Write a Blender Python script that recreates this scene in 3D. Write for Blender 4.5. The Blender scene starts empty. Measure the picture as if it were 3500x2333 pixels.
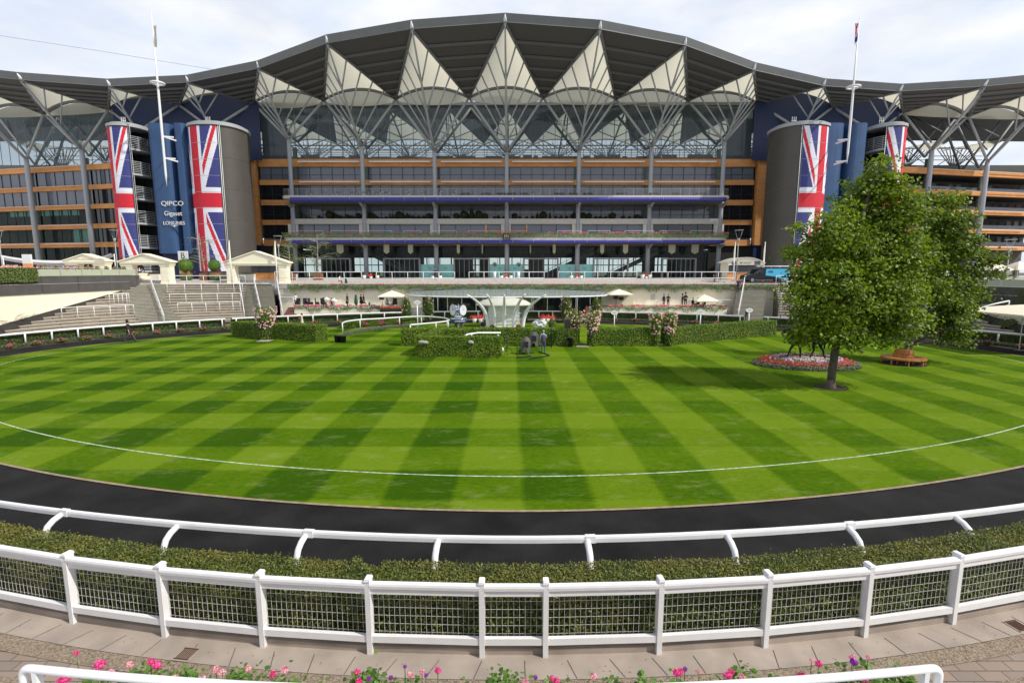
import bpy, bmesh, math, random
from mathutils import Vector, Matrix
C = bpy.context.scene.collection
rnd = random.Random(7)
sin, cos, pi, R = math.sin, math.cos, math.pi, math.radians
# ---------------------------------------------------------------- camera geometry, used to survey the place
F_, H_, P_ = 1750.0, 6.3, R(7.87)
def ray(x, y):
    a = (x-1750)/F_; b = (1166.5-y)/F_
    return a, cos(P_)+b*sin(P_), -sin(P_)+b*cos(P_)
def at(x, y, Y):
    a, dy, dz = ray(x, y); t = Y/dy
    return Vector((a*t, Y, H_+dz*t))
def gr(x, y, z=0.0):
    a, dy, dz = ray(x, y); t = (z-H_)/dz
    return Vector((a*t, dy*t, z))
def xs(x, y, Y): return at(x, y, Y).x
def zs(y, Y): return at(1750, y, Y).z
# ---------------------------------------------------------------- materials
MATS = {}
def nodes(name):
    m = bpy.data.materials.new(name); m.use_nodes = True
    nt = m.node_tree; b = nt.nodes['Principled BSDF']
    MATS[name] = m
    return m, nt, b
def L(nt, a, b): nt.links.new(a, b)
def plain(name, col, rough=.6, metal=0., spec=.5, var=.0, vscale=3., bump=0., bscale=20.):
    m, nt, b = nodes(name)
    b.inputs['Base Color'].default_value = (*col, 1)
    b.inputs['Roughness'].default_value = rough
    b.inputs['Metallic'].default_value = metal
    b.inputs['Specular IOR Level'].default_value = spec
    if var > 0 or bump > 0:
        tc = nt.nodes.new('ShaderNodeTexCoord')
        if var > 0:
            n = nt.nodes.new('ShaderNodeTexNoise'); n.inputs['Scale'].default_value = vscale; n.inputs['Detail'].default_value = 5
            L(nt, tc.outputs['Object'], n.inputs['Vector'])
            r = nt.nodes.new('ShaderNodeValToRGB')
            r.color_ramp.elements[0].position = .3; r.color_ramp.elements[1].position = .7
            r.color_ramp.elements[0].color = (*[c*(1-var) for c in col], 1)
            r.color_ramp.elements[1].color = (*[min(1, c*(1+var)) for c in col], 1)
            L(nt, n.outputs['Fac'], r.inputs['Fac']); L(nt, r.outputs['Color'], b.inputs['Base Color'])
        if bump > 0:
            n2 = nt.nodes.new('ShaderNodeTexNoise'); n2.inputs['Scale'].default_value = bscale; n2.inputs['Detail'].default_value = 4
            L(nt, tc.outputs['Object'], n2.inputs['Vector'])
            bp = nt.nodes.new('ShaderNodeBump'); bp.inputs['Strength'].default_value = bump; bp.inputs['Distance'].default_value = .05
            L(nt, n2.outputs['Fac'], bp.inputs['Height']); L(nt, bp.outputs['Normal'], b.inputs['Normal'])
    return m
def leafy(name, c1, c2, rough=.45, trans=.25, patch=None, pscale=.8):
    m, nt, b = nodes(name)
    g = nt.nodes.new('ShaderNodeNewGeometry')
    r = nt.nodes.new('ShaderNodeValToRGB')
    r.color_ramp.elements[0].color = (*c1, 1); r.color_ramp.elements[1].color = (*c2, 1)
    L(nt, g.outputs['Random Per Island'], r.inputs['Fac'])
    out = r.outputs['Color']
    if patch:
        tc = nt.nodes.new('ShaderNodeTexCoord')
        n = nt.nodes.new('ShaderNodeTexNoise'); n.inputs['Scale'].default_value = pscale; n.inputs['Detail'].default_value = 3
        L(nt, tc.outputs['Object'], n.inputs['Vector'])
        rr = nt.nodes.new('ShaderNodeValToRGB'); rr.color_ramp.elements[0].position = .42; rr.color_ramp.elements[1].position = .62
        L(nt, n.outputs['Fac'], rr.inputs['Fac'])
        mx = nt.nodes.new('ShaderNodeMixRGB'); mx.inputs[2].default_value = (*patch, 1)
        ml = nt.nodes.new('ShaderNodeMath'); ml.operation = 'MULTIPLY'; ml.inputs[1].default_value = .6
        L(nt, rr.outputs['Color'], ml.inputs[0]); L(nt, ml.outputs[0], mx.inputs[0]); L(nt, out, mx.inputs[1]); out = mx.outputs[0]
    L(nt, out, b.inputs['Base Color'])
    b.inputs['Roughness'].default_value = rough
    if trans > 0:
        t = nt.nodes.new('ShaderNodeBsdfTranslucent'); L(nt, out, t.inputs['Color'])
        ms = nt.nodes.new('ShaderNodeMixShader'); ms.inputs[0].default_value = trans
        L(nt, b.outputs[0], ms.inputs[1]); L(nt, t.outputs[0], ms.inputs[2])
        L(nt, ms.outputs[0], nt.nodes['Material Output'].inputs['Surface'])
    return m
def glassy(name, tint, through, rough=.02, body=(.02,.025,.03), bodyamt=.0):
    """thin glass sheet: part transparent (tinted), part body colour, mirror by Fresnel"""
    m, nt, b = nodes(name)
    b.inputs['Base Color'].default_value = (*body, 1); b.inputs['Roughness'].default_value = rough
    b.inputs['Specular IOR Level'].default_value = .8
    t = nt.nodes.new('ShaderNodeBsdfTransparent'); t.inputs['Color'].default_value = (*tint, 1)
    ms = nt.nodes.new('ShaderNodeMixShader'); ms.inputs[0].default_value = through
    L(nt, b.outputs[0], ms.inputs[1]); L(nt, t.outputs[0], ms.inputs[2])
    L(nt, ms.outputs[0], nt.nodes['Material Output'].inputs['Surface'])
    return m
white = plain('white_paint', (.80,.80,.81), .4, var=.035, vscale=5)
bright = plain('bright_white_paint', (.92,.91,.95), .35, var=.03)
whited = plain('white_metal', (.72,.73,.74), .4)
steel = plain('grey_steel', (.36,.375,.39), .5, .0)
dsteel = plain('dark_steel', (.15,.155,.155), .5, .0)
fascia_m = plain('fascia_grey', (.17,.175,.18), .5, .3, var=.06, vscale=.6)
bluem = plain('blue_cladding', (.022,.065,.165), .5, var=.12, vscale=.7)
bluedk = plain('deep_blue_cladding', (.006,.018,.07), .55, var=.1)
awnb = plain('blue_awning', (.045,.05,.30), .35)
stone = plain('pale_stone', (.60,.56,.51), .7, var=.08, vscale=2)
greyconc = plain('grey_concrete', (.30,.30,.29), .7, var=.08, vscale=2)
cream = plain('cream_render', (.90,.83,.66), .8, var=.04, vscale=1.2)
creamp = plain('cream_paint', (.90,.85,.66), .6, var=.02)
terr = plain('terrace_paving', (.52,.485,.45), .8, var=.12, vscale=2.5)
darkwall = plain('dark_wall', (.085,.08,.078), .7, var=.15, vscale=.9)
black = plain('black_rubber', (.012,.012,.013), .55)
blackp = plain('black_plastic', (.02,.02,.022), .4)
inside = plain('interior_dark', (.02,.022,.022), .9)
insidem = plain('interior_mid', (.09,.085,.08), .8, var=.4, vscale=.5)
chrome = plain('chrome', (.75,.77,.8), .12, 1.)
teal = plain('teal_panel', (.36,.80,.76), .35, var=.03)
pennant = plain('pennant_cream', (.5,.48,.34), .7)
woodbox = plain('planter_wood', (.24,.10,.045), .6, var=.25, vscale=4)
bronze = plain('dark_bronze', (.012,.011,.011), .38, .6)
soil = plain('dark_soil', (.035,.022,.016), .95, var=.4, vscale=9, bump=.6, bscale=40)
potw = plain('white_pot', (.75,.74,.72), .4)
bark = plain('bark', (.075,.065,.05), .9, var=.35, vscale=8, bump=.9, bscale=25)
birchb = plain('pale_bark', (.42,.40,.36), .8, var=.3, vscale=10)
greycloth = plain('grey_cover', (.10,.10,.09), .8, var=.1)
plasticwrap = plain('plastic_wrap', (.62,.64,.66), .25)
parasol = plain('parasol_cream', (.80,.74,.58), .8)
greent = plain('green_fabric', (.008,.075,.055), .7)
denim = plain('denim', (.04,.075,.15), .8)
skin = plain('skin', (.50,.28,.19), .6)
hairm = plain('hair_dark', (.03,.02,.014), .7)
hairg = plain('hair_grey', (.35,.33,.31), .7)
suit = plain('black_suit', (.012,.012,.014), .8)
navy = plain('navy_cloth', (.012,.018,.06), .8)
greytr = plain('grey_trousers', (.07,.07,.075), .8)
shirtw = plain('white_shirt', (.7,.7,.7), .8)
creamdr = plain('cream_dress', (.62,.52,.42), .8)
corald = plain('coral_dress', (.6,.14,.07), .8)
vestp = plain('purple_vest', (.07,.05,.075), .7)
redcl = plain('red_cloth', (.6,.03,.06), .8)
lblue = plain('pale_blue_cloth', (.3,.42,.55), .8)
goldl = plain('gold_metal', (.4,.32,.16), .35, .8)
redm = plain('flag_red', (.55,.012,.03), .7, var=.04)
whm = plain('flag_white', (.70,.71,.78), .7)
blm = plain('flag_blue', (.035,.042,.19), .7, var=.06)
tyrem = black
vanblk = plain('van_black', (.012,.013,.016), .2)
vanblu = plain('van_blue', (.07,.42,.66), .3)
vansil = plain('van_silver', (.25,.26,.30), .3, .4)
carwin = plain('car_window', (.02,.028,.032), .06)
brickstep = plain('red_brick', (.22,.10,.08), .8, var=.2, vscale=5)
# membrane of the canopy: fabric that lets daylight through
def membrane():
    m, nt, b = nodes('canopy_fabric')
    b.inputs['Base Color'].default_value = (.56,.54,.44,1); b.inputs['Roughness'].default_value = .8
    t = nt.nodes.new('ShaderNodeBsdfTranslucent'); t.inputs['Color'].default_value = (.62,.595,.48,1)
    ms = nt.nodes.new('ShaderNodeMixShader'); ms.inputs[0].default_value = .6
    L(nt, b.outputs[0], ms.inputs[1]); L(nt, t.outputs[0], ms.inputs[2]); L(nt, ms.outputs[0], nt.nodes['Material Output'].inputs['Surface'])
    return m
fabric = membrane()
# ribbed dark deck under the roof, fine ribs across the panel
def ribbed():
    m, nt, b = nodes('ribbed_deck')
    tc = nt.nodes.new('ShaderNodeTexCoord'); w = nt.nodes.new('ShaderNodeTexWave')
    w.inputs['Scale'].default_value = 1.1; w.bands_direction = 'X'
    L(nt, tc.outputs['Object'], w.inputs['Vector'])
    r = nt.nodes.new('ShaderNodeValToRGB'); r.color_ramp.elements[0].color = (.062,.06,.058,1); r.color_ramp.elements[1].color = (.095,.092,.088,1)
    L(nt, w.outputs['Fac'], r.inputs['Fac']); L(nt, r.outputs['Color'], b.inputs['Base Color'])
    b.inputs['Roughness'].default_value = .6
    return m
deck = ribbed()
def bricky(name, c1, c2, mort, scale, bw, rh, msize=.02, axes='XZ', rough=.7, offset=.5):
    m, nt, b = nodes(name)
    tc = nt.nodes.new('ShaderNodeTexCoord'); sp = nt.nodes.new('ShaderNodeSeparateXYZ'); cb = nt.nodes.new('ShaderNodeCombineXYZ')
    L(nt, tc.outputs['Object'], sp.inputs[0])
    ii = {'X':0,'Y':1,'Z':2}
    L(nt, sp.outputs[ii[axes[0]]], cb.inputs[0]); L(nt, sp.outputs[ii[axes[1]]], cb.inputs[1])
    k = nt.nodes.new('ShaderNodeTexBrick'); L(nt, cb.outputs[0], k.inputs['Vector'])
    k.inputs['Scale'].default_value = scale; k.inputs['Brick Width'].default_value = bw; k.inputs['Row Height'].default_value = rh
    k.inputs['Mortar Size'].default_value = msize; k.offset = offset
    k.inputs['Color1'].default_value = (*c1, 1); k.inputs['Color2'].default_value = (*c2, 1); k.inputs['Mortar'].default_value = (*mort, 1)
    n = nt.nodes.new('ShaderNodeTexNoise'); n.inputs['Scale'].default_value = .9; n.inputs['Detail'].default_value = 4
    L(nt, tc.outputs['Object'], n.inputs['Vector'])
    mx = nt.nodes.new('ShaderNodeMixRGB'); mx.blend_type = 'MULTIPLY'; mx.inputs[0].default_value = .5
    mr = nt.nodes.new('ShaderNodeMapRange'); mr.inputs['To Min'].default_value = .55; mr.inputs['To Max'].default_value = 1.35
    L(nt, n.outputs['Fac'], mr.inputs['Value'])
    L(nt, k.outputs['Color'], mx.inputs[1]); L(nt, mr.outputs[0], mx.inputs[2]); L(nt, mx.outputs[0], b.inputs['Base Color'])
    b.inputs['Roughness'].default_value = rough
    return m
cedar = bricky('cedar_cladding', (.72,.33,.11), (.63,.285,.09), (.38,.17,.055), 1, 3.2, .34, .02)
stepm = bricky('step_block', (.24,.20,.165), (.17,.145,.12), (.12,.10,.08), 1, .9, .32, .02)
stepg = bricky('aisle_block', (.215,.20,.16), (.18,.165,.13), (.12,.11,.09), 1, .9, .32, .02)
stepnose = plain('step_nosing', (.46,.42,.34), .8, var=.15, vscale=2)
brickred_riser = brickstep
# asphalt
asph = plain('track_asphalt', (.0135,.0128,.0124), .8, spec=.18, var=.55, vscale=.7, bump=.4, bscale=55)
kerbm = plain('tan_edging', (.30,.22,.15), .9, var=.25, vscale=5)
linem = plain('line_paint', (.42,.50,.36), .9, var=.45, vscale=7)
slab = plain('concrete_slab', (.35,.295,.25), .85, var=.18, vscale=1.6, bump=.1, bscale=30)
aggr = plain('aggregate_strip', (.30,.235,.17), .95, var=.55, vscale=34, bump=.7, bscale=60)
groundm = plain('ground_mix', (.09,.10,.06), .95, var=.2, vscale=.05)
# mown lawn in crossing stripes (nap direction changes the blade colour)
def lawn_mat():
    m, nt, b = nodes('lawn_grass')
    N = nt.nodes.new
    tc = N('ShaderNodeTexCoord'); sp = N('ShaderNodeSeparateXYZ'); L(nt, tc.outputs['Object'], sp.inputs[0])
    def M(op, a, c=None):
        k = N('ShaderNodeMath'); k.operation = op
        for i, v in enumerate((a, c)):
            if v is None: continue
            if isinstance(v, (int, float)): k.inputs[i].default_value = v
            else: L(nt, v, k.inputs[i])
        return k.outputs[0]
    wob = N('ShaderNodeTexNoise'); wob.inputs['Scale'].default_value = .35; L(nt, tc.outputs['Object'], wob.inputs['Vector'])
    wo = M('MULTIPLY', M('SUBTRACT', wob.outputs['Fac'], .5), .12)
    def square(coord, period, phase, hard=3.2):
        v = M('SINE', M('MULTIPLY', M('ADD', M('ADD', coord, wo), phase), 2*pi/period))
        return M('MINIMUM', M('MAXIMUM', M('ADD', M('MULTIPLY', v, hard), .5), 0.), 1.)
    sx = square(sp.outputs[0], 3.93, -.31 )      # dark from x~.3 to 2.3
    sy = square(sp.outputs[1], 4.35, -.35)
    mr = N('ShaderNodeMapRange'); mr.inputs['From Min'].default_value = -1.; mr.inputs['From Max'].default_value = 5.
    mr.inputs['To Min'].default_value = .52; mr.inputs['To Max'].default_value = .22
    L(nt, sp.outputs[0], mr.inputs['Value'])
    tone = M('ADD', M('MULTIPLY', sx, .50), M('MULTIPLY', sy, mr.outputs[0]))
    n1 = N('ShaderNodeTexNoise'); n1.inputs['Scale'].default_value = .45; n1.inputs['Detail'].default_value = 6; L(nt, tc.outputs['Object'], n1.inputs['Vector'])
    n2 = N('ShaderNodeTexNoise'); n2.inputs['Scale'].default_value = 7; n2.inputs['Detail'].default_value = 6; n2.inputs['Roughness'].default_value = .75
    mp = N('ShaderNodeMapping'); mp.inputs['Scale'].default_value = (.6, 1.6, 1); L(nt, tc.outputs['Object'], mp.inputs['Vector']); L(nt, mp.outputs[0], n2.inputs['Vector'])
    tone = M('ADD', tone, M('MULTIPLY', M('SUBTRACT', n1.outputs['Fac'], .5), .6))
    tone = M('ADD', tone, M('MULTIPLY', M('SUBTRACT', n2.outputs['Fac'], .5), 1.5))
    r = N('ShaderNodeValToRGB'); cr = r.color_ramp
    cr.elements[0].position = 0.; cr.elements[0].color = (.133,.212,.010,1)
    cr.elements[1].position = 1.; cr.elements[1].color = (.030,.082,.0014,1)
    e = cr.elements.new(.5); e.color = (.076,.147,.0024,1)
    L(nt, tone, r.inputs['Fac'])
    # dry pale scuffs
    n3 = N('ShaderNodeTexNoise'); n3.inputs['Scale'].default_value = .9; n3.inputs['Detail'].default_value = 7; n3.inputs['Roughness'].default_value = .7
    mp3 = N('ShaderNodeMapping'); mp3.inputs['Scale'].default_value = (.8, 1.5, 1); mp3.inputs['Location'].default_value = (4, 2, 0)
    L(nt, tc.outputs['Object'], mp3.inputs['Vector']); L(nt, mp3.outputs[0], n3.inputs['Vector'])
    r3 = N('ShaderNodeValToRGB'); r3.color_ramp.elements[0].position = .54; r3.color_ramp.elements[1].position = .74
    L(nt, n3.outputs['Fac'], r3.inputs['Fac'])
    mx = N('ShaderNodeMixRGB'); mx.inputs[2].default_value = (.30,.33,.12,1)
    L(nt, M('MULTIPLY', r3.outputs['Color'], .36), mx.inputs[0]); L(nt, r.outputs['Color'], mx.inputs[1])
    L(nt, mx.outputs[0], b.inputs['Base Color'])
    b.inputs['Roughness'].default_value = .9; b.inputs['Specular IOR Level'].default_value = .04
    nb = N('ShaderNodeTexNoise'); nb.inputs['Scale'].default_value = 45; nb.inputs['Detail'].default_value = 3; L(nt, tc.outputs['Object'], nb.inputs['Vector'])
    bp = N('ShaderNodeBump'); bp.inputs['Strength'].default_value = .7; bp.inputs['Distance'].default_value = .03
    L(nt, nb.outputs['Fac'], bp.inputs['Height']); L(nt, bp.outputs['Normal'], b.inputs['Normal'])
    return m
lawnm = lawn_mat()
hedgeL = leafy('hedge_leaf', (.058,.118,.004), (.18,.30,.012), .55, .25, (.24,.33,.016), .9)
hedgeF = leafy('front_hedge_leaf', (.045,.070,.008), (.18,.21,.028), .5, .2, (.21,.19,.030), 1.1)
hedgeD = leafy('dark_hedge_leaf', (.020,.042,.006), (.075,.11,.018), .5, .15, (.10,.10,.03), .7)
yewcore = plain('hedge_core', (.030,.050,.006), .9, var=.4, vscale=5)
treeL = leafy('tree_leaf', (.050,.115,.004), (.24,.34,.014), .5, .4, (.27,.36,.014), .5)
treeD = leafy('second_tree_leaf', (.045,.10,.005), (.20,.28,.014), .5, .4, (.23,.32,.014), .5)
birchL = leafy('birch_leaf', (.05,.09,.02), (.13,.19,.05), .5, .3)
boxL = leafy('box_leaf', (.04,.11,.008), (.15,.27,.03), .5, .2)
trailL = leafy('trailing_leaf', (.09,.15,.03), (.28,.36,.13), .6, .2, (.05,.09,.02), 1.5)
silverL = leafy('silver_leaf', (.07,.09,.04), (.18,.20,.12), .7, .2)
pinkF = leafy('pink_bloom', (.75,.28,.36), (.9,.66,.64), .6, .2)
paleF = leafy('lilac_bloom', (.45,.25,.45), (.80,.62,.74), .6, .2)
redF = leafy('red_bloom', (.62,.02,.035), (.85,.10,.05), .6, .2)
magF = leafy('magenta_bloom', (.70,.015,.22), (.9,.08,.36), .5, .25)
purF = leafy('purple_bloom', (.30,.02,.42), (.45,.05,.55), .5, .25)
yelL = leafy('gold_leaf', (.30,.28,.02), (.5,.42,.03), .6, .2)
geraL = leafy('geranium_leaf', (.05,.12,.012), (.14,.26,.03), .5, .25)
# glass
gl_up = glassy('atrium_glass', (.62,.70,.72), .66, body=(.15,.185,.21))
gl_dk = glassy('window_glass', (.6,.64,.68), .28, .03, body=(.19,.215,.27))
gl_bk = glassy('dark_window_glass', (.3,.3,.3), .1, .05, body=(.018,.02,.025))
gl_gn = glassy('lobby_glass', (.72,.86,.82), .78, body=(.03,.05,.045))
gl_lt = glassy('light_roof_glass', (.8,.9,.88), .35, .1, body=(.42,.50,.48))
gl_cl = glassy('clear_glass', (.93,.95,.95), .60, .05, body=(.55,.58,.60))
gl_fr = glassy('frosted_glass', (.7,.8,.72), .12, .3, body=(.50,.54,.42))
# ---------------------------------------------------------------- mesh builder
class MB:
    def __init__(s): s.v=[]; s.f=[]; s.m=[]; s.sm=[]
    def add(s, vs, fs, mi=0, smooth=False):
        o=len(s.v); s.v.extend([tuple(v) for v in vs]); s.f.extend([tuple(i+o for i in f) for f in fs]); s.m.extend([mi]*len(fs)); s.sm.extend([smooth]*len(fs))
        return s
    def box(s, x0,x1,y0,y1,z0,z1, mi=0):
        return s.add([(x0,y0,z0),(x1,y0,z0),(x1,y1,z0),(x0,y1,z0),(x0,y0,z1),(x1,y0,z1),(x1,y1,z1),(x0,y1,z1)],
              [(0,3,2,1),(4,5,6,7),(0,1,5,4),(1,2,6,5),(2,3,7,6),(3,0,4,7)], mi)
    def obox(s, c, sx,sy,sz, rz=0, mi=0, z0=None):
        """box centred on c in x,y; bottom at c.z"""
        ca,sa=cos(rz),sin(rz); vs=[]
        for z in (c[2], c[2]+sz):
            for (a,b) in ((-sx/2,-sy/2),(sx/2,-sy/2),(sx/2,sy/2),(-sx/2,sy/2)):
                vs.append((c[0]+a*ca-b*sa, c[1]+a*sa+b*ca, z))
        return s.add(vs,[(0,3,2,1),(4,5,6,7),(0,1,5,4),(1,2,6,5),(2,3,7,6),(3,0,4,7)],mi)
    def bar(s, p, q, w, h, mi=0, up=(0,0,1)):
        """rectangular bar from p to q, width w, height h"""
        p=Vector(p); q=Vector(q); d=(q-p).normalized(); up=Vector(up)
        if abs(d.dot(up))>.98: up=Vector((0,1,0))
        sd=d.cross(up).normalized(); u=sd.cross(d).normalized(); vs=[]
        for e in (p,q):
            for (a,b) in ((-1,-1),(1,-1),(1,1),(-1,1)): vs.append(e+sd*a*w/2+u*b*h/2)
        return s.add(vs,[(0,1,2,3),(7,6,5,4),(0,4,5,1),(1,5,6,2),(2,6,7,3),(3,7,4,0)],mi)
    def tube(s, pts, r, n=8, mi=0, closed=False, smooth=True, caps=True):
        pts=[Vector(p) for p in pts]; k=len(pts)
        rs = r if isinstance(r,(list,tuple)) else [r]*k
        vs=[]; ref=None
        for i,p in enumerate(pts):
            a=pts[i-1] if (i>0 or closed) else p; b=pts[(i+1)%k] if (i<k-1 or closed) else p
            d=(b-a)
            d = d.normalized() if d.length>1e-9 else Vector((0,0,1))
            if ref is None:
                ref = Vector((0,0,1)) if abs(d.z)<.9 else Vector((1,0,0))
            u=(ref-d*ref.dot(d)); u = u.normalized() if u.length>1e-6 else Vector((1,0,0)); ref=u; w=d.cross(u)
            for j in range(n):
                t=2*pi*j/n; vs.append(p+(u*cos(t)+w*sin(t))*rs[i])
        fs=[]
        for i in range(k if closed else k-1):
            a=i*n; b=((i+1)%k)*n
            for j in range(n): fs.append((a+j,a+(j+1)%n,b+(j+1)%n,b+j))
        o=len(s.v); s.add(vs,fs,mi,smooth)
        if caps and not closed:
            s.f.append(tuple(o+j for j in range(n))[::-1]); s.m.append(mi); s.sm.append(False)
            s.f.append(tuple(o+(k-1)*n+j for j in range(n))); s.m.append(mi); s.sm.append(False)
        return s
    def lathe(s, prof, c=(0,0,0), n=16, mi=0, smooth=True, sx=1., sy=1.):
        vs=[]
        for (r,z) in prof:
            for j in range(n):
                t=2*pi*j/n; vs.append((c[0]+r*cos(t)*sx, c[1]+r*sin(t)*sy, c[2]+z))
        fs=[]
        for i in range(len(prof)-1):
            for j in range(n): fs.append((i*n+j,i*n+(j+1)%n,(i+1)*n+(j+1)%n,(i+1)*n+j))
        o=len(s.v); s.add(vs,fs,mi,smooth)
        s.f.append(tuple(o+j for j in range(n))[::-1]); s.m.append(mi); s.sm.append(False)
        s.f.append(tuple(o+(len(prof)-1)*n+j for j in range(n))); s.m.append(mi); s.sm.append(False)
        return s
    def prism(s, poly, z0, z1, mi=0, mt=None):
        n=len(poly); vs=[(x,y,z0) for x,y in poly]+[(x,y,z1) for x,y in poly]
        s.add(vs,[tuple(range(n))[::-1]]+[(i,(i+1)%n,n+(i+1)%n,n+i) for i in range(n)],mi)
        return s.add(vs[n:],[tuple(range(n))],mi if mt is None else mt)
    def grid(s, P, mi=0, smooth=False):
        """P: rows of points"""
        r=len(P); c=len(P[0]); vs=[p for row in P for p in row]
        return s.add(vs,[(i*c+j,i*c+j+1,(i+1)*c+j+1,(i+1)*c+j) for i in range(r-1) for j in range(c-1)],mi,smooth)
    def ball(s, c, r, n=10, mi=0, sz=1., sx=1., sy=1.):
        prof=[(max(r*sin(pi*i/n),1e-4), -r*cos(pi*i/n)*sz) for i in range(n+1)]
        return s.lathe(prof, c, max(8,n+4), mi, True, sx, sy)
    def leaf(s, p, nrm, size, mi=0, r=rnd, asp=.62):
        n=Vector(nrm); n = n.normalized() if n.length>1e-6 else Vector((0,0,1))
        a=Vector((r.gauss(0,1),r.gauss(0,1),r.gauss(0,1))); a=(a-n*a.dot(n))
        a=a.normalized() if a.length>1e-6 else Vector((1,0,0)); b=n.cross(a)
        p=Vector(p); h=size/2
        return s.add([p-a*h, p+b*h*asp, p+a*h, p-b*h*asp],[(0,1,2,3)],mi)
    def build(s, name, mats, parent=None, kind=None):
        me=bpy.data.meshes.new(name); me.from_pydata(s.v,[],s.f)
        if not isinstance(mats,(list,tuple)): mats=[mats]
        for m in mats: me.materials.append(m)
        if len(mats)>1: me.polygons.foreach_set('material_index', s.m)
        me.polygons.foreach_set('use_smooth', s.sm)
        me.update()
        o=bpy.data.objects.new(name, me); C.objects.link(o)
        if parent is not None: o.parent=parent
        if kind: o['kind']=kind
        return o
def tag(o, label, cat, group=None):
    o['label']=label; o['category']=cat
    if group: o['group']=group
    return o
def empty(name, loc=(0,0,0), rz=0, label=None, cat=None, group=None):
    o=bpy.data.objects.new(name, None); o.empty_display_size=.3; C.objects.link(o)
    o.location=loc; o.rotation_euler=(0,0,rz)
    if label: tag(o,label,cat,group)
    return o
def struct(o): o['kind']='structure'; return o
def copy_tree(o, loc=None, rz=None, label=None, parent=None, scale=None):
    c=o.copy(); C.objects.link(c); c.parent=parent
    if loc is not None: c.location=loc
    if rz is not None: c.rotation_euler=(0,0,rz)
    if scale is not None: c.scale=scale if isinstance(scale,(tuple,list)) else (scale,)*3
    if label: c['label']=label
    for ch in list(o.children): copy_tree(ch, parent=c)
    return c
def text_mesh(txt, size, mat, loc, rot, name='lettering', parent=None, depth=.01, align='CENTER', sx=1.):
    cu=bpy.data.curves.new(name,'FONT'); cu.body=txt; cu.size=size; cu.extrude=depth; cu.align_x=align; cu.align_y='CENTER'
    t=bpy.data.objects.new(name,cu); C.objects.link(t)
    bpy.context.view_layer.update()
    me=bpy.data.meshes.new_from_object(t.evaluated_get(bpy.context.evaluated_depsgraph_get()))
    bpy.data.objects.remove(t); bpy.data.curves.remove(cu)
    me.materials.clear(); me.materials.append(mat)
    o=bpy.data.objects.new(name,me); C.objects.link(o); o.location=loc; o.rotation_euler=rot; o.scale=(sx,1,1)
    if parent is not None: o.parent=parent
    return o
def lerp(a,b,t): return a+(b-a)*t
# ================================================================ world, sun, camera
SC=bpy.context.scene
SUNEL, SUNAZ = R(45), R(114)     # azimuth measured from +Y towards +X
w=bpy.data.worlds.new('World'); SC.world=w; w.use_nodes=True
nt=w.node_tree; bg=nt.nodes['Background']
sky=nt.nodes.new('ShaderNodeTexSky'); sky.sky_type='NISHITA'; sky.sun_disc=False; sky.sun_elevation=SUNEL; sky.sun_rotation=SUNAZ
tc=nt.nodes.new('ShaderNodeTexCoord'); mp=nt.nodes.new('ShaderNodeMapping'); mp.inputs['Scale'].default_value=(1.6,1.6,4.2); mp.inputs['Location'].default_value=(.35,.2,.1)
n=nt.nodes.new('ShaderNodeTexNoise'); n.inputs['Scale'].default_value=2.1; n.inputs['Detail'].default_value=8; n.inputs['Roughness'].default_value=.55
L(nt,tc.outputs['Generated'],mp.inputs['Vector']); L(nt,mp.outputs[0],n.inputs['Vector'])
cr=nt.nodes.new('ShaderNodeValToRGB'); cr.color_ramp.elements[0].position=.33; cr.color_ramp.elements[1].position=.60
cr.color_ramp.elements[0].color=(.72,.72,.72,1); cr.color_ramp.elements[1].color=(.97,.97,.97,1)
L(nt,n.outputs['Fac'],cr.inputs['Fac'])
n2=nt.nodes.new('ShaderNodeTexNoise'); n2.inputs['Scale'].default_value=4.; n2.inputs['Detail'].default_value=8
L(nt,mp.outputs[0],n2.inputs['Vector'])
cc=nt.nodes.new('ShaderNodeValToRGB'); cc.color_ramp.elements[0].position=.35; cc.color_ramp.elements[1].position=.62
cc.color_ramp.elements[0].color=(6.9,7.5,8.6,1); cc.color_ramp.elements[1].color=(8.3,8.4,8.6,1)
L(nt,n2.outputs['Fac'],cc.inputs['Fac'])
sz=nt.nodes.new('ShaderNodeSeparateXYZ'); L(nt,tc.outputs['Generated'],sz.inputs[0])
mr=nt.nodes.new('ShaderNodeMapRange'); mr.inputs['From Min'].default_value=.52; mr.inputs['From Max'].default_value=.85; mr.inputs['To Min'].default_value=1.; mr.inputs['To Max'].default_value=.25; L(nt,sz.outputs[2],mr.inputs['Value'])
ml=nt.nodes.new('ShaderNodeMath'); ml.operation='MULTIPLY'; L(nt,cr.outputs['Color'],ml.inputs[0]); L(nt,mr.outputs[0],ml.inputs[1])
mx=nt.nodes.new('ShaderNodeMixRGB'); L(nt,ml.outputs[0],mx.inputs[0]); L(nt,sky.outputs[0],mx.inputs[1]); L(nt,cc.outputs['Color'],mx.inputs[2])
L(nt,mx.outputs[0],bg.inputs['Color']); bg.inputs['Strength'].default_value=.125
sd=bpy.data.lights.new('sun','SUN'); sd.energy=4.1; sd.angle=R(.9); sd.color=(1,.94,.84)
so=bpy.data.objects.new('sun',sd); C.objects.link(so)
dv=Vector((sin(SUNAZ)*cos(SUNEL), cos(SUNAZ)*cos(SUNEL), sin(SUNEL)))
so.rotation_euler=dv.to_track_quat('Z','Y').to_euler(); so.location=(40,-20,60)
cd=bpy.data.cameras.new('camera'); cam=bpy.data.objects.new('camera',cd); C.objects.link(cam)
cd.sensor_width=36; cd.lens=18.0; cd.clip_end=3000; cd.clip_start=.1
cam.location=(0,0,H_); cam.rotation_euler=(pi/2-P_,0,0); SC.camera=cam
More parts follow.
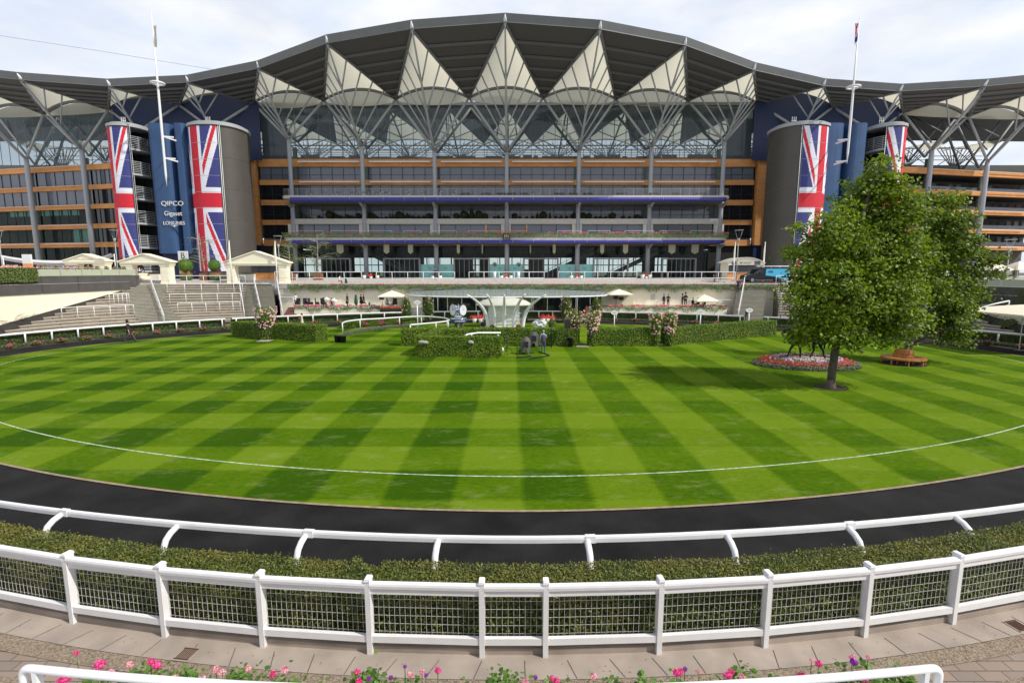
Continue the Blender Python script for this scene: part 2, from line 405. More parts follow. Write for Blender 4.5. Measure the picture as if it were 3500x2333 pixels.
SC.view_settings.view_transform='Standard'; SC.view_settings.look='None'; SC.view_settings.exposure=0; SC.view_settings.gamma=1
SC.cycles.max_bounces=8; SC.cycles.transparent_max_bounces=12; SC.cycles.use_denoising=True
# ================================================================ setting
EC=(0.2,37.3); EA,EB,EN=37.6,24.5,1.82
def ell(t, off=0., lift=0.):
    """point of the lawn outline pushed outward by off"""
    def p(t):
        ct,st=cos(t),sin(t); return Vector((EC[0]+EA*math.copysign(abs(ct)**(2/EN),ct), EC[1]+EB*math.copysign(abs(st)**(2/EN),st),0))
    ct,st=cos(t),sin(t); a=p(t)
    if off:
        x,y=(a.x-EC[0])/EA,(a.y-EC[1])/EB
        nn=Vector((math.copysign(abs(x)**(EN-1),x)/EA, math.copysign(abs(y)**(EN-1),y)/EB,0)).normalized(); a=a+nn*off
    a.z=lift; return a
def outline(off=0., lift=0., n=220, t0=0., t1=2*pi):
    return [ell(t0+(t1-t0)*i/n, off, lift) for i in range(n+(0 if abs(t1-t0-2*pi)<1e-6 else 1))]
def fan(pts, c, rows=()):
    m=MB(); vs=[c]+list(pts); n=len(pts); m.add(vs,[(0,1+i,1+(i+1)%n) for i in range(n)]); return m
def ring(o1,o2,z,mi=0,n=220):
    m=MB(); a=outline(o1,z,n); b=outline(o2,z,n); m.add(a+b,[(i,(i+1)%n,n+(i+1)%n,n+i) for i in range(n)]); return m
m=MB(); m.add([(-1500,-60,-.02),(1500,-60,-.02),(1500,2500,-.02),(-1500,2500,-.02)],[(0,1,2,3)]); struct(m.build('ground',groundm))
fan(outline(0,.03),(EC[0],EC[1],.03)).build('lawn',lawnm,kind='structure')
a=ring(0,.10,.036); a.build('lawn_edging',kerbm,kind='structure')
ring(.10,4.7,.012).build('ring_track',asph,kind='structure')
# white marking line on the grass, 2.2 m inside, slightly thinner at the back
ring(-2.265,-2.205,.036).build('lawn_marking',linem,kind='structure')
# --- near walkway: concentric about FC
FC=Vector((0.05,46.6,0)); 
def arc(r, ang, z=0.): return Vector((FC.x+r*sin(ang), FC.y-r*cos(ang), z))
def arcring(r0,r1,z,a0,a1,n=120):
    m=MB(); vs=[arc(r0,lerp(a0,a1,i/n),z) for i in range(n+1)]+[arc(r1,lerp(a0,a1,i/n),z) for i in range(n+1)]
    m.add(vs,[(i,i+1,n+2+i,n+1+i) for i in range(n)]); return m
arcring(38.9,80,.0,-.6,.6).build('walkway',bricky('brick_paving',(.33,.245,.19),(.245,.20,.165),(.14,.11,.09),1,.42,.21,.012,'XY',.85),kind='structure')
arcring(38.93,39.45,.02,-.6,.6).build('paving_strip',slab,kind='structure')
m=MB()
for k in range(-40,41):
    a=k*.0178+ .004; a2=a+.004*math.sin(k*7)
    m.add([arc(39.06,a-.00016,.0245),arc(39.06,a+.00016,.0245),arc(39.44,a2+.00016,.0245),arc(39.44,a2-.00016,.0245)],[(0,1,2,3)])
m.build('paving_joints',plain('joint_dark',(.10,.08,.065),.9),kind='structure')
arcring(39.45,39.76,.012,-.6,.6).build('aggregate_path',aggr,kind='structure')
arcring(40.18,40.42,.012,-.6,.6).build('gravel_path',aggr,kind='structure')
# soil strip under the front hedge
arcring(37.9,38.83,.03,-.6,.6).build('hedge_soil',soil,kind='structure')
m=MB()
n=120
for i in range(n):
    a0=lerp(-.6,.6,i/n); a1=lerp(-.6,.6,(i+1)/n)
    m.add([arc(38.82,a0,0),arc(38.82,a1,0),arc(38.82,a1,.14),arc(38.82,a0,.14),arc(38.93,a0,0),arc(38.93,a1,0),arc(38.93,a1,.125),arc(38.93,a0,.125)],[(3,2,6,7),(4,7,6,5),(0,1,2,3)])
m.build('kerb',slab,kind='structure')
# drain gratings
for k,(px,py,lb) in enumerate(((637,2235,'small rusty drain grating in the concrete strip below the left half of the white fence'),(3478,2138,'small rusty drain grating at the right end of the concrete strip'))):
    p=gr(px,py,.022); a=math.atan2(p.x-FC.x,FC.y-p.y)
    m=MB(); m.obox((0,0,0),.30,.30,.006)
    g=m.build('drain_grating',slab); g.location=(p.x,p.y,.024); g.rotation_euler=(0,0,a); tag(g,lb,'drain','drain gratings in the paving')
    m=MB()
    for j in range(7): m.obox((-.105+.035*j,0,.007),.018,.2,.008)
    m.box(-.13,.13,-.125,-.11,.007,.018); m.box(-.13,.13,.11,.125,.007,.018)
    m.build('grate',plain('rust',(.10,.045,.03),.8),g)
# fallen leaves on the paving
m=MB(); r2=random.Random(3)
for k in range(90):
    a=r2.uniform(-.27,.27); rr=39.1+abs(r2.gauss(0,.35)); s=r2.uniform(.015,.035)
    m.leaf(arc(rr,a,.035),(r2.gauss(0,.3),r2.gauss(0,.3),1),s,r=r2)
m.build('leaf_litter',leafy('dead_leaf',(.12,.05,.02),(.30,.20,.05),.8,0),kind='stuff')
# ================================================================ foreground
def scatter(mb, fn, n, size, r, mi=0, jit=.25):
    """fn(r)->(point, normal)"""
    for _ in range(n):
        p,nn=fn(r); nn=Vector(nn)+Vector((r.gauss(0,.55),r.gauss(0,.55),r.gauss(0,.55)))
        mb.leaf(p,nn,size*r.uniform(.6,1.35),mi,r)
def bump_n(x,y,s=1.): return .5*sin(x*1.7*s+y*.9)+.3*sin(x*4.1*s+1.3)+.2*sin(x*9.7*s+y*3)
# --- white mesh fence
fx=[-15.5,-13.6,-11.7,-9.8,-7.91,-6.02,-4.2,-2.35,-.49,.55,2.43,4.27,6.12,7.93,9.8,11.7,13.6,15.5]
fa=[math.asin((x-.05)/39.) for x in fx]
fence=empty('mesh_fence',(0,7.6,0),label='white slatless rail fence with wire mesh panels running in front of the near hedge',cat='fence')
fl=Vector((0,7.6,0))
def fa_p(r,a,z): return arc(r,a,z)-fl
wires=plain('white_wire',(.66,.66,.66),.5)
for i,a in enumerate(fa):
    m=MB(); p=fa_p(38.93,a,0)
    m.obox(p,.085,.15,1.31,a); m.obox(p+Vector((0,0,1.31)),.10,.165,.025,a)
    q=p+Vector((0,0,1.335)); m.obox(q,.085,.15,.02,a)
    m.build('post',white,fence)
for i in range(len(fa)-1):
    a0,a1=fa[i],fa[i+1]
    da=.05/39.
    for nm,z0,z1,r0,w_ in (('top_rail',1.195,1.30,38.955,.10),('middle_rail',1.09,1.182,38.95,.055),('bottom_rail',.235,.35,38.955,.075)):
        m=MB(); zc=(z0+z1)/2; h=z1-z0
        p=fa_p(r0,a0+da*.6,zc); q=fa_p(r0,a1-da*.6,zc)
        if nm=='top_rail':
            d=(q-p).normalized(); sd=d.cross(Vector((0,0,1)))
            prof=[(-.05,-.05),(.05,-.05),(.055,.0),(.045,.035),(.02,.05),(-.02,.05),(-.045,.035),(-.055,0)]
            vs=[e+sd*x+Vector((0,0,z)) for e in (p,q) for x,z in prof]
            m.add(vs,[(k,(k+1)%8,8+(k+1)%8,8+k) for k in range(8)]+[tuple(range(8))[::-1],tuple(range(8,16))])
        else: m.bar(p,q,w_,h)
        m.build(nm,white,fence)
    m=MB(); p=fa_p(38.88,a0+da,.33); q=fa_p(38.88,a1-da,.33); d=(q-p); ln=d.length; nx=max(4,int(ln/.0875))
    for k in range(nx+1):
        t=k/nx; b=p.lerp(q,t); m.bar(b,b+Vector((0,0,.75)),.0045,.0045)
    for k in range(6):
        z=.03+.145*k; m.bar(p+Vector((0,.006,z)),q+Vector((0,.006,z)),.0045,.0045)
    m.build('wire_mesh',wires,fence)
# --- near hedges: two clipped runs with a loose bush between them
def hedge_arc(name,label,a0,a1,seed,h=1.1,r0=38.02,r1=38.74,n=20000,mat=None):
    r=random.Random(seed); m=MB(); N=int((a1-a0)*39/.25)+2; rows=[]
    for i in range(N+1):
        a=lerp(a0,a1,i/N); x=a*39
        hh=h-.05+.035*bump_n(x,seed); q=.02*bump_n(x,seed+5,1.5)
        rows.append([arc(r1-.06+q,a,.06),arc(r1-.05+q,a,hh-.12),arc(r1-.12+q,a,hh-.03),arc((r0+r1)/2,a,hh),arc(r0+.12-q,a,hh-.03),arc(r0+.05-q,a,hh-.14),arc(r0+.08,a,.06)])
    m.grid(rows); e0=[tuple(p) for p in rows[0]]; e1=[tuple(p) for p in rows[-1]]
    m.add(e0,[tuple(range(7))]); m.add(e1,[tuple(range(7))[::-1]])
    o=m.build(name,[yewcore]); tag(o,label,'hedge','clipped hedge along the near side of the track')
    lv=MB()
    def top(r):
        a=r.uniform(a0,a1); t=r.random(); x=a*39
        return arc(lerp(r0,r1,t),a,h+.035*bump_n(x,seed)+r.gauss(0,.022)-.08*max(0,abs(t-.5)*2-.8)*5*.3),(0,0,1)
    def front(r):
        a=r.uniform(a0,a1); z=r.uniform(.1,h)**1.0; return arc(r1-.01+r.gauss(0,.03)+.02*bump_n(a*39,z*4,2),a,z),(0,-1,.25)
    def back(r):
        a=r.uniform(a0,a1); return arc(r0+r.gauss(0,.025),a,r.uniform(.5,h)),(0,1,.3)
    scatter(lv,top,int(n*.46),.042,r); scatter(lv,front,int(n*.32),.052,r); scatter(lv,back,int(n*.08),.036,r)
    for _ in range(int(n*.02)):
        a=r.uniform(a0,a1); t=r.random(); b=arc(lerp(r0,r1,t),a,h+.035*bump_n(a*39,seed))
        hh=r.uniform(.02,.08); dd=Vector((r.gauss(0,.2),r.gauss(0,.2),1)).normalized()
        for k in range(3): lv.leaf(b+dd*hh*k/2,(r.gauss(0,.7),r.gauss(0,.7),.6),.038,r=r)
    lv.build('foliage',mat or hedgeF,o)
    return o
hedge_arc('clipped_hedge','clipped yellow green hedge behind the left half of the white mesh fence',-.42,-.080,11,1.08,n=50000)
hedge_arc('clipped_hedge','clipped hedge behind the right half of the mesh fence with grey brown patches',-.063,.42,12,1.10,n=62000)
def bush(name,c,rx,ry,h,n,size,mats,label,cat,seed=1,group=None,core=True,flowers=0,fsize=.08,fm=None,low=.1):
    r=random.Random(seed); m=MB(); c=Vector(c)
    o=MB()
    if core: o.ball((0,0,h*.5),1,8,sz=h*.42,sx=rx*.8,sy=ry*.8)
    else: o.tube([(0,0,0),(.02,0,h*.6)],.03,6)
    ob=o.build(name,yewcore if core else bark); ob.location=c; tag(ob,label,cat,group)
    def f(r):
        th=r.uniform(0,2*pi); u=r.uniform(-1,1); s=math.sqrt(max(0,1-u*u)); q=r.uniform(.75,1.05)*(1+.12*sin(3*th+u*4+seed))
        d=Vector((s*cos(th)*rx,s*sin(th)*ry,u*h*.5))*q
        return Vector((d.x,d.y,max(low*h,d.z+h*.5))),(d.x,d.y,d.z+.2)
    scatter(m,f,n,size,r); m.build('foliage',mats,ob)
    if flowers:
        m=MB()
        for _ in range(flowers):
            p,nn=f(r); 
            if p.z<h*.45 and r.random()<.75: continue
            p=p+Vector(nn).normalized()*.04
            for k in range(5): m.leaf(p+Vector((r.gauss(0,fsize*.25),r.gauss(0,fsize*.25),r.gauss(0,fsize*.25))),(r.gauss(0,1),-1+r.gauss(0,1),r.gauss(0,1)+.5),fsize,r=r,asp=.9)
        m.build('blossom',fm or pinkF,ob)
    return ob
bush('shrub',arc(38.4,-.0715,0),.52,.46,1.24,10000,.040,hedgeF,'loose dark shrub filling the gap between the two near hedges','shrub',5,core=True)
# --- running rail along the near track
def rail_t(x, side=-1, off=3.45):
    best=None
    for i in range(1400):
        t=lerp(pi,2*pi,i/1399.) if side<0 else lerp(0,pi,i/1399.)
        p=ell(t,off); e=abs(p.x-x)
        if best is None or e<best[0]: best=(e,t)
    return best[1]
def running_rail(name,label,ts,off,z=1.12,t0=None,t1=None,foot=.45,w_=.075,h_=.13,base=0.,pr=.062,seg=3,group=None,straight_posts=False):
    root=empty(name,ell((ts[0]+ts[-1])/2,off),label=label,cat='rail',group=group); o=root.location.copy()
    t0=ts[0] if t0 is None else t0; t1=ts[-1] if t1 is None else t1
    stops=[t0]+[t for t in ts if min(t0,t1)<t<max(t0,t1)]+[t1]
    m=MB(); pts=[]
    for a,b in zip(stops[:-1],stops[1:]):
        for k in range(seg): pts.append(ell(lerp(a,b,k/seg),off,z)-o)
    pts.append(ell(t1,off,z)-o)
    # D section swept along
    prof=[(-.5,-.5),(.5,-.5),(.55,.1),(.4,.42),(.1,.5),(-.3,.5),(-.5,.35)]
    vs=[]
    for i,p in enumerate(pts):
        d=(pts[min(i+1,len(pts)-1)]-pts[max(i-1,0)]).normalized(); sd=d.cross(Vector((0,0,1)))
        vs+= [p+sd*x*w_+Vector((0,0,zz*h_)) for x,zz in prof]
    K=len(prof); fs=[(i*K+k,i*K+(k+1)%K,(i+1)*K+(k+1)%K,(i+1)*K+k) for i in range(len(pts)-1) for k in range(K)]
    m.add(vs,fs+[tuple(range(K))[::-1],tuple(range((len(pts)-1)*K,len(pts)*K))]); m.build('top_rail',white,root)
    for j,t in enumerate(ts):
        a=ell(t,off,0)-o; nn=(ell(t,off+.2,0)-ell(t,off,0)).normalized(); m=MB()
        if straight_posts: P=[a+nn*foot*.3+Vector((0,0,base)),a+nn*foot*.25+Vector((0,0,z*.6)),a+Vector((0,0,z-.04))]
        else: P=[a+nn*foot*(1-s)+Vector((0,0,zz)) for s,zz in ((0,base),(0,.4),(.02,.62),(.10,.8),(.28,.95),(.55,1.03),(.98,z-.03))]
        m.tube(P,pr,8); m.build('post',white,root)
        if j%2==0 and not straight_posts:
            m=MB(); d=(ell(t+.004,off)-ell(t-.004,off)).normalized(); c=a+Vector((0,0,z)); m.bar(c-d*.04,c+d*.16,w_*1.25,h_*1.1); m.build('joint_sleeve',white,root)
    return root
px=[(195,1757),(590,1797),(1030,1830),(1497,1838),(2013,1838),(2485,1820),(2908,1795),(3275,1760)]
ts=[rail_t(gr(x,y,1.15).x) for x,y in px]
ts=[ts[0]-4*(ts[1]-ts[0])*.94,ts[0]-3*(ts[1]-ts[0])*.95,ts[0]-2*(ts[1]-ts[0])*.97,ts[0]-(ts[1]-ts[0])]+ts+[ts[-1]+(ts[-1]-ts[-2]),ts[-1]+2*(ts[-1]-ts[-2]),ts[-1]+3*(ts[-1]-ts[-2]),ts[-1]+4*(ts[-1]-ts[-2])]
running_rail('running_rail','white running rail on curved posts along the near edge of the black track',ts,3.45)
# --- handrail and flower troughs on the viewing step just below the camera
def soft_tube(pts,rad,seg=5):
    """polyline with rounded corners"""
    P=[Vector(p) for p in pts]; out=[P[0]]
    for i in range(1,len(P)-1):
        a,b,c=P[i-1],P[i],P[i+1]; da=(a-b); dc=(c-b); q=min(rad,da.length*.45,dc.length*.45)
        p0=b+da.normalized()*q; p1=b+dc.normalized()*q
        for k in range(seg+1):
            t=k/seg; out.append(p0.lerp(b,t).lerp(b.lerp(p1,t),t))
    out.append(P[-1]); return out
hy=3.52; zl=at(130,2272,hy).z; xl=at(75,2272,hy).x; xr=at(3212,2272,hy).x; xm=at(1640,2333,hy).x
curve=[]
for i in range(17):
    t=i/16; x=lerp(xl,xr,t); y=hy+.0-.22*(1-((x-(xl+xr)/2)/((xr-xl)/2))**2); curve.append((x,y,zl-.02))
hr=empty('handrail',(0,hy,0),label='white tubular handrail over the flower troughs at the bottom edge',cat='handrail')
m=MB(); off=Vector((0,-hy,0))
P=soft_tube([(xl,hy,zl-.55)]+curve+[(xr,hy,zl-.55)],.07)
m.tube([p+off for p in P],.030,12); m.build('top_rail',white,hr)
for x in (xl+.12,at(590,2320,hy).x,xm,at(2735,2320,hy).x,xr-.12):
    y=hy-.22*(1-((x-(xl+xr)/2)/((xr-xl)/2))**2); m=MB()
    m.obox((x,y-hy,zl-.85),.035,.055,.83); m.build('post',white,hr)
# viewing step and its front wall
m=MB(); m.box(-14,14,-3,3.3,0,2.35); struct(m.build('viewing_step',greyconc))
gl=leafy('bright_pink_bloom',(.80,.03,.28),(.95,.16,.42),.5,.3)
gl2=leafy('soft_pink_bloom',(.85,.32,.42),(.95,.62,.66),.5,.3)
def geranium_trough(cx,wid,seed,label,heads,ztop):
    """ztop: height of leaf mass"""
    r=random.Random(seed); root=empty('flower_trough',(cx,3.95,2.3),label=label,cat='planter',group='flower troughs below the handrail')
    m=MB(); m.box(-wid/2,wid/2,-.14,.14,0,.22); m.build('trough',plain('trough_dark',(.05,.06,.05),.7),root)
    m=MB()
    for _ in range(int(wid*3000)):
        x=r.uniform(-wid/2-.05,wid/2+.05); y=r.gauss(0,.12); hh=(ztop-2.36)*(.66+.22*sin(x*5+seed)+.12*sin(x*13+seed*2)); z=.18+abs(hh-.18)*math.sqrt(r.random())
        s=r.uniform(.022,.048)
        n_=Vector((r.gauss(0,.5),-.25+r.gauss(0,.5),1)).normalized()
        u=n_.cross(Vector((1,r.random(),0))).normalized(); v=n_.cross(u); c=Vector((x,y,z))
        m.add([c]+[c+(u*cos(k*pi/3.5)+v*sin(k*pi/3.5))*s*.55*(.9+.2*(k%2)) for k in range(7)],[(0,1+k,1+(k+1)%7) for k in range(7)])
    m.build('leaves',geraL,root)
    for (px_,py_,mt,sz) in heads:
        p=at(px_,py_,3.95); loc=Vector((p.x-cx,r.uniform(-.05,.05),p.z-2.3)); m=MB()
        for _ in range(110):
            d=Vector((r.gauss(0,1),r.gauss(0,1),r.gauss(0,1)*.7)).normalized()*sz*r.uniform(.5,1.)
            m.leaf(loc+d,(d.x+r.gauss(0,.02),d.y+r.gauss(0,.02),d.z),sz*.5,0,r,.95)
        m.tube([loc-Vector((0,0,.25)),loc-Vector((0,0,sz*.4))],.004,4,1)
        m.build('flower_head',[mt,geraL],root)
B1,B2,B3=gl,gl2,purF
geranium_trough(at(440,2333,3.95).x,1.35,1,'trough of bright pink geraniums below the left end of the handrail',[(250,2240,B1,.022),(355,2258,B1,.045),(450,2262,B2,.03),(515,2258,B1,.03),(545,2262,B1,.042),(235,2305,B1,.05),(280,2300,B1,.035),(375,2302,B2,.045),(420,2300,B2,.035),(295,2290,B1,.03),(600,2312,B2,.03)],at(0,2285,3.95).z)
geranium_trough(at(850,2333,3.95).x,1.0,2,'trough of pink geraniums left of the middle of the handrail',[(735,2288,B2,.03),(765,2288,B2,.03),(840,2296,B2,.03),(935,2300,B1,.03),(965,2302,B2,.035),(690,2322,B2,.04)],at(0,2318,3.95).z)
geranium_trough(at(1360,2333,3.95).x,1.1,3,'trough with purple and pink blooms just showing above the handrail centre',[(1215,2308,B1,.03),(1232,2312,B1,.03),(1265,2303,B3,.02),(1380,2290,B3,.018),(1458,2298,B3,.018),(1440,2305,B2,.025),(1495,2295,B1,.03),(1335,2315,B3,.02),(1400,2315,B2,.03)],at(0,2322,3.95).z)
geranium_trough(at(1900,2333,3.95).x,1.1,4,'trough with a few pink blooms right of the handrail centre',[(1795,2315,B2,.03),(1830,2317,B3,.02),(1885,2303,B1,.025),(1900,2312,B1,.03),(2030,2316,B2,.03)],at(0,2330,3.95).z)
geranium_trough(at(2420,2333,3.95).x,1.0,5,'trough of crimson and mauve geraniums beneath the right part of the handrail',[(2312,2293,B1,.035),(2330,2300,B1,.03),(2345,2292,B3,.02),(2385,2285,B2,.02),(2480,2294,B1,.035),(2500,2298,B1,.03),(2528,2296,B2,.03)],at(0,2305,3.95).z)
geranium_trough(at(2910,2333,3.95).x,1.1,6,'trough of tall pink and purple geraniums below the right end of the handrail',[(2905,2245,B3,.03),(2925,2257,B2,.03),(2962,2238,B2,.02),(2800,2268,B1,.03),(2780,2262,B2,.02),(2750,2322,B1,.05),(2930,2300,B2,.045),(2970,2320,B2,.05),(2945,2310,B1,.03)],at(0,2290,3.95).z)
# ================================================================ grandstand
C0=-.95
def onX(px,py,X):
    a,dy,dz=ray(px,py); t=X/a; return Vector((X,dy*t,H_+dz*t))
def kX(k): return C0+13.*k
AP={0:at(1731,75,76)}; AP[0].x=kX(0)
for k,(x,y) in {-1:(1408,82),-2:(1119,131),-3:(884,217),-4:(643,265),-5:(375,278),-6:(71,256),1:(2051,83),2:(2341,138),3:(2577,223),4:(2815,277),5:(3077,295),6:(3366,278)}.items(): AP[k]=onX(x,y+16,kX(k))
AP[-7]=AP[-6]+Vector((-13,0,1.4)); AP[-8]=AP[-7]+Vector((-13,1,.9)); AP[7]=AP[6]+Vector((13,0,1.2)); AP[8]=AP[7]+Vector((13,1,.9))
VN={}
for h,(x,y) in {-.5:(1603,333),-1.5:(1353,337),-2.5:(1107,341),-3.5:(865,351),-4.5:(612,357),-5.5:(371,372),-6.5:(149,387),.5:(1857,333),1.5:(2105,337),2.5:(2351,342),3.5:(2590,353),4.5:(2847,364),5.5:(3085,382),6.5:(3305,394)}.items():
    v=onX(x,y,kX(h)); v.y=min(max(v.y,93.5),98.5); VN[h]=at(x,y,v.y); VN[h].x=kX(h)
VN[-7.5]=VN[-6.5]+Vector((-13,2,.3)); VN[7.5]=VN[6.5]+Vector((13,2,.3))
YC,YF,YB=95.7,98.,91.5
def wingY(X): return 97.+max(0,abs(X-C0)-66)*.22
ND={}
for k,y in {0:521,-1:517,1:515,-2:501,2:505,-3:478,3:485}.items(): ND[k]=Vector((kX(k),YC,zs(y,YC)))
for k,y in {-4:441,4:448,-5:450,5:458}.items(): ND[k]=Vector((kX(k),94.5,zs(y,94.5)))
for k,y in {-6:512,6:515,-7:544,7:553}.items(): ND[k]=Vector((kX(k),wingY(kX(k))-1.8,zs(y,wingY(kX(k))-1.8)))
gs=empty('grandstand',(C0,YF,4.95),label='long glass and timber grandstand under a curved grey roof with zigzag white canopies',cat='grandstand')
GO=Vector((C0,YF,4.95))
class GB(MB):
    def put(s,name,mats,parent=gs,org=None):
        og=GO if org is None else org
        s.v=[(v[0]-og.x,v[1]-og.y,v[2]-og.z) for v in s.v]; return s.build(name,mats,parent)
ks=list(range(-8,9))
up=lambda h:Vector((0,0,h))
for k in ks[:-1]:
    a,b,v=AP[k],AP[k+1],VN[k+.5]
    m=GB(); out=Vector((0,-.35,0))
    a2,b2,v2=a+out+up(1.0),b+out+up(1.0),v+up(.7)
    m.add([a,b,v,a2,b2,v2],[(0,2,1)],0); m.add([a,b,v,a2,b2,v2],[(3,4,5),(0,1,4,3),(1,2,5,4),(2,0,3,5)],1)
    m.add([a+up(-.12)+out*.4,b+up(-.12)+out*.4,b+out*.4,a+out*.4],[(0,1,2,3)],1)
    m.put('roof_panel',[deck,fascia_m])
    for t in (.2,.37,.53,.68,.82,.93):
        m=GB(); m.bar(a.lerp(v,t)+up(-.22),b.lerp(v,t)+up(-.22),.28,.34)
        m.put('purlin',plain('purlin_grey',(.13,.13,.128),.6) if 'purlin_grey' not in MATS else MATS['purlin_grey'])
for k in ks[1:-1]:
    a,l,r_=AP[k],VN[k-.5],VN[k+.5]
    # membrane kite with arched lower edge
    rows=[]; NR,NC=12,12; d=(r_-l)
    for i in range(NR+1):
        t=i/NR; row=[]
        for j in range(NC+1):
            s=j/NC; e=l.lerp(r_,s)+up(1.75*4*s*(1-s)*.95); p=a.lerp(e,t); p=p+up(.5*sin(pi*t)*(.25-(s-.5)**2)*4*.8+.12); row.append(p)
        rows.append(row)
    m=GB(); m.grid(rows,0,True); m.put('canopy_membrane',fabric)
    m=GB(); m.tube([l.lerp(r_,s/12)+up(1.75*4*(s/12)*(1-s/12)*.95) for s in range(13)],.30,8); 
    m.put('arch_beam',dsteel)
    if abs(k)<=3 or abs(k)>=6:
        m=GB(); hi=[l.lerp(r_,s/12)+Vector((0,.8,1.75*4*(s/12)*(1-s/12)*.95)) for s in range(13)]; lo=[l.lerp(r_,s/12)+Vector((0,1.2,-.1-(.75 if abs(k)<6 else .15)*4*(s/12)*(1-s/12))) for s in range(13)]
        m.grid([lo,hi],0,True); m.put('inner_membrane',fabric)
    m=GB()
    for v in (l,r_):
        m.tube([a+up(-.12),v+up(-.15)],.22,8)
    m.put('edge_beam',dsteel)
    m=GB(); m.tube([a+Vector((0,-.55,.75)),a+up(.2),a.lerp((l+r_)/2,.07)+up(.1)],[.05,.26,.30],8); m.put('mast_tip',whited)
    # branching struts
    if k in ND:
        n=ND[k]; m=GB(); mid=(n+a)/2+Vector((0,1.1,-1.6))
        def sp(t): return n.lerp(mid,t).lerp(mid.lerp(a,t),t)
        m.tube([sp(t/8) for t in range(8)]+[a+up(-.3)],[.24,.22,.21,.2,.18,.17,.15,.13,.1],8)
        for v in (l,r_):
            m.tube([n,v+up(-.1)],.22,8)
            for (s_,t_) in ((.66,.24),(.43,.44),(.26,.62),(.12,.80)):
                if abs(k)>=4 and s_<.3: continue
                m.tube([sp(s_),a.lerp(v,t_)+up(-.2)],.125,6)
        m.put('branch_struts',steel)
    # slim cables from edge to edge
fr=plain('mullion_dark',(.03,.032,.035),.5)
colm=plain('column_grey',(.36,.385,.42),.45,var=.04)
for k in range(-3,4):
    n=ND[k]; m=GB(); m.tube([Vector((n.x,YC,4.95)),Vector((n.x,YC,11)),Vector((n.x,YC,n.z-1.2)),n],[.42,.42,.36,.33],14); m.put('column',colm)
    m=GB(); m.box(n.x-.35,n.x+.35,YF-.12,YF+.3,12.,n.z-.8); m.put('back_column',plain('back_column_green',(.09,.12,.12),.6) if 'back_column_green' not in MATS else MATS['back_column_green'])
XL,XR=xs(888,600,YF),xs(2577,600,YF)
WX=[XL]+[kX(k) for k in range(-3,4)]+[XR]
# timber bands
for (y0,y1) in ((545,571),(616,633),(684,702)):
    m=GB(); m.box(XL,XR,YF-.35,YF+.15,zs(y1,YF),zs(y0,YF)); m.put('timber_band',cedar)
m=GB(); m.box(XL,XR,YF-.05,YF+.4,zs(840,YF),zs(831,YF)); m.put('timber_band',cedar)
# storey windows
rows=((571,616,gl_dk),(633,684,gl_dk),(702,752,gl_dk))
def window(x0,x1,y0,y1,gm,Yp=YF,npan=6,parent=gs,zz=None,name='window'):
    z0,z1=(zs(y1,Yp),zs(y0,Yp)) if zz is None else zz
    m=GB(); m.add([(x0,Yp+.1,z0),(x1,Yp+.1,z0),(x1,Yp+.1,z1),(x0,Yp+.1,z1)],[(0,1,2,3)],0)
    for i in range(npan+1):
        x=lerp(x0+.04,x1-.04,i/npan); m.box(x-.04,x+.04,Yp,Yp+.16,z0,z1,1)
    m.box(x0,x1,Yp+.02,Yp+.14,z0+.95,z0+1.0,1)
    return m.put(name,[gm,fr],parent)
for i in range(1,7):
    for (y0,y1,g) in rows:
        window(WX[i]+.4,WX[i+1]-.02,y0,y1,g)
for sgn,(xa,xb) in ((-1,(XL,WX[1]-.4)),(1,(WX[7]+.4,XR))):
    for (y0,y1,g) in ((571,616,gl_dk),(633,684,gl_bk),(702,752,gl_bk),(769,820,gl_bk)):
        window(xa,xb,y0,y1,g,npan=3)
    m=GB(); m.box(xa,xb,YF-.3,YF+.15,zs(769,YF),zs(752,YF)); m.put('timber_band',cedar)
    m=GB(); m.box(xa,xb,YF-.3,YF+.15,zs(840,YF),zs(820,YF)); m.put('timber_band',cedar)
# sun shades hung before the timber bands
for i in range(1,7):
    for y in (553,622):
        m=GB(); x0=WX[i]+1.; x1=WX[i+1]-.9; z=zs(y,YF-1)
        for j in range(4): m.bar((x0,YF-1.3+j*.28,z+.06*j),(x1,YF-1.3+j*.28,z+.06*j),.16,.03)
        m.box(x0,x1,YF-1.42,YF-1.38,z-.14,z+.06)
        for t in (.05,.5,.95): m.bar((lerp(x0,x1,t),YF-1.35,z-.05),(lerp(x0,x1,t),YF-.3,z-.1),.06,.1)
        m.put('sunshade',whited)
# rooms behind the windows
for (y0,y1) in ((571,616),(633,684),(702,752),(769,800)):
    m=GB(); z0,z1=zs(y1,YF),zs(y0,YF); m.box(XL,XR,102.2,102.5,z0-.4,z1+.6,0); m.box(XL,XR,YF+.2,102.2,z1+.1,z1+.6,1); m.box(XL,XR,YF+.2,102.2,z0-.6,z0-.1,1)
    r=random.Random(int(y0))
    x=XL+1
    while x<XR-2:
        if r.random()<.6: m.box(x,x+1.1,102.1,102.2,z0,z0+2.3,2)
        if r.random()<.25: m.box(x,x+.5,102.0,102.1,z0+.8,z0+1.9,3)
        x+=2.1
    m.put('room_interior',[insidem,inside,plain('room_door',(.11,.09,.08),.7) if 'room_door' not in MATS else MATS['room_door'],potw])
# pale stone band, piers and the dark windows between them (first floor)
SB=YF-2.2
m=GB(); m.box(xs(996,757,SB),xs(2466,757,SB),SB-.3,SB+2.,zs(766,SB),zs(748,SB)); m.put('stone_band',stone)
for k in range(-3,4):
    m=GB(); m.box(kX(k)-1.05,kX(k)+.75,SB-.1,SB+.5,zs(835,SB),zs(766,SB)); m.put('stone_pier',plain('pier_cream',(.66,.63,.55),.75) if 'pier_cream' not in MATS else MATS['pier_cream'])
for k in range(-3,3): window(kX(k)+.75,kX(k+1)-1.05,766,815,gl_bk if k==2 else gl_dk,SB+.3,4)
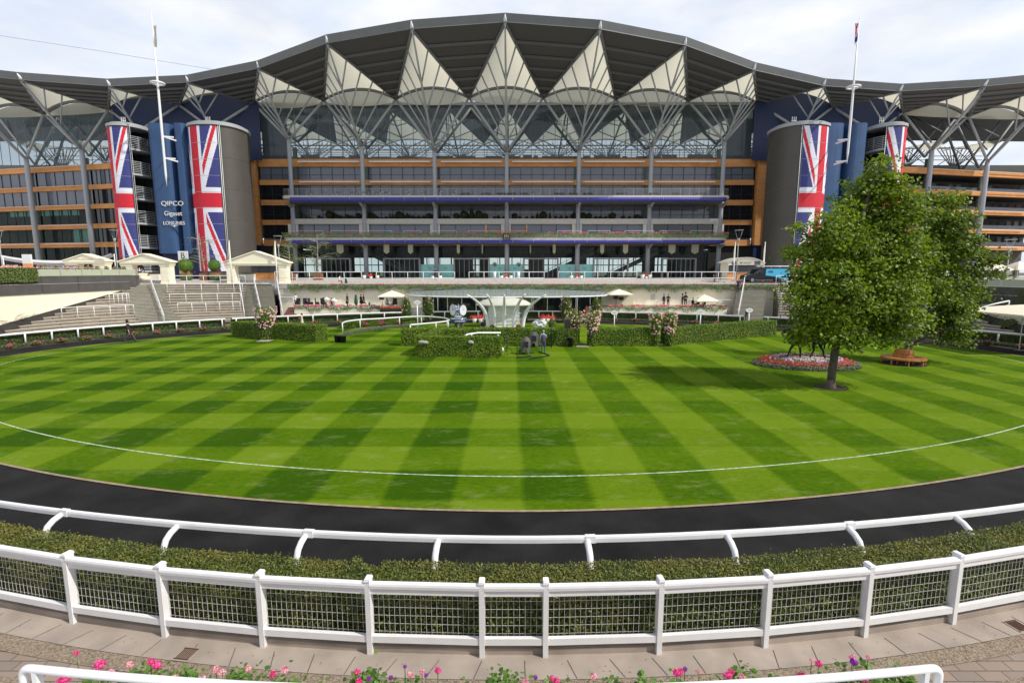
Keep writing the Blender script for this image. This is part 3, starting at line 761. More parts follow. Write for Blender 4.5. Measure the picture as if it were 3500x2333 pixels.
# shrubs in the storey above the stone band
SH=[(1030,18,2),(1047,12,2),(1058,10,0),(1090,14,0),(1127,30,0),(1150,18,0),(1165,14,0),(1187,18,0),(1202,14,0),(1225,22,0),(1268,24,0),(1290,12,0),(1305,10,0),(1320,12,0),(1333,16,2),(1343,14,2),(1364,28,0),(1379,18,0),(1392,18,2),(1400,14,2),(1412,14,0),(1430,14,0),(1448,14,0),(1467,22,0),(1504,12,0),(1518,14,0),(1530,14,0),(1560,22,0),(1587,30,0),(1612,30,2),(1637,30,0),(1658,22,0),(1690,12,0),(1703,14,0),(1722,12,0),(1759,22,0),(1777,13,0),(1800,12,0),(1820,13,0),(1836,18,2),(1857,28,0),(1880,18,2),(1900,13,0),(1918,14,0),(1937,13,0),(1961,22,0),(1993,24,0),(2013,22,0),(2037,13,0),(2053,13,0),(2070,12,0),(2094,24,0),(2131,14,0),(2152,12,0),(2178,18,0),(2190,12,0)]
shrm=plain('topiary_green',(.018,.03,.012),.9,var=.5,vscale=5)
pb=None; pcn=None
SP=YF-.75; zb=zs(748,SB)
def lbl_pos(i,n,what): 
    return what
for i,(x,dd,kind) in enumerate(SH):
    s=dd/1750*92.5; X=xs(x,740,SP)
    src=pb if kind==0 else pcn
    if src is None:
        m=MB(); rr=random.Random(5+kind)
        if kind==0: m.ball((0,0,.52),.5,8)
        else: m.lathe([(.34,.1),(.36,.25),(.22,.8),(.02,1.45)],n=9)
        lf=MB()
        if kind==0: scatter(lf,lambda r:((lambda d:(d*.5+Vector((0,0,.52)),d))(Vector((r.gauss(0,1),r.gauss(0,1),r.gauss(0,1))).normalized())),220,.11,rr)
        else: scatter(lf,lambda r:((lambda t,z:(Vector((cos(t)*.36*(1-z/1.5),sin(t)*.36*(1-z/1.5),z)),(cos(t),sin(t),.3)))(r.uniform(0,6.28),r.uniform(.1,1.4))),200,.10,rr)
        o=m.build('topiary_shrub',shrm); p=MB(); p.lathe([(.16,-.02),(.2,.12)],n=8); p.build('pot',blackp,o); lf.build('foliage',hedgeD,o)
        tag(o,'clipped round shrub standing on the first floor ledge behind the pale stone band','shrub','clipped shrubs along the stone ledge') if kind==0 else tag(o,'pointed cone shrub standing on the ledge above the pale stone band','shrub','clipped shrubs along the stone ledge')
        if kind==0: pb=o
        else: pcn=o
        o.location=(X,SP,zb); o.scale=(s,)*3
    else: copy_tree(src,(X,SP,zb),rz=i*1.3,scale=s)
# balconies
balc=[]
for bi,(yt,yb,ya0,ya1,xa,xb,nm) in enumerate(((667,677,676,690,958,2500,'upper'),(812,822,821,832,965,2490,'lower'))):
    x0,x1=xs(xa,yt,YB),xs(xb,yt,YB); zt,zb_=zs(yt,YB),zs(yb,YB)
    m=GB(); c=1.2
    poly=[(x0,YB+2.2),(x0,YB+.9),(x0+.5,YB+.25),(x0+1.4,YB),(x1-1.4,YB),(x1-.5,YB+.25),(x1,YB+.9),(x1,YB+2.2),(x1-.2,YF),(x0+.2,YF)]
    m.prism(poly,zb_,zt,0); m.put('balcony_deck',stone)
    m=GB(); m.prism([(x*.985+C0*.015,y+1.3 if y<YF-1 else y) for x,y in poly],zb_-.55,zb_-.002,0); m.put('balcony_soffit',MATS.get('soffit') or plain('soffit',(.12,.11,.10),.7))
    # blue roller awnings, in segments between brackets
    zc=(zs(ya0,YB)+zs(ya1,YB))/2; hh=(zs(ya0,YB)-zs(ya1,YB))/2
    xs0=[x0+1.6]; 
    for k in range(-2,4): xs0+= [kX(k)-1.5-8.8+4.4*0, ]
    edges=[]
    for k in range(-3,3):
        b0=kX(k)+1.1 if k>-3 else x0+1.8; b1=kX(k+1)-1.1
        edges+=[(lerp(b0,b1,j/3)+.08,lerp(b0,b1,(j+1)/3)-.08) for j in range(3)]
        edges.append((kX(k+1)-1.,kX(k+1)+1.) if k<2 else (kX(3)-1.,x1-1.6))
    for (a_,b_) in edges:
        m=GB(); P=[]
        prof=[(-.25,hh),(-.42,hh*.55),(-.5,0),(-.42,-hh*.55),(-.1,-hh),(.25,-hh*.9),(.25,hh*.8)]
        vs=[(x,YB-.3+py_,zc+pz) for x in (a_,b_) for py_,pz in prof]; K=len(prof)
        m.add(vs,[(q,(q+1)%K,K+(q+1)%K,K+q) for q in range(K)]+[tuple(range(K)),tuple(range(K,2*K))[::-1]])
        m.put('awning',awnb)
    for (a_,b_) in edges: m=GB(); m.tube([(a_-.08,YB-.2,zc+hh*1.2),(a_-.08,YB-.62,zc+hh*.3),(a_-.08,YB-.5,zc-hh*.5)],.07,6); m.put('awning_bracket',steel)
    for k in range(-3,4):
        m=GB(); m.add([(kX(k)-.22,YC,zb_-1.35),(kX(k)+.22,YC,zb_-1.35),(kX(k)+.22,YB+1.4,zb_-.55),(kX(k)-.22,YB+1.4,zb_-.55),(kX(k)-.22,YC,zb_-.5),(kX(k)+.22,YC,zb_-.5)],[(0,1,2,3),(0,3,4),(1,5,2),(4,3,2,5)]); m.put('bracket',steel)
    balc.append((x0,x1,zt,zb_))
# upper balcony rail
x0,x1,zt,_=balc[0]
m=GB(); rail=[(x0+.15,YB+2.1),(x0+.15,YB+.95),(x0+.6,YB+.35),(x0+1.4,YB+.12),(x1-1.4,YB+.12),(x1-.6,YB+.35),(x1-.15,YB+.95),(x1-.15,YB+2.1)]
for z,r_ in ((1.12,.035),(.92,.016),(.74,.016),(.56,.016),(.38,.016),(.2,.016)): m.tube([(x,y,zt+z) for x,y in rail],r_,5)
x=x0+1.4
while x<x1-1.3: m.bar((x,YB+.12,zt),(x,YB+.12,zt+1.12),.05,.05); x+=1.62
m.put('balcony_rail',steel)
# lower balcony: flower boxes with trailing green in front of a rail
x0,x1,zt,_=balc[1]
m=GB(); m.box(x0+.4,x1-.4,YB+.05,YB+.5,zt,zt+.5); m.put('balcony_planter',greyconc)
lf=GB(); rr=random.Random(31)
for _ in range(9000):
    x=rr.uniform(x0,x1); z=zt+rr.uniform(-.02,.86); lf.leaf((x,YB-.05+rr.gauss(0,.09),z),(rr.gauss(0,.4),-1,rr.gauss(0,.4)),.16,0,rr)
o=lf.put('balcony_foliage',leafy('balcony_leaf_lit',(.14,.22,.04),(.38,.46,.16),.6,.25,(.10,.17,.02),1.4))  # leaf colour brightened to stand in for light lost under the roof
lf=GB()
for _ in range(1000):
    x=rr.uniform(x0,x1); 
    if sin(x*2.1)+sin(x*.7+1)<-.4: continue
    for _k in range(2): lf.leaf((x+rr.gauss(0,.05),YB+rr.gauss(0,.1),zt+.88+rr.gauss(0,.05)),(0,-1,.5),.13,0,rr,.9)
lf.put('balcony_flowers',[magF])
m=GB()
for (a_,b_) in ((990,1105),(1130,1340),(1380,1440),(1480,1560),(1600,1665),(1905,1985),(2010,2085),(2135,2235),(2255,2330),(2360,2440)):
    X0,X1=xs(a_,795,YB+.9),xs(b_,795,YB+.9); m.tube(soft_tube([(X0,YB+.9,zt),(X0,YB+.9,zt+1.25),(X1,YB+.9,zt+1.25),(X1,YB+.9,zt)],.15),.035,5)
m.put('balcony_rail',whited)
m=GB()   # timber framed royal box rail at the centre
X0,X1=xs(1661,780,YB+1),xs(1800,780,YB+1)
for x in (X0,X1): m.bar((x,YB+1,zt),(x,YB+1,zt+2.3),.22,.18)
m.bar((X0,YB+1,zt+1.2),(X1,YB+1,zt+1.2),.12,.16)
m.put('timber_rail',cedar)
# dark board with a small heraldic emblem in the middle of the lower balcony
cx=xs(1731,808,YB-.5); zc=zs(808,YB-.5)
m=MB(); m.box(-.62,.62,-.04,.04,-.55,.55); o=m.build('emblem_board',blackp); o.location=(cx,YB-.45,zc); tag(o,'small black board with a coat of arms on the centre of the lower balcony','board')
m=MB(); m.lathe([(.001,0),(.2,.0),(.2,.02),(.001,.02)],n=14); q=m.build('emblem',plain('emblem_gold',(.45,.3,.1),.5),o); q.rotation_euler=(pi/2,0,0); q.location=(0,-.045,.05)
m=MB()
for s in (-1,1):
    m.tube([(s*.34,-.06,-.3),(s*.3,-.06,0),(s*.36,-.06,.2),(s*.28,-.06,.32)],[.05,.08,.07,.05],6); m.tube([(s*.3,-.06,-.05),(s*.2,-.06,.05)],.03,5)
m.box(-.4,.4,-.06,-.045,-.42,-.36); m.lathe([(.001,.25),(.12,.25),(.14,.38),(.001,.42)],(0,-.05,0),n=8)
m.build('emblem_supporters',plain('emblem_pale',(.5,.42,.36),.6),o)
# balcony tables
tb=None
for i,(x,y) in enumerate([(1063,0),(1108,0),(1151,0),(1203,0),(1245,0),(1287,0),(1319,0),(1396,0),(1445,0),(1506,0),(1552,0),(1590,1),(1662,1),(1713,1),(1748,1),(1792,1),(1823,0),(1912,1),(1960,1),(2010,1),(2125,1),(2235,1),(2310,1),(2395,1)]):
    X=xs(x,665,YB+1.9); zt1=balc[0][2]
    if y==0:
        if tb is None:
            tb=empty('balcony_table',(X,YB+1.9,zt1),label='small round steel table with slim chairs on the left half of the upper balcony',cat='table',group='tables on the upper balcony')
            m=MB(); m.lathe([(.001,.72),(.4,.72),(.4,.75),(.001,.75)],n=14); m.build('tabletop',plain('tabletop_dark',(.08,.08,.08),.4),tb)
            m=MB(); m.tube([(0,0,0),(0,0,.72)],.04,6); m.lathe([(.25,0),(.25,.02)],n=10); m.build('stem',whited,tb)
            for s in (-1,1):
                m=MB()
                for dx in (0,.35): 
                    m.tube([(s*(.55+dx),-.15,0),(s*(.55+dx),-.15,.43 if dx==0 else .8)],.02,5); m.tube([(s*(.55+dx),.15,0),(s*(.55+dx),.15,.43 if dx==0 else .8)],.02,5)
                m.box(min(s*.55,s*.9),max(s*.55,s*.9),-.18,.18,.42,.45); m.box(min(s*.88,s*.92),max(s*.88,s*.92),-.16,.16,.6,.82); m.build('chair_frame',steel,tb)
        else: copy_tree(tb,(X,YB+1.9,zt1),rz=.2*i)
    else:
        if 'sofa' not in globals():
            sofa=empty('balcony_sofa',(X,YB+2,zt1),label='low dark wicker seat on the right half of the upper balcony',cat='sofa',group='wicker seats on the upper balcony')
            m=MB(); m.box(-.75,.75,-.35,.35,.1,.4); m.build('seat',plain('wicker',(.035,.03,.028),.7),sofa)
            m=MB(); m.box(-.75,.75,.25,.38,.4,.75); m.box(-.85,-.75,-.35,.38,.05,.6); m.box(.75,.85,-.35,.38,.05,.6); m.build('backrest',MATS['wicker'],sofa)
        else: copy_tree(sofa,(X,YB+2,zt1),rz=.0)
# ---- ground floor lobby
zg=4.95; z1=zs(833,YF)
m=GB(); xa,xb=xs(1035,900,YF),xs(2420,900,YF)
m.add([(xa,YF+.05,zg),(xb,YF+.05,zg),(xb,YF+.05,z1),(xa,YF+.05,z1)],[(0,1,2,3)]); m.put('lobby_glass',gl_gn)
m=GB(); x=xa
while x<xb+.1: m.box(x-.035,x+.035,YF-.05,YF+.04,zg,z1); x+=2.17
zz=zs(862,YF); m.box(xa,xb,YF-.06,YF+.03,zz-.04,zz+.04); m.put('lobby_mullions',MATS['mullion_dark'])
for (a_,b_) in ((1083,1197),(1314,1434),(1553,1671),(1790,1906),(2030,2146),(2264,2376)):
    X0,X1=xs(a_,900,YF-.6),xs(b_,900,YF-.6); ztp=zs(886,YF-.6)
    pf=GB(); pf.box(X0-.16,X0+.1,YF-.9,YF-.1,zg,ztp); pf.box(X1-.1,X1+.16,YF-.9,YF-.1,zg,ztp); pf.box(X0-.16,X1+.16,YF-.9,YF-.1,ztp,ztp+.22)
    p=pf.put('door_portal',steel)
    m=GB(); n_=7
    for i in range(1,n_): x=lerp(X0,X1,i/n_); m.box(x-.05,x+.05,YF-.6,YF-.5,zg,ztp)
    q=m.put('door_leaves',plain('door_frame_grey',(.28,.29,.30),.4) if 'door_frame_grey' not in MATS else MATS['door_frame_grey'])
for (a_,b_) in ((1437,1551),(1674,1788),(1912,2026)):
    m=GB(); m.box(xs(a_,925,YF-.3),xs(b_,925,YF-.3),YF-.32,YF-.22,zg+.05,zs(903,YF-.3)); pnl=m.put('teal_panel',teal)
    X0=xs(a_,925,YF-.3); X1=xs(b_,925,YF-.3)
    m=GB(); rr=random.Random(a_)
    for cx_ in (.27,.73):
        X=lerp(X0,X1,cx_); m.box(X-.35,X-.2,YF-.34,YF-.325,zg+2.25,zg+2.35)
        for j in range(3): w_=rr.uniform(.5,.9); m.box(X-w_*.3,X+w_*.7,YF-.34,YF-.325,zg+1.6+j*.16,zg+1.64+j*.16)
        m.box(X-.3,X+.5,YF-.34,YF-.325,zg+.45,zg+.49)
    m.put('panel_print',plain('panel_ink',(.05,.2,.22),.5) if 'panel_ink' not in MATS else MATS['panel_ink'])
# lobby interior: floor, ceiling, escalators, cores, far glazing
m=GB(); m.box(xa,xb,YF+.3,128,4.7,4.93); m.put('lobby_floor',plain('lobby_floor_stone',(.16,.14,.12),.3))
m=GB(); m.box(XL,XR,YF+.3,130,z1-.2,z1+.5); m.put('lobby_ceiling',inside)
m=GB()
for (a_,b_,Y0,Y1,h) in ((-38,-33,103,108,6),(-25,-20,112,118,6),(-13,-9,115,120,6),(4,7,112,118,6),(14,17,118,122,6),(33,38,103,110,6)):
    m.box(a_,b_,Y0,Y1,4.95,z1)
m.put('lobby_core',insidem)
m=GB()
r=random.Random(8)
for x in range(-60,60,3): m.box(x-.12,x+.12,127.8,128,4.95,z1)
m.box(-60,60,127.7,128.1,9.4,z1); m.box(-60,60,127.7,128,7.55,7.75)
for _ in range(30):
    x=r.uniform(-52,52); m.box(x,x+r.uniform(1,3.5),127.5,127.7,4.95,r.choice((5.9,6.6,9.4)))
m.put('far_glazing_frame',inside)
for (xa_,za,xb_,zb_,Y) in ((-30,10.5,-19,4.95,104),(6,4.95,18,10.5,108),(19,4.95,31,10.8,105)):
    m=GB(); m.bar((xa_,Y,za),(xb_,Y,zb_),1.2,.75,0); m.bar((xa_,Y-.6,za+.9),(xb_,Y-.6,zb_+.9),.08,.08,1); m.put('escalator',[plain('escalator_side',(.20,.19,.18),.5) if 'escalator_side' not in MATS else MATS['escalator_side'],goldl])
m=GB(); r=random.Random(9)
for _ in range(26):
    x=r.uniform(-38,38); Y=r.uniform(100,116); 
    if r.random()<.5: m.lathe([(.5,1.0),(.5,1.06)],(x,Y,4.95),8); m.tube([(x,Y,4.95),(x,Y,6.)],.04,5)
    else: m.box(x,x+r.uniform(.8,2.5),Y,Y+.7,4.95,5.95)
m.put('lobby_furniture',plain('lobby_furn',(.12,.08,.06),.6))
# dark returns at both ends of the lobby
for s in (-1,1):
    m=GB(); X0=(xs(872,900,YF) if s<0 else xb); X1=(xa if s<0 else xs(2600,900,YF)); m.box(X0,X1,YF+.2,YF+.6,zg,z1); m.put('end_wall',inside)
# pennants hanging under the lower balcony
pn=None
for i,x in enumerate((1162,1321,1403,1567,1649,1812,1894,2058,2138,2297,2376)):
    X=xs(x,850,YB+3); wv=[.62,.5,.45,.3,.16,.16,.3,.36,.45,.6,.66][i]; zt_=zs(832,YB+3); zb_=zs(868,YB+3)
    m=MB(); m.add([(-wv,0,0),(wv,0,0),(wv,.03,-(zt_-zb_)*.8),(0,.03,-(zt_-zb_)),(-wv,.03,-(zt_-zb_)*.8),(-wv,.05,0),(wv,.05,0),(wv,.06,-(zt_-zb_)*.8),(0,.06,-(zt_-zb_)),(-wv,.06,-(zt_-zb_)*.8)],[(0,1,2,3,4)[::-1],(5,6,7,8,9),(0,4,9,5),(1,6,7,2)])
    o=m.build('pennant',pennant); o.location=(X,YB+3,zt_); o.rotation_euler=(0,0,[.0,.3,.4,.6,.9,-.9,-.6,-.5,-.4,-.2,0][i])
    tag(o,'narrow cream pennant hanging under the lower balcony over the lobby doors','pennant','cream pennants above the lobby')
    m=MB(); m.tube([(-wv,.02,.03),(wv,.02,.03)],.025,5); m.build('rod',goldl,o)
# ---- upper atrium glass, its frame and what stands behind
zt=36.0; z0=zs(545,YF); XA,XB=xs(884,450,YF),xs(2580,450,YF)
m=GB(); m.add([(XA,YF,z0),(XB,YF,z0),(XB,YF,zt),(XA,YF,zt)],[(0,1,2,3)]); m.put('atrium_glass',gl_up)
m=GB(); x=XA
while x<=XB+.1: m.bar((x,YF+.12,z0),(x,YF+.12,zt),.06,.09); m.bar((x,YF+.5,z0),(x,YF+.5,zt+1),.05,.05); x+=2.17
for z in (30.,33.4): m.bar((XA,YF+.1,z),(XB,YF+.1,z),.04,.05)
m.put('atrium_mullions',plain('mullion_green',(.10,.14,.135),.4))
m=GB(); m.box(XA,XB,YF-.2,YF+1.,zt,zt+.5); m.put('head_beam',dsteel)
m=GB(); m.box(XA,XA+4.6,YF+1.2,YF+1.4,z0,zt+.2); m.box(XB-4.6,XB,YF+1.2,YF+1.4,z0,zt+.2); m.put('atrium_side_wall',plain('atrium_wall_grey',(.16,.18,.19),.7))
YA,ZA_,YZ,ZZ=120.,41.3,142.,39.5
m=GB()
ceil=plain('atrium_ceiling',(.085,.095,.105),.8)
m.add([(-75,YF+.9,zt+.3),(75,YF+.9,zt+.3),(75,YA,ZA_),(-75,YA,ZA_)],[(0,3,2,1)]); 
m.add([(-75,YF+.9,zt+.9),(75,YF+.9,zt+.9),(75,YA,ZA_+.6),(-75,YA,ZA_+.6)],[(0,1,2,3)])
for k in range(-5,6):
    X=kX(k); m.add([(X,YA,ZA_),(X+13,YA,ZA_),(X+6.5,YZ,ZZ)],[(0,2,1)])
m.put('atrium_ceiling',ceil)
for k in range(-5,6):
    X=kX(k); m=GB(); rows=[]
    for i in range(7):
        t=i/6; rows.append([Vector((X+lerp(-6.4,6.4,s/6)*t, lerp(YA,YZ,t), lerp(ZA_,ZZ,t)+1.4*t*4*(s/6)*(1-s/6))) for s in range(7)])
    m.grid(rows,0,True); m.put('rear_canopy_membrane',fabric)
    m=GB(); nd=Vector((X,YZ-1,35.6)); ap=Vector((X,YA,ZA_-.2))
    m.tube([nd,nd.lerp(ap,.5)+up(-.3),ap],.2,6)
    for s in (-1,1):
        for (a_,b_) in ((.75,.3),(.5,.55),(.25,.8),(0,1)):
            m.tube([nd.lerp(ap,a_),ap.lerp(Vector((X+s*6.5,YZ,ZZ)),b_)],.14,5)
        for q in (1.2,2.6,4.,5.2): m.tube([nd,(X+s*q,YZ,ZZ+.4)],.11,5)
        m.tube([(X+s*6.5,YZ,ZZ),(X+s*1.5,YZ,35.4)],.11,5); m.tube([(X+s*6.5,YZ,ZZ-1.4),(X,YZ,ZZ-1.)],.1,5)
    m.tube([(X+lerp(-6.4,6.4,i/10),YZ,ZZ+1.4*4*(i/10)*(1-i/10)) for i in range(11)],.2,6)
    for i in range(1,10): m.bar((X+lerp(-6.4,6.4,i/10),YZ+.2,ZZ-.3),(X+lerp(-6.4,6.4,i/10),YZ+.2,ZZ+1.3*4*(i/10)*(1-i/10)),.08,.08)
    m.bar((X-6.5,YZ,ZZ-.3),(X+6.5,YZ,ZZ-.3),.25,.3)
    m.put('rear_branch_struts',steel)
m=GB()
for z in (36.9,37.35,37.8,38.25,38.7): m.bar((-75,YZ+2,z),(75,YZ+2,z),.06,.13)
x=-75
while x<75: m.bar((x,YZ+2,35.5),(x,YZ+2,38.9),.14,.14); x+=3.25
m.put('rear_balustrade',dsteel)
m=GB(); m.box(-75,75,YZ-3,YZ,20,35.55); r=random.Random(4); x=-74
while x<74:
    w_=r.uniform(1,5); m.box(x,x+w_,YZ-3,YZ-2.5,35.55,35.55+r.uniform(.1,.7)); x+=w_+r.uniform(.3,3)
m.put('rear_seating',plain('rear_seat_grey',(.10,.11,.11),.8))
m=GB()
for k in range(-3,4):   # inner struts just behind the glass
    n=ND[k]+Vector((0,4,.6))
    for v in (VN[k-.5],VN[k+.5]): m.tube([n,v+Vector((0,4,-.6))],.24,6)
    for s,q in ((-1,.3),(-1,.6),(1,.3),(1,.6)): m.tube([n.lerp(VN[k+s*.5]+Vector((0,4,-.6)),q),Vector((n.x+s*q*4,YF+6,37.2))],.13,5)
m.put('inner_struts',dsteel)
# ---- timber end blocks and the blue walls beside them
for s,(pa,pb_) in ((-1,(833,886)),(1,(2579,2650))):
    m=GB(); X0,X1=xs(pa-12 if s<0 else pa,700,YF),xs(pb_ if s<0 else pb_,700,YF); m.box(X0,X1,YF-.8,YF+.6,zs(838,YF-.8),zs(547,YF-.8)); m.put('timber_block',cedar)
    m=GB(); m.box(X0-(6 if s<0 else 0),X1+(6 if s>0 else 0),YF-.6,YF+.5,4.9,zs(838,YF-.8)); m.put('base_wall',bluedk)
for s in (-1,1):
    Xi=xs(883,450,95.6) if s<0 else xs(2582,450,95.6); Xo=xs(386,450,96) if s<0 else xs(3072,450,96); Xi2=xs(833,700,96) if s<0 else xs(2650,700,96)
    m=GB(); xx=sorted((Xi,Xo)); yw=96.4
    top=[]; 
    n_=24; hi=[]; lo=[]
    for i in range(n_+1):
        x=lerp(xx[0],xx[1],i/n_); kk=(x-C0)/13.; f_=(kk-.5)-math.floor(kk-.5); vv=[v for v in VN.values()]
        hi.append(Vector((x,yw,36.+1.75*4*f_*(1-f_)*.9))); lo.append(Vector((x,yw,zs(548,yw))))
    m.grid([lo,hi]); m.put('blue_wall',bluedk)
    xx=sorted((Xi2,Xo)); m=GB(); m.box(xx[0],xx[1],yw-.02,yw+.3,4.9,zs(548,yw)); m.put('blue_wall',bluedk)
# ---- wings
for s in (-1,1):
    XX0=C0+s*71.2; XX1=C0+s*112
    def W(X,z,off=0): return Vector((X,wingY(X)+off,z))
    Yr=wingY(kX(-6)); 
    ybands=((563,582),(632,648),(698,714),(765,781),(828,845))
    if s>0: ybands=((574,594),(646,662),(713,728),(778,793),(838,852))
    Zb=[(zs(b,Yr),zs(a,Yr)) for a,b in ybands]
    def slabw(z0,z1,o0,o1,name,mat,X0=XX0,X1=XX1):
        m=GB(); vs=[W(X0,z0,o0),W(X1,z0,o0),W(X1,z0,o1),W(X0,z0,o1),W(X0,z1,o0),W(X1,z1,o0),W(X1,z1,o1),W(X0,z1,o1)]
        m.add(vs,[(0,3,2,1),(4,5,6,7),(0,1,5,4),(1,2,6,5),(2,3,7,6),(3,0,4,7)]); return m.put(name,mat)
    for (a_,b_) in Zb: slabw(a_,b_,-.4,.2,'timber_band',cedar)
    bays=[kX(s*5.55),kX(s*6),kX(s*7),kX(s*8),kX(s*8.6)]
    lev=[(Zb[i+1][1],Zb[i][0]) for i in range(4)]+[(4.95,Zb[4][0])]
    for i,(a_,b_) in enumerate(lev):
        if s<0:
            for j in range(4):
                X0,X1=bays[j],bays[j+1]; m=GB(); g=[gl_dk,gl_dk,gl_gn,gl_gn,gl_gn][i] if j>0 else ([gl_dk,gl_bk,gl_bk,gl_bk,gl_bk][i])
                m.add([W(X0-.35*s*-1,a_,0),W(X1,a_,0),W(X1,b_,0),W(X0-.35*s*-1,b_,0)],[(0,1,2,3)],0)
                for q in range(7): 
                    X=lerp(X0,X1,q/6); m.bar(W(X,a_,-.05),W(X,b_,-.05),.08,.1,1)
                m.put('window',[g,MATS['mullion_dark']])
            slabw(a_-.3,b_+.3,3.6,3.8,'room_interior',insidem if i<4 else inside)
            slabw(b_-.02,b_+.3,.3,3.8,'storey_floor',inside)
            if i in (2,3):
                m=GB(); r=random.Random(i+3)
                for X in ([lerp(bays[1],bays[2],q/6) for q in (0.1,1.1,2.1)] if i==3 else [lerp(bays[1],bays[3],q/12) for q in range(2,10)]):
                    zz0=a_ if i==3 else b_-1.; m.add([W(X,zz0,.4),W(X+s*1.7,zz0,.4),W(X+s*1.7,b_,.4),W(X,b_,.4)],[(0,1,2,3)])
                m.put('window_blind',plain('blind_teal',(.22,.42,.38),.6) if 'blind_teal' not in MATS else MATS['blind_teal'])
        else:
            slabw(a_-.3,b_+.3,6.,6.2,'room_interior',insidem)
            slabw(b_-.02,b_+.5,.3,6.,'storey_floor',inside); 
            if i<4: slabw(a_+.0,a_+.9,1.2,1.3,'balustrade',gl_dk); slabw(a_-.1,a_+.35,.25,1.2,'balcony_deck',MATS.get('dark_deck') or plain('dark_deck',(.12,.12,.12),.7))
            m=GB(); r=random.Random(i+30)
            for q in range(20):
                X=lerp(XX0,XX1,(q+.3)/20); m.add([W(X,a_,5.8),W(X+1.1,a_,5.8),W(X+1.1,a_+2.3,5.8),W(X,a_+2.3,5.8)],[(0,1,2,3)],r.choice((0,1,2)))
            m.put('balcony_door',[MATS.get('maroon') or plain('maroon',(.10,.02,.02),.6),MATS.get('pale_door') or plain('pale_door',(.22,.24,.25),.6),MATS.get('slate_door') or plain('slate_door',(.05,.055,.06),.6)])
    # sunshades
    for j in range(len(bays)-1):
        for i,(a_,b_) in enumerate(Zb):
            X0,X1=bays[j]+s*.9,bays[j+1]-s*.9
            if j==0: continue
            m=GB(); z=(a_+b_)/2+.15
            for q in range(4): m.bar(W(X0,z+.05*q,-1.5+.28*q),W(X1,z+.05*q,-1.5+.28*q),.16,.03)
            m.put('sunshade',whited)
    for k in (s*6,s*7):
        n=ND[k]; m=GB(); m.tube([Vector((n.x,n.y,4.95)),n-up(1.2),n],[.44,.42,.36],12); m.put('column',colm)
        m=GB(); m.tube([Vector((n.x+s*1.1,n.y+2.2,4.95)),Vector((n.x+s*1.1,n.y+2.2,n.z-1))],.4,10); m.put('back_column',MATS['back_column_green'])
        m=GB()
        for v in (VN[k-.5],VN[k+.5]):
            for o_ in ((0,3.,0),(s*1.1,7,1.)): m.tube([n+Vector((s*1.1,o_[1],-.5)),v+Vector(o_)],.22,6)
            for q in (.35,.65): m.tube([n.lerp(v,q)+Vector((0,3,0)),Vector((n.x+(v.x-n.x)*.3*q,n.y+8,36.5))],.14,5)
        m.put('inner_struts',dsteel)
    ztop=zs(352,Yr)
    if s<0:
        m=GB(); m.add([W(XX0,Zb[0][1],0),W(XX1,Zb[0][1],0),W(XX1,ztop,0),W(XX0,ztop,0)],[(0,1,2,3)]); m.put('atrium_glass',gl_up)
        m=GB()
        for q in range(20): X=lerp(XX0,XX1,q/19); m.bar(W(X,Zb[0][1],.1),W(X,ztop,.1),.07,.09)
        m.put('atrium_mullions',MATS['mullion_green'])
    # dark rear ceiling, pale rear canopies, struts against the sky
    m=GB(); m.add([W(XX0-s*6,ztop-.6,.6),W(XX1+s*30,ztop-.6,.6),Vector((XX1+s*40,134,38.1)),Vector((XX0-s*6,131,38.1))],[(0,1,2,3)]); m.add([W(XX0-s*6,ztop,.6),W(XX1+s*30,ztop,.6),Vector((XX1+s*40,134,38.7)),Vector((XX0-s*6,131,38.7))],[(0,1,2,3)]); m.put('rear_ceiling',ceil)
    for k in range(5,10):
        X=C0+s*(13*k+2); m=GB(); 
        a_=Vector((X,127,37.5)); l_=Vector((X-5.8,141,37.2)); q_=Vector((X+5.8,141,37.2))
        m.grid([[a_.lerp(l_.lerp(q_,j/6)+up(1.2*4*(j/6)*(1-j/6)),i/5) for j in range(7)] for i in range(6)],0,True); m.put('rear_canopy_membrane',fabric)
        m=GB(); nd=Vector((X,142,33))
        for q in range(-5,6): m.tube([nd,(X+q*1.25,141,38.7)],.12,5)
        m.bar((X-6.5,141,38.3),(X+6.5,141,38.3),.3,.4); m.bar((X-6.5,141,36.3),(X+6.5,141,36.3),.12,.15); m.bar((X-6.5,141,35.3),(X+6.5,141,35.3),.12,.15)
        m.tube([(X-6.5,141,33),(X+1,141,38)],.1,5); m.tube([(X+6.5,141,33),(X-1,141,38)],.1,5)
        m.put('rear_branch_struts',dsteel)
    m=GB(); X0,X1=sorted((XX0-s*14,XX1+s*40)); m.box(X0,X1,139,142,15,33.6); m.put('rear_seating',MATS['rear_seat_grey'])
# ================================================================ stair towers with hanging banners
towm=plain('tower_mesh',(.072,.066,.058),.55,var=.08,vscale=.5)
def supell(cx,cy,a,b,th,n=2.3):
    st,ct=sin(th),cos(th)
    return Vector((cx+a*math.copysign(abs(st)**(2/n),st), cy-b*math.copysign(abs(ct)**(2/n),ct),0))
zt_t=28.4
def jack(u,v):
    """vertical hanging flag: v along its length (-1..1), u across (-1..1); returns 0 red 1 white 2 blue"""
    x,y=v,u*.5      # flag space: length 2, width 1
    ax,ay=abs(x),abs(y)
    if ay<.1 or ax<.1*1.0: return 0
    if ay<.1667 or ax<.1667: return 1
    # diagonals, counterchanged
    s=1 if x*y>0 else -1
    d=(y*s - x*s*s*.5*(1 if True else 0)) if s>0 else (-y - x*.5)
    d=d/1.118 if x>0 else -d/1.118
    # d>0 on one side of the diagonal of that quadrant
    if abs(d)<.1:
        if 0<(d if s>0 else -d)<.0667: return 0
        return 1
    return 2
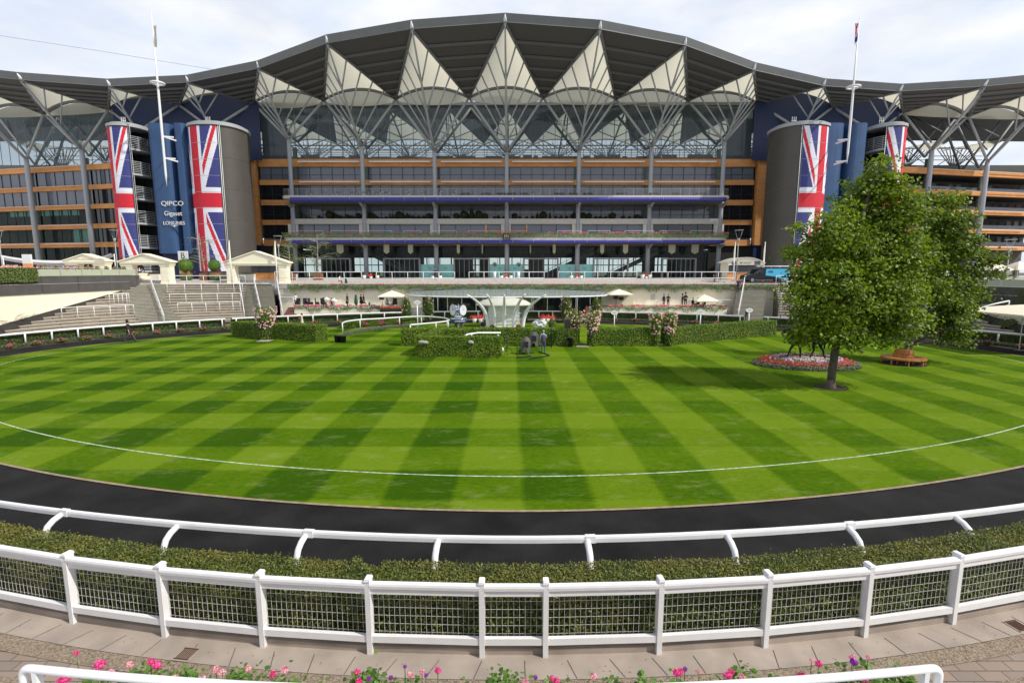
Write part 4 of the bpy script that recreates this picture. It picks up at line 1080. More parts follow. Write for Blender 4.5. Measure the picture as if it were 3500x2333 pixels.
def tower(cx,cy,a,b,name_,label,th0,th1,flaglabel,mirror,openside=None):
    root=empty(name_,(cx,cy,4.95),label=label,cat='tower',group='grey stair towers'); og=Vector((cx,cy,4.95)); N=64
    m=GB(); ring_=[supell(cx,cy,a,b,2*pi*i/N) for i in range(N)]
    z0,z1=4.95,zt_t
    if openside is None:
        for i in range(N):
            p,q=ring_[i],ring_[(i+1)%N]; m.add([p+up(z0),q+up(z0),q+up(z1),p+up(z1)],[(0,1,2,3)])
        m.put('mesh_skin',towm,root,og)
        for j in range(1,5):
            m=GB(); z=lerp(z0,z1,j/5); m.tube([supell(cx,cy,a+.03,b+.03,2*pi*i/40)+up(z) for i in range(40)],.035,4,0,True)
            m.put('skin_joint',plain('joint_grey',(.13,.12,.11),.5) if 'joint_grey' not in MATS else MATS['joint_grey'],root,og)
    else:
        o0,o1=openside
        for i in range(N):
            t=2*pi*i/N; t2=(t if t<pi else t-2*pi)
            if o0<t2<o1: continue
            p,q=ring_[i],ring_[(i+1)%N]; m.add([p+up(z0),q+up(z0),q+up(z1),p+up(z1)],[(0,1,2,3)])
        m.put('mesh_skin',towm,root,og)
        m=GB(); m.lathe([(.5,0),(.5,z1-z0)],(cx,cy+.8,z0),10); m.box(cx-a*.8,cx+a*.8,cy+1,cy+1.2,z0,z1); m.put('stair_core',inside,root,og)
        for j in range(6):
            z=lerp(z0,z1,(j+.35)/6.2); P=[supell(cx,cy,a*.97,b*.97,lerp(o0,o1,i/10)) for i in range(11)]
            m=GB(); m.add([p+up(z) for p in P]+[Vector((cx,cy,z))],[tuple(range(12))]); 
            m.add([p+up(z-.25) for p in P]+[Vector((cx,cy,z-.25))],[tuple(range(12))])
            m.grid([[p+up(z-.25) for p in P],[p+up(z+.05) for p in P]])
            m.put('stair_landing',steel,root,og)
            m=GB()
            for q in range(7): m.tube([p+up(z+.25+q*.26) for p in P],.055,4)
            for p in P[::3]: m.bar(p+up(z),p+up(z+1.9),.06,.06)
            m.put('landing_louvres',steel,root,og)
    m=GB(); R0=[supell(cx,cy,a+.25,b+.25,2*pi*i/N) for i in range(N)]; m.prism([(p.x,p.y) for p in R0],zt_t-.05,zt_t+.35); R1=[supell(cx,cy,a-.2,b-.2,2*pi*i/N) for i in range(N)]; m.prism([(p.x,p.y) for p in R1],zt_t+.35,zt_t+.6); m.put('rim',steel,root,og)
    m=GB(); p=supell(cx,cy,a+.08,b+.08,th1+(.05 if not mirror else 0)) if not mirror else supell(cx,cy,a+.08,b+.08,th0-.05)
    m.tube([p+up(5),p+up(zt_t)],.05,5); m.tube([p+Vector((.25,0,5)),p+Vector((.25,0,zt_t))],.04,5); m.put('guide_wires',whited,root,og)
    # roof-top aerials
    m=GB(); 
    for dx in (-.3,.0,.3): m.tube([(cx-a*.3+dx,cy-b*.2,zt_t+.6),(cx-a*.3+dx,cy-b*.2,zt_t+2.)],.04,4)
    m.tube([(cx-a*.3-.4,cy-b*.2,zt_t+1.4),(cx-a*.3+.4,cy-b*.2,zt_t+1.4)],.04,4); m.put('aerial',whited,root,og)
    # banner
    fo=Vector((cx,cy-b,zt_t)); m=GB(); NU,NV=84,210; zf0,zf1=6.2,zt_t-.25
    P=[supell(cx,cy,a+.14,b+.14,lerp(th0,th1,i/NU)) for i in range(NU+1)]
    # arc length parametrisation so that the pattern is not squeezed
    S=[0]; 
    for i in range(NU): S.append(S[-1]+(P[i+1]-P[i]).length)
    vs=[P[i]+up(lerp(zf0,zf1,j/NV)) for j in range(NV+1) for i in range(NU+1)]
    o=len(m.v); m.v=[tuple(v) for v in vs]
    for j in range(NV):
        for i in range(NU):
            u=((S[i]+S[i+1])/2/S[-1])*2-1; v=((j+.5)/NV)*2-1
            m.f.append((j*(NU+1)+i,j*(NU+1)+i+1,(j+1)*(NU+1)+i+1,(j+1)*(NU+1)+i)); m.m.append(jack(u,-v)); m.sm.append(True)
    fl_=m.put('flag_banner',[redm,whm,blm],None,fo); fl_.location=fo; tag(fl_,flaglabel,'flag','tall Union flag banners on the stair towers')
    for j in range(1,9):
        m=GB(); z=lerp(zf0,zf1,j/9.); m.tube([p+up(z)+Vector((0,-.012,0)) for p in P[::6]],.022,4)
        m.put('banner_seam',MATS.get('seam_grey') or plain('seam_grey',(.42,.40,.46),.7),fl_,fo)
    return root
TY=86.
tower(-46.95,TY,4.05,4.2,'stair_tower','broad grey mesh stair tower with flag banner just left of the glass grandstand',R(-76),R(22),'Union flag banner on the broad tower just left of the glass grandstand',False)
tower(-60.9,TY,2.6,3.6,'stair_tower','narrow stair tower with open landings beside its Union flag banner, far left',R(-85),R(30),'Union flag banner on the narrow tower at far left with open stairs beside it',False,(R(31),R(120)))
tower(45.9,TY,4.05,4.2,'stair_tower','broad grey mesh stair tower half hidden behind the large tree, right of the grandstand',R(-16),R(72),'Union flag banner half hidden behind the tall tree on the broad right tower',True)
tower(59.4,TY,2.5,3.6,'stair_tower','narrow stair tower whose top shows over the large tree at right',R(-30),R(85),'Union flag banner on the narrow right tower, only its top showing over the tree',True,(R(-120),R(-31)))
for s,cxb in ((-1,-53.9),(1,51.6)):
    root=empty('blue_stair_core',(cxb,85,9),label='tall rounded blue core between two flag draped towers, '+('carrying pale raised lettering at left' if s<0 else 'rising behind the large tree at right'),cat='tower'); og=Vector((cxb,85,9))
    zb0=zs(866,83)
    for (c_,a_) in ((cxb-1.15,2.05),(cxb+2.2,1.1)) if s<0 else ((cxb+2.4,1.6),(cxb-1.9,2.45)):
        m=GB(); m.prism([(p.x,p.y) for p in [supell(c_,86.5,a_,3.6,2*pi*i/40,3.4) for i in range(40)]],zb0,28.9); m.put('blue_shell',bluem,root,og)
    m=GB(); m.box(cxb-3.,cxb+3.,84.5,89,4.95,28.5); m.put('core_recess',bluedk,root,og)
    m=GB(); m.box(cxb-5,cxb+5,88.5,90,4.95,12); m.put('undercroft_wall',plain('undercroft_wood',(.05,.03,.02),.7) if 'undercroft_wood' not in MATS else MATS['undercroft_wood'],root,og)
    if s<0:
        let=plain('letter_silver',(.72,.72,.70),.4,.2)
        for (tx,px_,py_,sz,sx_) in (('QIPCO',589,696,1.0,1.15),('Gigaset',592,730,1.0,.95),('LONGINES',595,763,.78,.92)):
            p=at(px_,py_,82.8); t=text_mesh(tx,sz,let,(p.x-og.x,p.y-og.y,p.z-og.z),(pi/2,0,0),'lettering',root,.03,'CENTER',sx_)
        m=GB(); p=at(596,772,82.8); m.add([p+Vector((-.9,0,.18)),p+Vector((-.2,0,0)),p+Vector((0,0,-.22)),p+Vector((.2,0,0)),p+Vector((.9,0,.18)),p+Vector((0,0,.05))],[(0,1,5),(1,2,5),(2,3,5),(3,4,5)]); m.put('winged_mark',let,root,og)
# masts through the roof edge
for s,(xt,yt,xb_,yb_,yr,lab) in ((-1,(521,36,566,636,285,'tall white mast with a ring at roof level in front of the left blue core')),(1,(2936,60,2896,560,298,'tall white mast with a ring rising behind the large tree at right'))):
    Y=79.5; pb_=at(xb_,yb_,Y); pt=at(xt,yt,Y); X=(pb_.x+pt.x)/2
    zr=zs(yr,Y); root=empty('flag_mast',(X,Y,pb_.z),label=lab,cat='mast',group='white masts'); m=MB()
    zz=[0,1.6,(zr-pb_.z)*.6,(zr-pb_.z),pt.z-pb_.z]
    m.tube([(0,0,z) for z in zz],[.03,.15,.18,.15,.05],10); m.build('pole',whited,root)
    m=MB(); m.tube([(cos(t/18*2*pi)*.85,sin(t/18*2*pi)*.85,zr-pb_.z) for t in range(18)],.14,8,0,True); m.tube([(-.85,0,zr-pb_.z),(.85,0,zr-pb_.z)],.1,6); m.build('ring',whited,root)
    for yy in (466,540):
        z=zs(yy if s<0 else yy+10,Y)-pb_.z; m=MB(); m.bar((0,0,z),(-s*.3,2.6,z),.2,.2); m.bar((-.1,0,z),(-s*1.3,.6,z),.12,.2); m.build('wall_bracket',whited,root)
    p0=at(xt+(3 if s<0 else -1),88 if s<0 else 80,Y); ztop=p0.z-pb_.z
    m=MB(); P=[]
    for i in range(9):
        t=i/8; w_=.55*(1-.45*t) ; P.append([Vector((s*-1*(.06+ww*w_+.08*sin(t*5+ww*4)),.12*sin(ww*9+t*3),ztop-t*2.9)) for ww in (0,.25,.5,.75,1)])
    m.grid(P,0,True); o=m.build('hanging_flag',redm if s>0 else pennant); o.location=(X,Y,pb_.z)
    if s>0:
        for pi_,pol in enumerate(o.data.polygons): pass
        o.data.materials.append(blm); o.data.materials.append(whm)
        for q,pol in enumerate(o.data.polygons): pol.material_index=(0,1,2,0,1,0,2,1)[(q*3+q//4)%8]
    tag(o,'furled '+('red, white and blue flag drooping from the top of the right mast' if s>0 else 'pale flag drooping from the top of the left mast'),'flag')
# stay wire in the sky at left
m=MB(); m.tube([at(-40,116,85),at(350,176,84),at(740,240,82)],.022,4); o=m.build('stay_wire',dsteel); tag(o,'thin dark wire crossing the sky above the left end of the roof','wire')
# ================================================================ terraces, walls and patios behind the ring
XWL=-47.5
m=MB()
front=[(-75,69.3),(75,69.3)]
m.prism([(-260,69.3),(260,69.3),(260,71.6),(-260,71.6)],3.2,4.5)
m.prism([(-260,71.6),(260,71.6),(260,72.0),(-260,72.0)],3.2,4.65)
m.prism([(-260,72.0),(260,72.0),(260,72.5),(-260,72.5)],3.2,4.8)
m.prism([(-260,72.5),(260,72.5),(260,140),(-260,140)],3.2,4.94)
m.prism([(-260,30),(-49.2,30),(-49.2,65.5),(-53,65.5),(-53,69.3),(-260,69.3)],3.2,5.1); m.prism([(49.2,30),(260,30),(260,69.3),(53,69.3),(53,65.5),(49.2,65.5)],3.2,4.45)
struct(m.build('terrace',terr))
# --- stepped viewing terraces
bot=[(-47.5,46.3),(-46,50.5),(-42.3,56),(-37.5,60),(-31.5,63.2)]
topp=[(-47.5,65.3),(-47,67.2),(-44,68.9),(-38,69.3),(-31.5,69.3)]
def poly_at(k,n=14,s=1):
    t=k/n; return [Vector((s*lerp(a[0],b[0],t),lerp(a[1],b[1],t),0)) for a,b in zip(bot,topp)]
def along(P,u):
    """point at fraction u of the polyline length"""
    Ls=[(P[i+1]-P[i]).length for i in range(len(P)-1)]; tot=sum(Ls); d=u*tot
    for i,l in enumerate(Ls):
        if d<=l or i==len(Ls)-1: return P[i].lerp(P[i+1],d/l)
        d-=l
NT=14
def steps(s,ua,ub,mat,nose,nm,sub=1):
    m=MB(); n=NT*sub
    for k in range(n+1):
        z=.45+(4.5-.45)*k/n; z0=z-(4.05/n)-.02; P0=poly_at(k,n,s); P1=poly_at(min(n+.2,k+1.3),n,s)
        t0_=k/n; t1_=min(1.,(k+1.3)/n)
        A=[along(P0,lerp(lerp(*ua,t0_),lerp(*ub,t0_),j/10)) for j in range(11)]; B=[along(P1,lerp(lerp(*ua,t1_),lerp(*ub,t1_),j/10)) for j in range(11)]
        for j in range(10):
            a,b,c,d=A[j],A[j+1],B[j+1],B[j]
            m.add([(a.x,a.y,z0),(b.x,b.y,z0),(b.x,b.y,z-.055),(a.x,a.y,z-.055)],[(0,1,2,3)],0)
            nn=Vector((0,-.03,0)); a2,b2=a+nn,b+nn
            m.add([(a2.x,a2.y,z-.055),(b2.x,b2.y,z-.055),(b2.x,b2.y,z),(a2.x,a2.y,z)],[(0,1,2,3)],1)
            m.add([(a2.x,a2.y,z),(b2.x,b2.y,z),(c.x,c.y,z),(d.x,d.y,z)],[(0,1,2,3)],1)
        for P,Q in ((A[0],B[0]),(A[-1],B[-1])): m.add([(P.x,P.y,0),(Q.x,Q.y,0),(Q.x,Q.y,z-.01),(P.x,P.y,z-.01)],[(0,1,2,3)],0)
    o=m.build(nm,[mat,nose]); return struct(o)
UA,UB,UC=(.52,.0),(.69,.20),(.94,.77)
nose2=plain('aisle_nosing',(.30,.29,.24),.85,var=.2,vscale=3)
for s in (-1,1):
    ss=1 if s<0 else -.99
    steps(ss,(0,0),UA,stepm,stepnose,'terrace_steps')
    steps(ss,UA,UB,stepg,nose2,'stairs',2)
    steps(ss,UB,UC,stepm,stepnose,'terrace_steps')
# broad outer stairs next to the central patios
for s,(pa,pb_) in ((-1,(838,958)),(1,(2492,2592))):
    m=MB()
    for k in range(29):
        z=.3+(4.5-.3)*k/28; y=63.6+ (69.3-63.6)*k/28; x0=(pa-1750)/1750*lerp(65,71.5,k/28); x1=(pb_-1750)/1750*lerp(65,71.5,k/28)
        m.box(x0,x1,y,y+.35,z-.17,z-.05,0); m.box(x0,x1,y-.02,y+.35,z-.05,z,1)
    m.add([(x0,69.3,4.4)]*1+[(x1,69.3,4.4),(x1,69.3,0)],[(0,1,2)])
    struct(m.build('stairs',[stepg,nose2]))
m=MB()
for s in (-1,1):
    for k in range(5): a,b=sorted((s*47.3,s*53.2)); m.box(a,b,65.75+k*.9,66.8+k*.9 if k<4 else 69.35,3.2,3.7+k*.19)
struct(m.build('terrace_steps',[stepg]))
# --- side walls (radial): cream below, dark grey parapet above
capm=plain('wall_base_dark',(.05,.048,.045),.8)
for s in (-1,1):
    X=s*47.6; zc=4.0 if s<0 else 3.0; zt_=5.72 if s<0 else 4.75
    root=empty('retaining_wall',(X,56,0),label='cream rendered retaining wall with dark grey parapet at far '+('left beside the viewing steps' if s<0 else 'right, ivy hanging over it'),cat='wall')
    m=MB(); m.box(0,s*.5,-26,9.3,0,zc) if s>0 else m.box(-.5,0,-26,9.3,0,zc); m.build('cream_wall',cream if s<0 else plain('cream_render_shaded',(.66,.60,.46),.8,var=.05),root)  # same render both sides; the right wall's weaker sunlight is put into its colour
    m=MB(); xx=sorted((-s*.12,s*.5)); y=-26.
    while y<9.3: m.box(xx[0],xx[1],y+.02,min(9.4,y+4.35),zc,zt_); y+=4.4
    m.box(xx[0]+.05,xx[1]-.05,-26,9.3,zc+.02,zt_-.02); m.build('parapet',darkwall,root)
    m=MB(); n_=NT
    q=[(-s*.03,46.3-56-1.2,.0),(-s*.03,65.4-56,3.55+.25),(-s*.03,65.4-56,4.1+.25) ,(-s*.03,46.3-56-1.2,.9)]
    m.add([q[0],q[1],q[2],q[3]],[(0,1,2,3)]); m.build('wall_skirting',capm,root)
    m=MB(); m.tube([(-s*.14,-26,zc+.95),(-s*.14,8,zc+.95)],.02,5); m.build('conduit',whited,root)
    # parapet end face at the terrace
    m=MB(); m.box(*sorted((-s*.12,s*5.5)),9.4,9.7,2.8,zt_); m.build('parapet',darkwall,root)
# climbers
def climber(name,X,s,y0,y1,z0,z1,n,seed,label,mat,density_fn,leaf=.17):
    r=random.Random(seed); m=MB()
    for k in range(14):
        y=r.uniform(y0,y1); z=z0; P=[(X,y,z)]
        for j in range(9): y+=r.gauss(.0,.6); z+=r.uniform(.05,(z1-z0)/6); P.append((X-s*.03,min(max(y,y0),y1),min(z,z1)))
        m.tube(P,.012,4)
    o=m.build(name,bark); tag(o,label,'climber')
    lf=MB()
    for _ in range(n):
        y=r.uniform(y0,y1); z=r.uniform(z0,z1)
        if density_fn(y,z)<r.random(): continue
        lf.leaf((X-s*r.uniform(.02,.14),y,z),(-s,-.2,.2),leaf,0,r)
    if lf.v: lf.build('foliage',mat,o)
climber('climbing_vine',-47.5,-1,46.5,53,.5,2.2,0,3,'bare brown creeper stems on the lower part of the cream wall at far left',trailL,lambda y,z:0)
climber('ivy',47.4,1,40,62,2.4,4.6,16000,4,'green ivy spilling over the dark parapet at far right',hedgeD,lambda y,z:(.75 if sin(y*1.1)+sin(y*2.3+1)*.6>-.1 else .05)*(1 if z>3.0+.5*sin(y*2) else .12))
climber('climbing_vine',47.4,1,40,55,.3,2.9,14000,6,'patchy creeper with bare stems on the cream wall below the ivy at right',hedgeD,lambda y,z:.9 if sin(y*1.9+z*2.2)+sin(z*4.1+y*.7)>.75 else .03)
# planted top of the left wall: hedge, glass balustrade and flowers
def leafbox(name,label,cat,x0,x1,y0,y1,z0,z1,n,size,mat,seed=1,group=None,core=yewcore,rz=0,org=None,wave=.05,faces='FTLR'):
    """clipped hedge block in local coords about its centre, leaves scattered on the faces seen"""
    r=random.Random(seed); cx,cy=(x0+x1)/2,(y0+y1)/2; hx,hy=(x1-x0)/2,(y1-y0)/2; H0=z1-z0; i=.05
    m=MB(); rows=[]
    nx=max(2,int(hx*2/.5))
    prof=[(-hy+i,0),(-hy+i,H0-.15),(-hy+i+.1,H0-.04),(0,H0-.02),(hy-i-.1,H0-.04),(hy-i,H0-.15),(hy-i,0)]
    for k in range(nx+1):
        x=lerp(-hx+i,hx-i,k/nx); q=wave*.5*bump_n(x,seed*1.3); rows.append([(x,y+(q if y<0 else -q),z+(q if z>.1 else 0)) for y,z in prof])
    m.grid(rows); m.add(rows[0],[tuple(range(7))]); m.add(rows[-1],[tuple(range(7))[::-1]])
    o=m.build(name,core); o.location=(cx,cy,z0) if org is None else org; o.rotation_euler=(0,0,rz); tag(o,label,cat,group)
    A={'F':2*hx*H0,'T':4*hx*hy,'L':2*hy*H0,'R':2*hy*H0,'B':2*hx*H0}; tot=sum(A[f] for f in faces); lf=MB()
    for f in faces:
        for _ in range(int(n*A[f]/tot)):
            u,v=r.uniform(-1,1),r.random(); g=r.gauss(0,.025)
            q=wave*.5*bump_n(u*hx,seed*1.3)
            if f=='F': p=(u*hx,-hy+q+g,v*H0); nn=(0,-1,.15)
            elif f=='B': p=(u*hx,hy-q+g,v*H0); nn=(0,1,.15)
            elif f=='T': p=(u*hx,(v*2-1)*hy,H0+q+g); nn=(0,0,1)
            elif f=='L': p=(-hx+g,u*hy,v*H0); nn=(-1,0,.1)
            else: p=(hx+g,u*hy,v*H0); nn=(1,0,.1)
            nn=Vector(nn)+Vector((r.gauss(0,.5),r.gauss(0,.5),r.gauss(0,.5))); lf.leaf(p,nn,size*r.uniform(.7,1.3),0,r)
    lf.build('foliage',mat,o); return o
leafbox('ledge_hedge','long pale green hedge draped over the dark parapet at far left','hedge',-48.4,-47.2,30,51.5,5.2,6.55,14000,.13,leafy('ledge_leaf',(.10,.16,.03),(.22,.28,.07),.6,.2),3,faces='FTRL')
m=MB(); r=random.Random(6)
for _ in range(130):
    y=r.uniform(30,52)+r.choice((0,0,1))*r.uniform(0,12); 
    for k in range(3): m.leaf((-47.7+r.gauss(0,.2),y+r.gauss(0,.12),6.62+r.gauss(0,.08)),(1,-.3,.5),.14,0,r,.9)
o=m.build('bedding_flowers',leafy('mixed_pink',(.7,.05,.15),(.9,.55,.5),.6,.2)); tag(o,'row of pink and red bedding flowers along the top of the left parapet','flowers')
gt=None
for k in range(9):
    y=53+k*1.35
    if gt is None:
        o=bush('golden_conifer',(-47.9,y,5.9),.28,.28,.95,260,.12,yelL,'small golden cone shrub in the planter behind the glass balustrade at left','shrub',3,'golden shrubs along the glass balustrade'); gt=o
    else: copy_tree(gt,(-47.9,y,5.9),rz=k)
m=MB(); m.box(-48.3,-47.6,51.8,64.8,5.7,5.95); o=m.build('planter',creamp); tag(o,'long low planter behind the glass balustrade on the left parapet','planter')
for s,(ya,yb,zb_) in ((-1,(51.6,65.2,5.72)),(1,(40,60,4.75))):
    root=empty('glass_balustrade',(s*47.5,ya,zb_),label='frosted glass balustrade with slim steel posts on the '+('left' if s<0 else 'right')+' parapet',cat='balustrade')
    n_=int((yb-ya)/2.4)
    for k in range(n_):
        a,b=lerp(0,yb-ya,k/n_),lerp(0,yb-ya,(k+1)/n_); m=MB(); m.box(-.015,.015,a+.06,b-.06,.03,.72); m.build('glass_pane',gl_fr,root)
        m=MB(); m.bar((0,a,0),(0,a,.85),.05,.05); m.build('post',steel,root)
    m=MB(); m.tube([(0,0,.85),(0,yb-ya,.85)],.03,6); m.build('handrail',steel,root)
# --- central cream retaining wall with planted top
XWa,XWb=xs(957,1000,69.2),xs(2694,1000,69.2)
root=empty('patio_wall',(0,69.2,0),label='long cream wall behind the patios, planted trough trailing greenery along its top',cat='wall')
m=MB(); m.box(XWa,XWb,-.2,.09,0,3.95); m.build('cream_wall',cream,root)
m=MB(); m.box(XWa+1.5,XWb-1.2,-.75,-.2,3.85,4.30); m.build('trough',greyconc,root)
m=MB(); m.box(XWa,XWb,-.3,.09,3.952,4.5); m.box(XWa,XWb,-.4,.085,4.502,4.60); m.build('coping',plain('coping_white',(.62,.60,.56),.6),root)
for s,(xa_,xb_) in ((-1,(XWa,XWa+3.3)),(1,(XWb-3.2,XWb))):
    m=MB()
    for z in (4.05,4.25,4.45): m.tube([(xa_,-.45,z),(xb_,-.45,z)],.03,5)
    m.build('cap_rails',white,root)
lf=MB(); r=random.Random(17)
for _ in range(15000):
    x=r.uniform(XWa+1.4,XWb-1.1); d=abs(r.gauss(0,.28))*(1+.6*sin(x*2.1)+.3*sin(x*5.3)); lf.leaf((x,-.82+r.gauss(0,.08),4.36-min(d,.9)),(r.gauss(0,.4),-1,.3),.13,0,r)
lf.build('trailing_foliage',trailL,root)
lf=MB()
for _ in range(2600):
    x=r.uniform(XWa+1.4,XWb-1.1); lf.leaf((x,-.6+r.gauss(0,.15),4.40+r.random()*.12),(0,-.6,1),.14,0,r)
lf.build('leaves',hedgeD,root)
lf=MB()
for _ in range(900):
    x=r.uniform(XWa+1.4,XWb-1.1)
    if sin(x*1.3)+sin(x*3.1)<-.5: continue
    lf.leaf((x,-.6+r.gauss(0,.15),4.5+r.random()*.1),(0,-1,.6),.13,0,r,.9)
lf.build('trough_flowers',leafy('red_pink_mix',(.65,.03,.06),(.85,.35,.35),.6,.2),root)
for px_,py_ in ((2232,1014),(975,990)):
    p=at(px_,py_,68.9); m=MB(); m.box(p.x-.3,p.x+.3,-.235,-.2,p.z-.35,p.z+.35); m.build('wall_plaque',stone,root)
# --- patio floors and their planter walls
m=MB(); m.prism([(XWa+3.6,66.6),(xs(1440,1040,66.5),66.6),(xs(1440,1040,66.5),69.),(XWa+3.6,69.)],.1,1.5); m.prism([(xs(2050,1040,66.5),66.6),(xs(2500,1040,66.5),66.6),(xs(2500,1040,66.5),69.),(xs(2050,1040,66.5),69.)],.1,1.5)
m.prism([(xs(1400,1040,66),65.5),(xs(2080,1040,66),65.5),(xs(2080,1040,66),69.),(xs(1400,1040,66),69.)],.02,.12)
struct(m.build('patio',terr))
for (xa_,xb_,lab,seed) in ((1008,1300,'cream planter wall with pink and red flowers fronting the left patio',1),(2052,2482,'cream planter wall with trailing ivy fronting the right patio',2)):
    X0,X1=xs(xa_,1050,66.4),xs(xb_,1050,66.4); o=empty('planter_wall',((X0+X1)/2,66.4,.1),label=lab,cat='planter'); hx=(X1-X0)/2
    m=MB(); m.box(-hx,hx,-.25,.15,0,1.52); m.build('trough',cream,o)
    lf=MB(); r=random.Random(seed)
    for _ in range(int(hx*260)):
        x=r.uniform(-hx,hx); d=abs(r.gauss(0,.22))*(1+.8*sin(x*1.9+seed)+.4*sin(x*5)); lf.leaf((x,-.3+r.gauss(0,.05),1.5-min(max(d,0),.9)),(0,-1,.3),.11,0,r)
    lf.build('trailing_foliage',trailL,o); lf=MB()
    for _ in range(int(hx*200)): x=r.uniform(-hx,hx); lf.leaf((x,-.1+r.gauss(0,.12),1.52+r.random()*.25),(0,-.5,1),.13,0,r)
    lf.build('leaves',hedgeD,o); lf=MB()
    for _ in range(int(hx*75)):
        x=r.uniform(-hx,hx)
        if sin(x*2+seed)+sin(x*4.3)<-.3: continue
        lf.leaf((x,-.2+r.gauss(0,.1),1.65+r.random()*.22),(0,-1,.4),.15,0,r,.9)
    lf.build('planter_flowers',MATS['red_pink_mix'] if seed==2 else leafy('hot_pink_mix',(.75,.03,.2),(.9,.3,.4),.6,.2),o)
X0,X1=xs(1300,1060,66),xs(1378,1060,66); m=MB(); m.box(X0,X1,65.8,66.,1.1,1.3); o=m.build('flower_box',blackp); tag(o,'short black flower box of red blooms right of the left patio planter','planter'); lf=MB(); r=random.Random(3)
for _ in range(420): lf.leaf((r.uniform(X0,X1),65.8+r.gauss(0,.1),1.25+r.random()*.35),(0,-1,.5),.14,0,r)
lf.build('leaves',hedgeD,o); lf=MB()
for _ in range(90): lf.leaf((r.uniform(X0,X1),65.7+r.gauss(0,.1),1.55+r.random()*.2),(0,-1,.5),.14,0,r,.9)
lf.build('blossom',redF,o)
# --- glass canopy over the entrance
YCa=69.0; root=empty('glass_canopy',(0,66,3),label='long low curved glass roof with white edge over the entrance below the terrace',cat='canopy')
N=40; Xl,Xr=xs(1372,1008,64.),xs(2095,1008,64.); F0=[];B0=[]
for i in range(N+1):
    u=i/N*2-1; x=lerp(Xl,Xr,i/N); w_=math.sqrt(max(0,1-abs(u)**2.6)); F0.append(Vector((x*1.0,67.2-4.2*w_,3.12+.1*(1-w_)))); B0.append(Vector((x*1.03,69.0,3.30+.62*w_)))
off=Vector((0,-66,-3))
m=MB(); m.grid([[p+off for p in F0],[p+off for p in B0]]); m.build('glass_roof',gl_lt,root)
m=MB(); m.tube([p+off+Vector((0,-.02,-.05)) for p in F0],.10,8); m.build('front_edge',whited,root)
m=MB()
for i in range(1,N): m.bar(F0[i]+off+up(.03),B0[min(N,max(0,i+ (2 if i<N/2 else -2)*0))]+off+Vector(((i/N-.5)*2.2,0,.05)),.03,.04)
m.build('glazing_bars',steel,root)
m=MB(); 
for x in (Xl+4,Xl+10,0,Xr-10,Xr-4): m.tube([(x,1.5,-2.9),(x,1.5,.1)],.07,6)
m.build('post',whited,root)
Xe0,Xe1=xs(1480,1040,68),xs(2050,1040,68)
root=empty('entrance_front',(0,68.2,.1),label='dark glazed entrance wall beneath the low glass canopy',cat='entrance')
m=MB(); m.box(Xe0,Xe1-1,.1,.2,0,3.); m.build('glass_wall',gl_bk,root)
m=MB(); x=Xe0
while x<Xe1: m.box(x-.05,x+.05,0,.1,0,3.1); x+=1.9
m.build('glazing_frame',whited,root)
m=MB(); m.box(Xe0-3.4,Xe0-1.4,-.6,.6,0,3.15); m.build('wall_pier',cream,root); m=MB(); m.box(Xe1+.2,Xe1+4.4,-.4,.6,0,3.1); m.build('wall_pier',MATS['cream_render_shaded'],root)  # right pier shares the cream darkened for weaker sunlight
m=MB(); m.box(Xe0-1.4,Xe0,-.1,.3,0,3.1); m.box(Xe1-1,Xe1+.2,-.1,.3,0,3.1); m.build('doorway',plain('door_maroon',(.05,.015,.01),.6),root)
# --- ribbed glass pavilion
YP=55.3; root=empty('ribbed_pavilion',(xs(1723,1120,YP),YP,0),label='white ribbed glass shelter flaring upward like a flower behind the long hedge',cat='pavilion'); Xp=root.location.x
ribs=[(1596,1007,1668),(1664,1006,1692),(1724,1008,1723),(1795,1006,1755),(1865,1008,1787)]
RB=[]
for (xt,yt,xb_) in ribs:
    k=(xt-1729)/136.; T=at(xt,yt,52.+abs(k)*1.2); B=Vector((xs(xb_,1125,YP),YP+.4*abs(k),0)); P=[]
    for i in range(13):
        t=i/12; e=t**2.7; P.append(Vector((lerp(B.x,T.x,e*.86+.14*t),lerp(B.y,T.y,t**3),lerp(0,T.z,t**.92)))-root.location)
    RB.append(P); m=MB(); m.tube(P,[.19,.19,.19,.19,.19,.185,.18,.175,.165,.15,.13,.10,.06],8); m.build('rib',bright,root)
for a,b in zip(RB[:-1],RB[1:]):
    m=MB(); A=[p for p in a[1:12]]; B=[p for p in b[1:12]]; m.grid([A,[p.lerp(q,.5)+Vector((0,-.05,0)) for p,q in zip(A,B)],B],0,True); m.build('glass_panel',gl_cl,root)
    m=MB()
    for j in (5,11): m.tube([a[j],b[j]],.03,5)
    m.build('glazing_bar',whited,root)
# cream weighing kiosk behind it
Yk=58.; p=at(1723,1120,Yk); root=empty('kiosk',(p.x,Yk,0),label='cream kiosk with a domed oval awning seen through the ribbed glass shelter',cat='kiosk')
m=MB(); hw=(1775-1670)/2/1750*57.5; m.box(-hw,hw,-1,1,0,2.5)
for j in range(5): m.box(-hw-.03,hw+.03,-1.04,-1.,.35+j*.42,.38+j*.42)
m.build('booth',plain('kiosk_cream',(.93,.90,.84),.6),root)
m=MB(); m.lathe([(3.2,2.45),(3.1,2.6),(2.4,3.0),(1.3,3.28),(.02,3.35)],n=28,sy=.6); m.build('awning_roof',plain('kiosk_roof',(.93,.89,.80),.7),root)
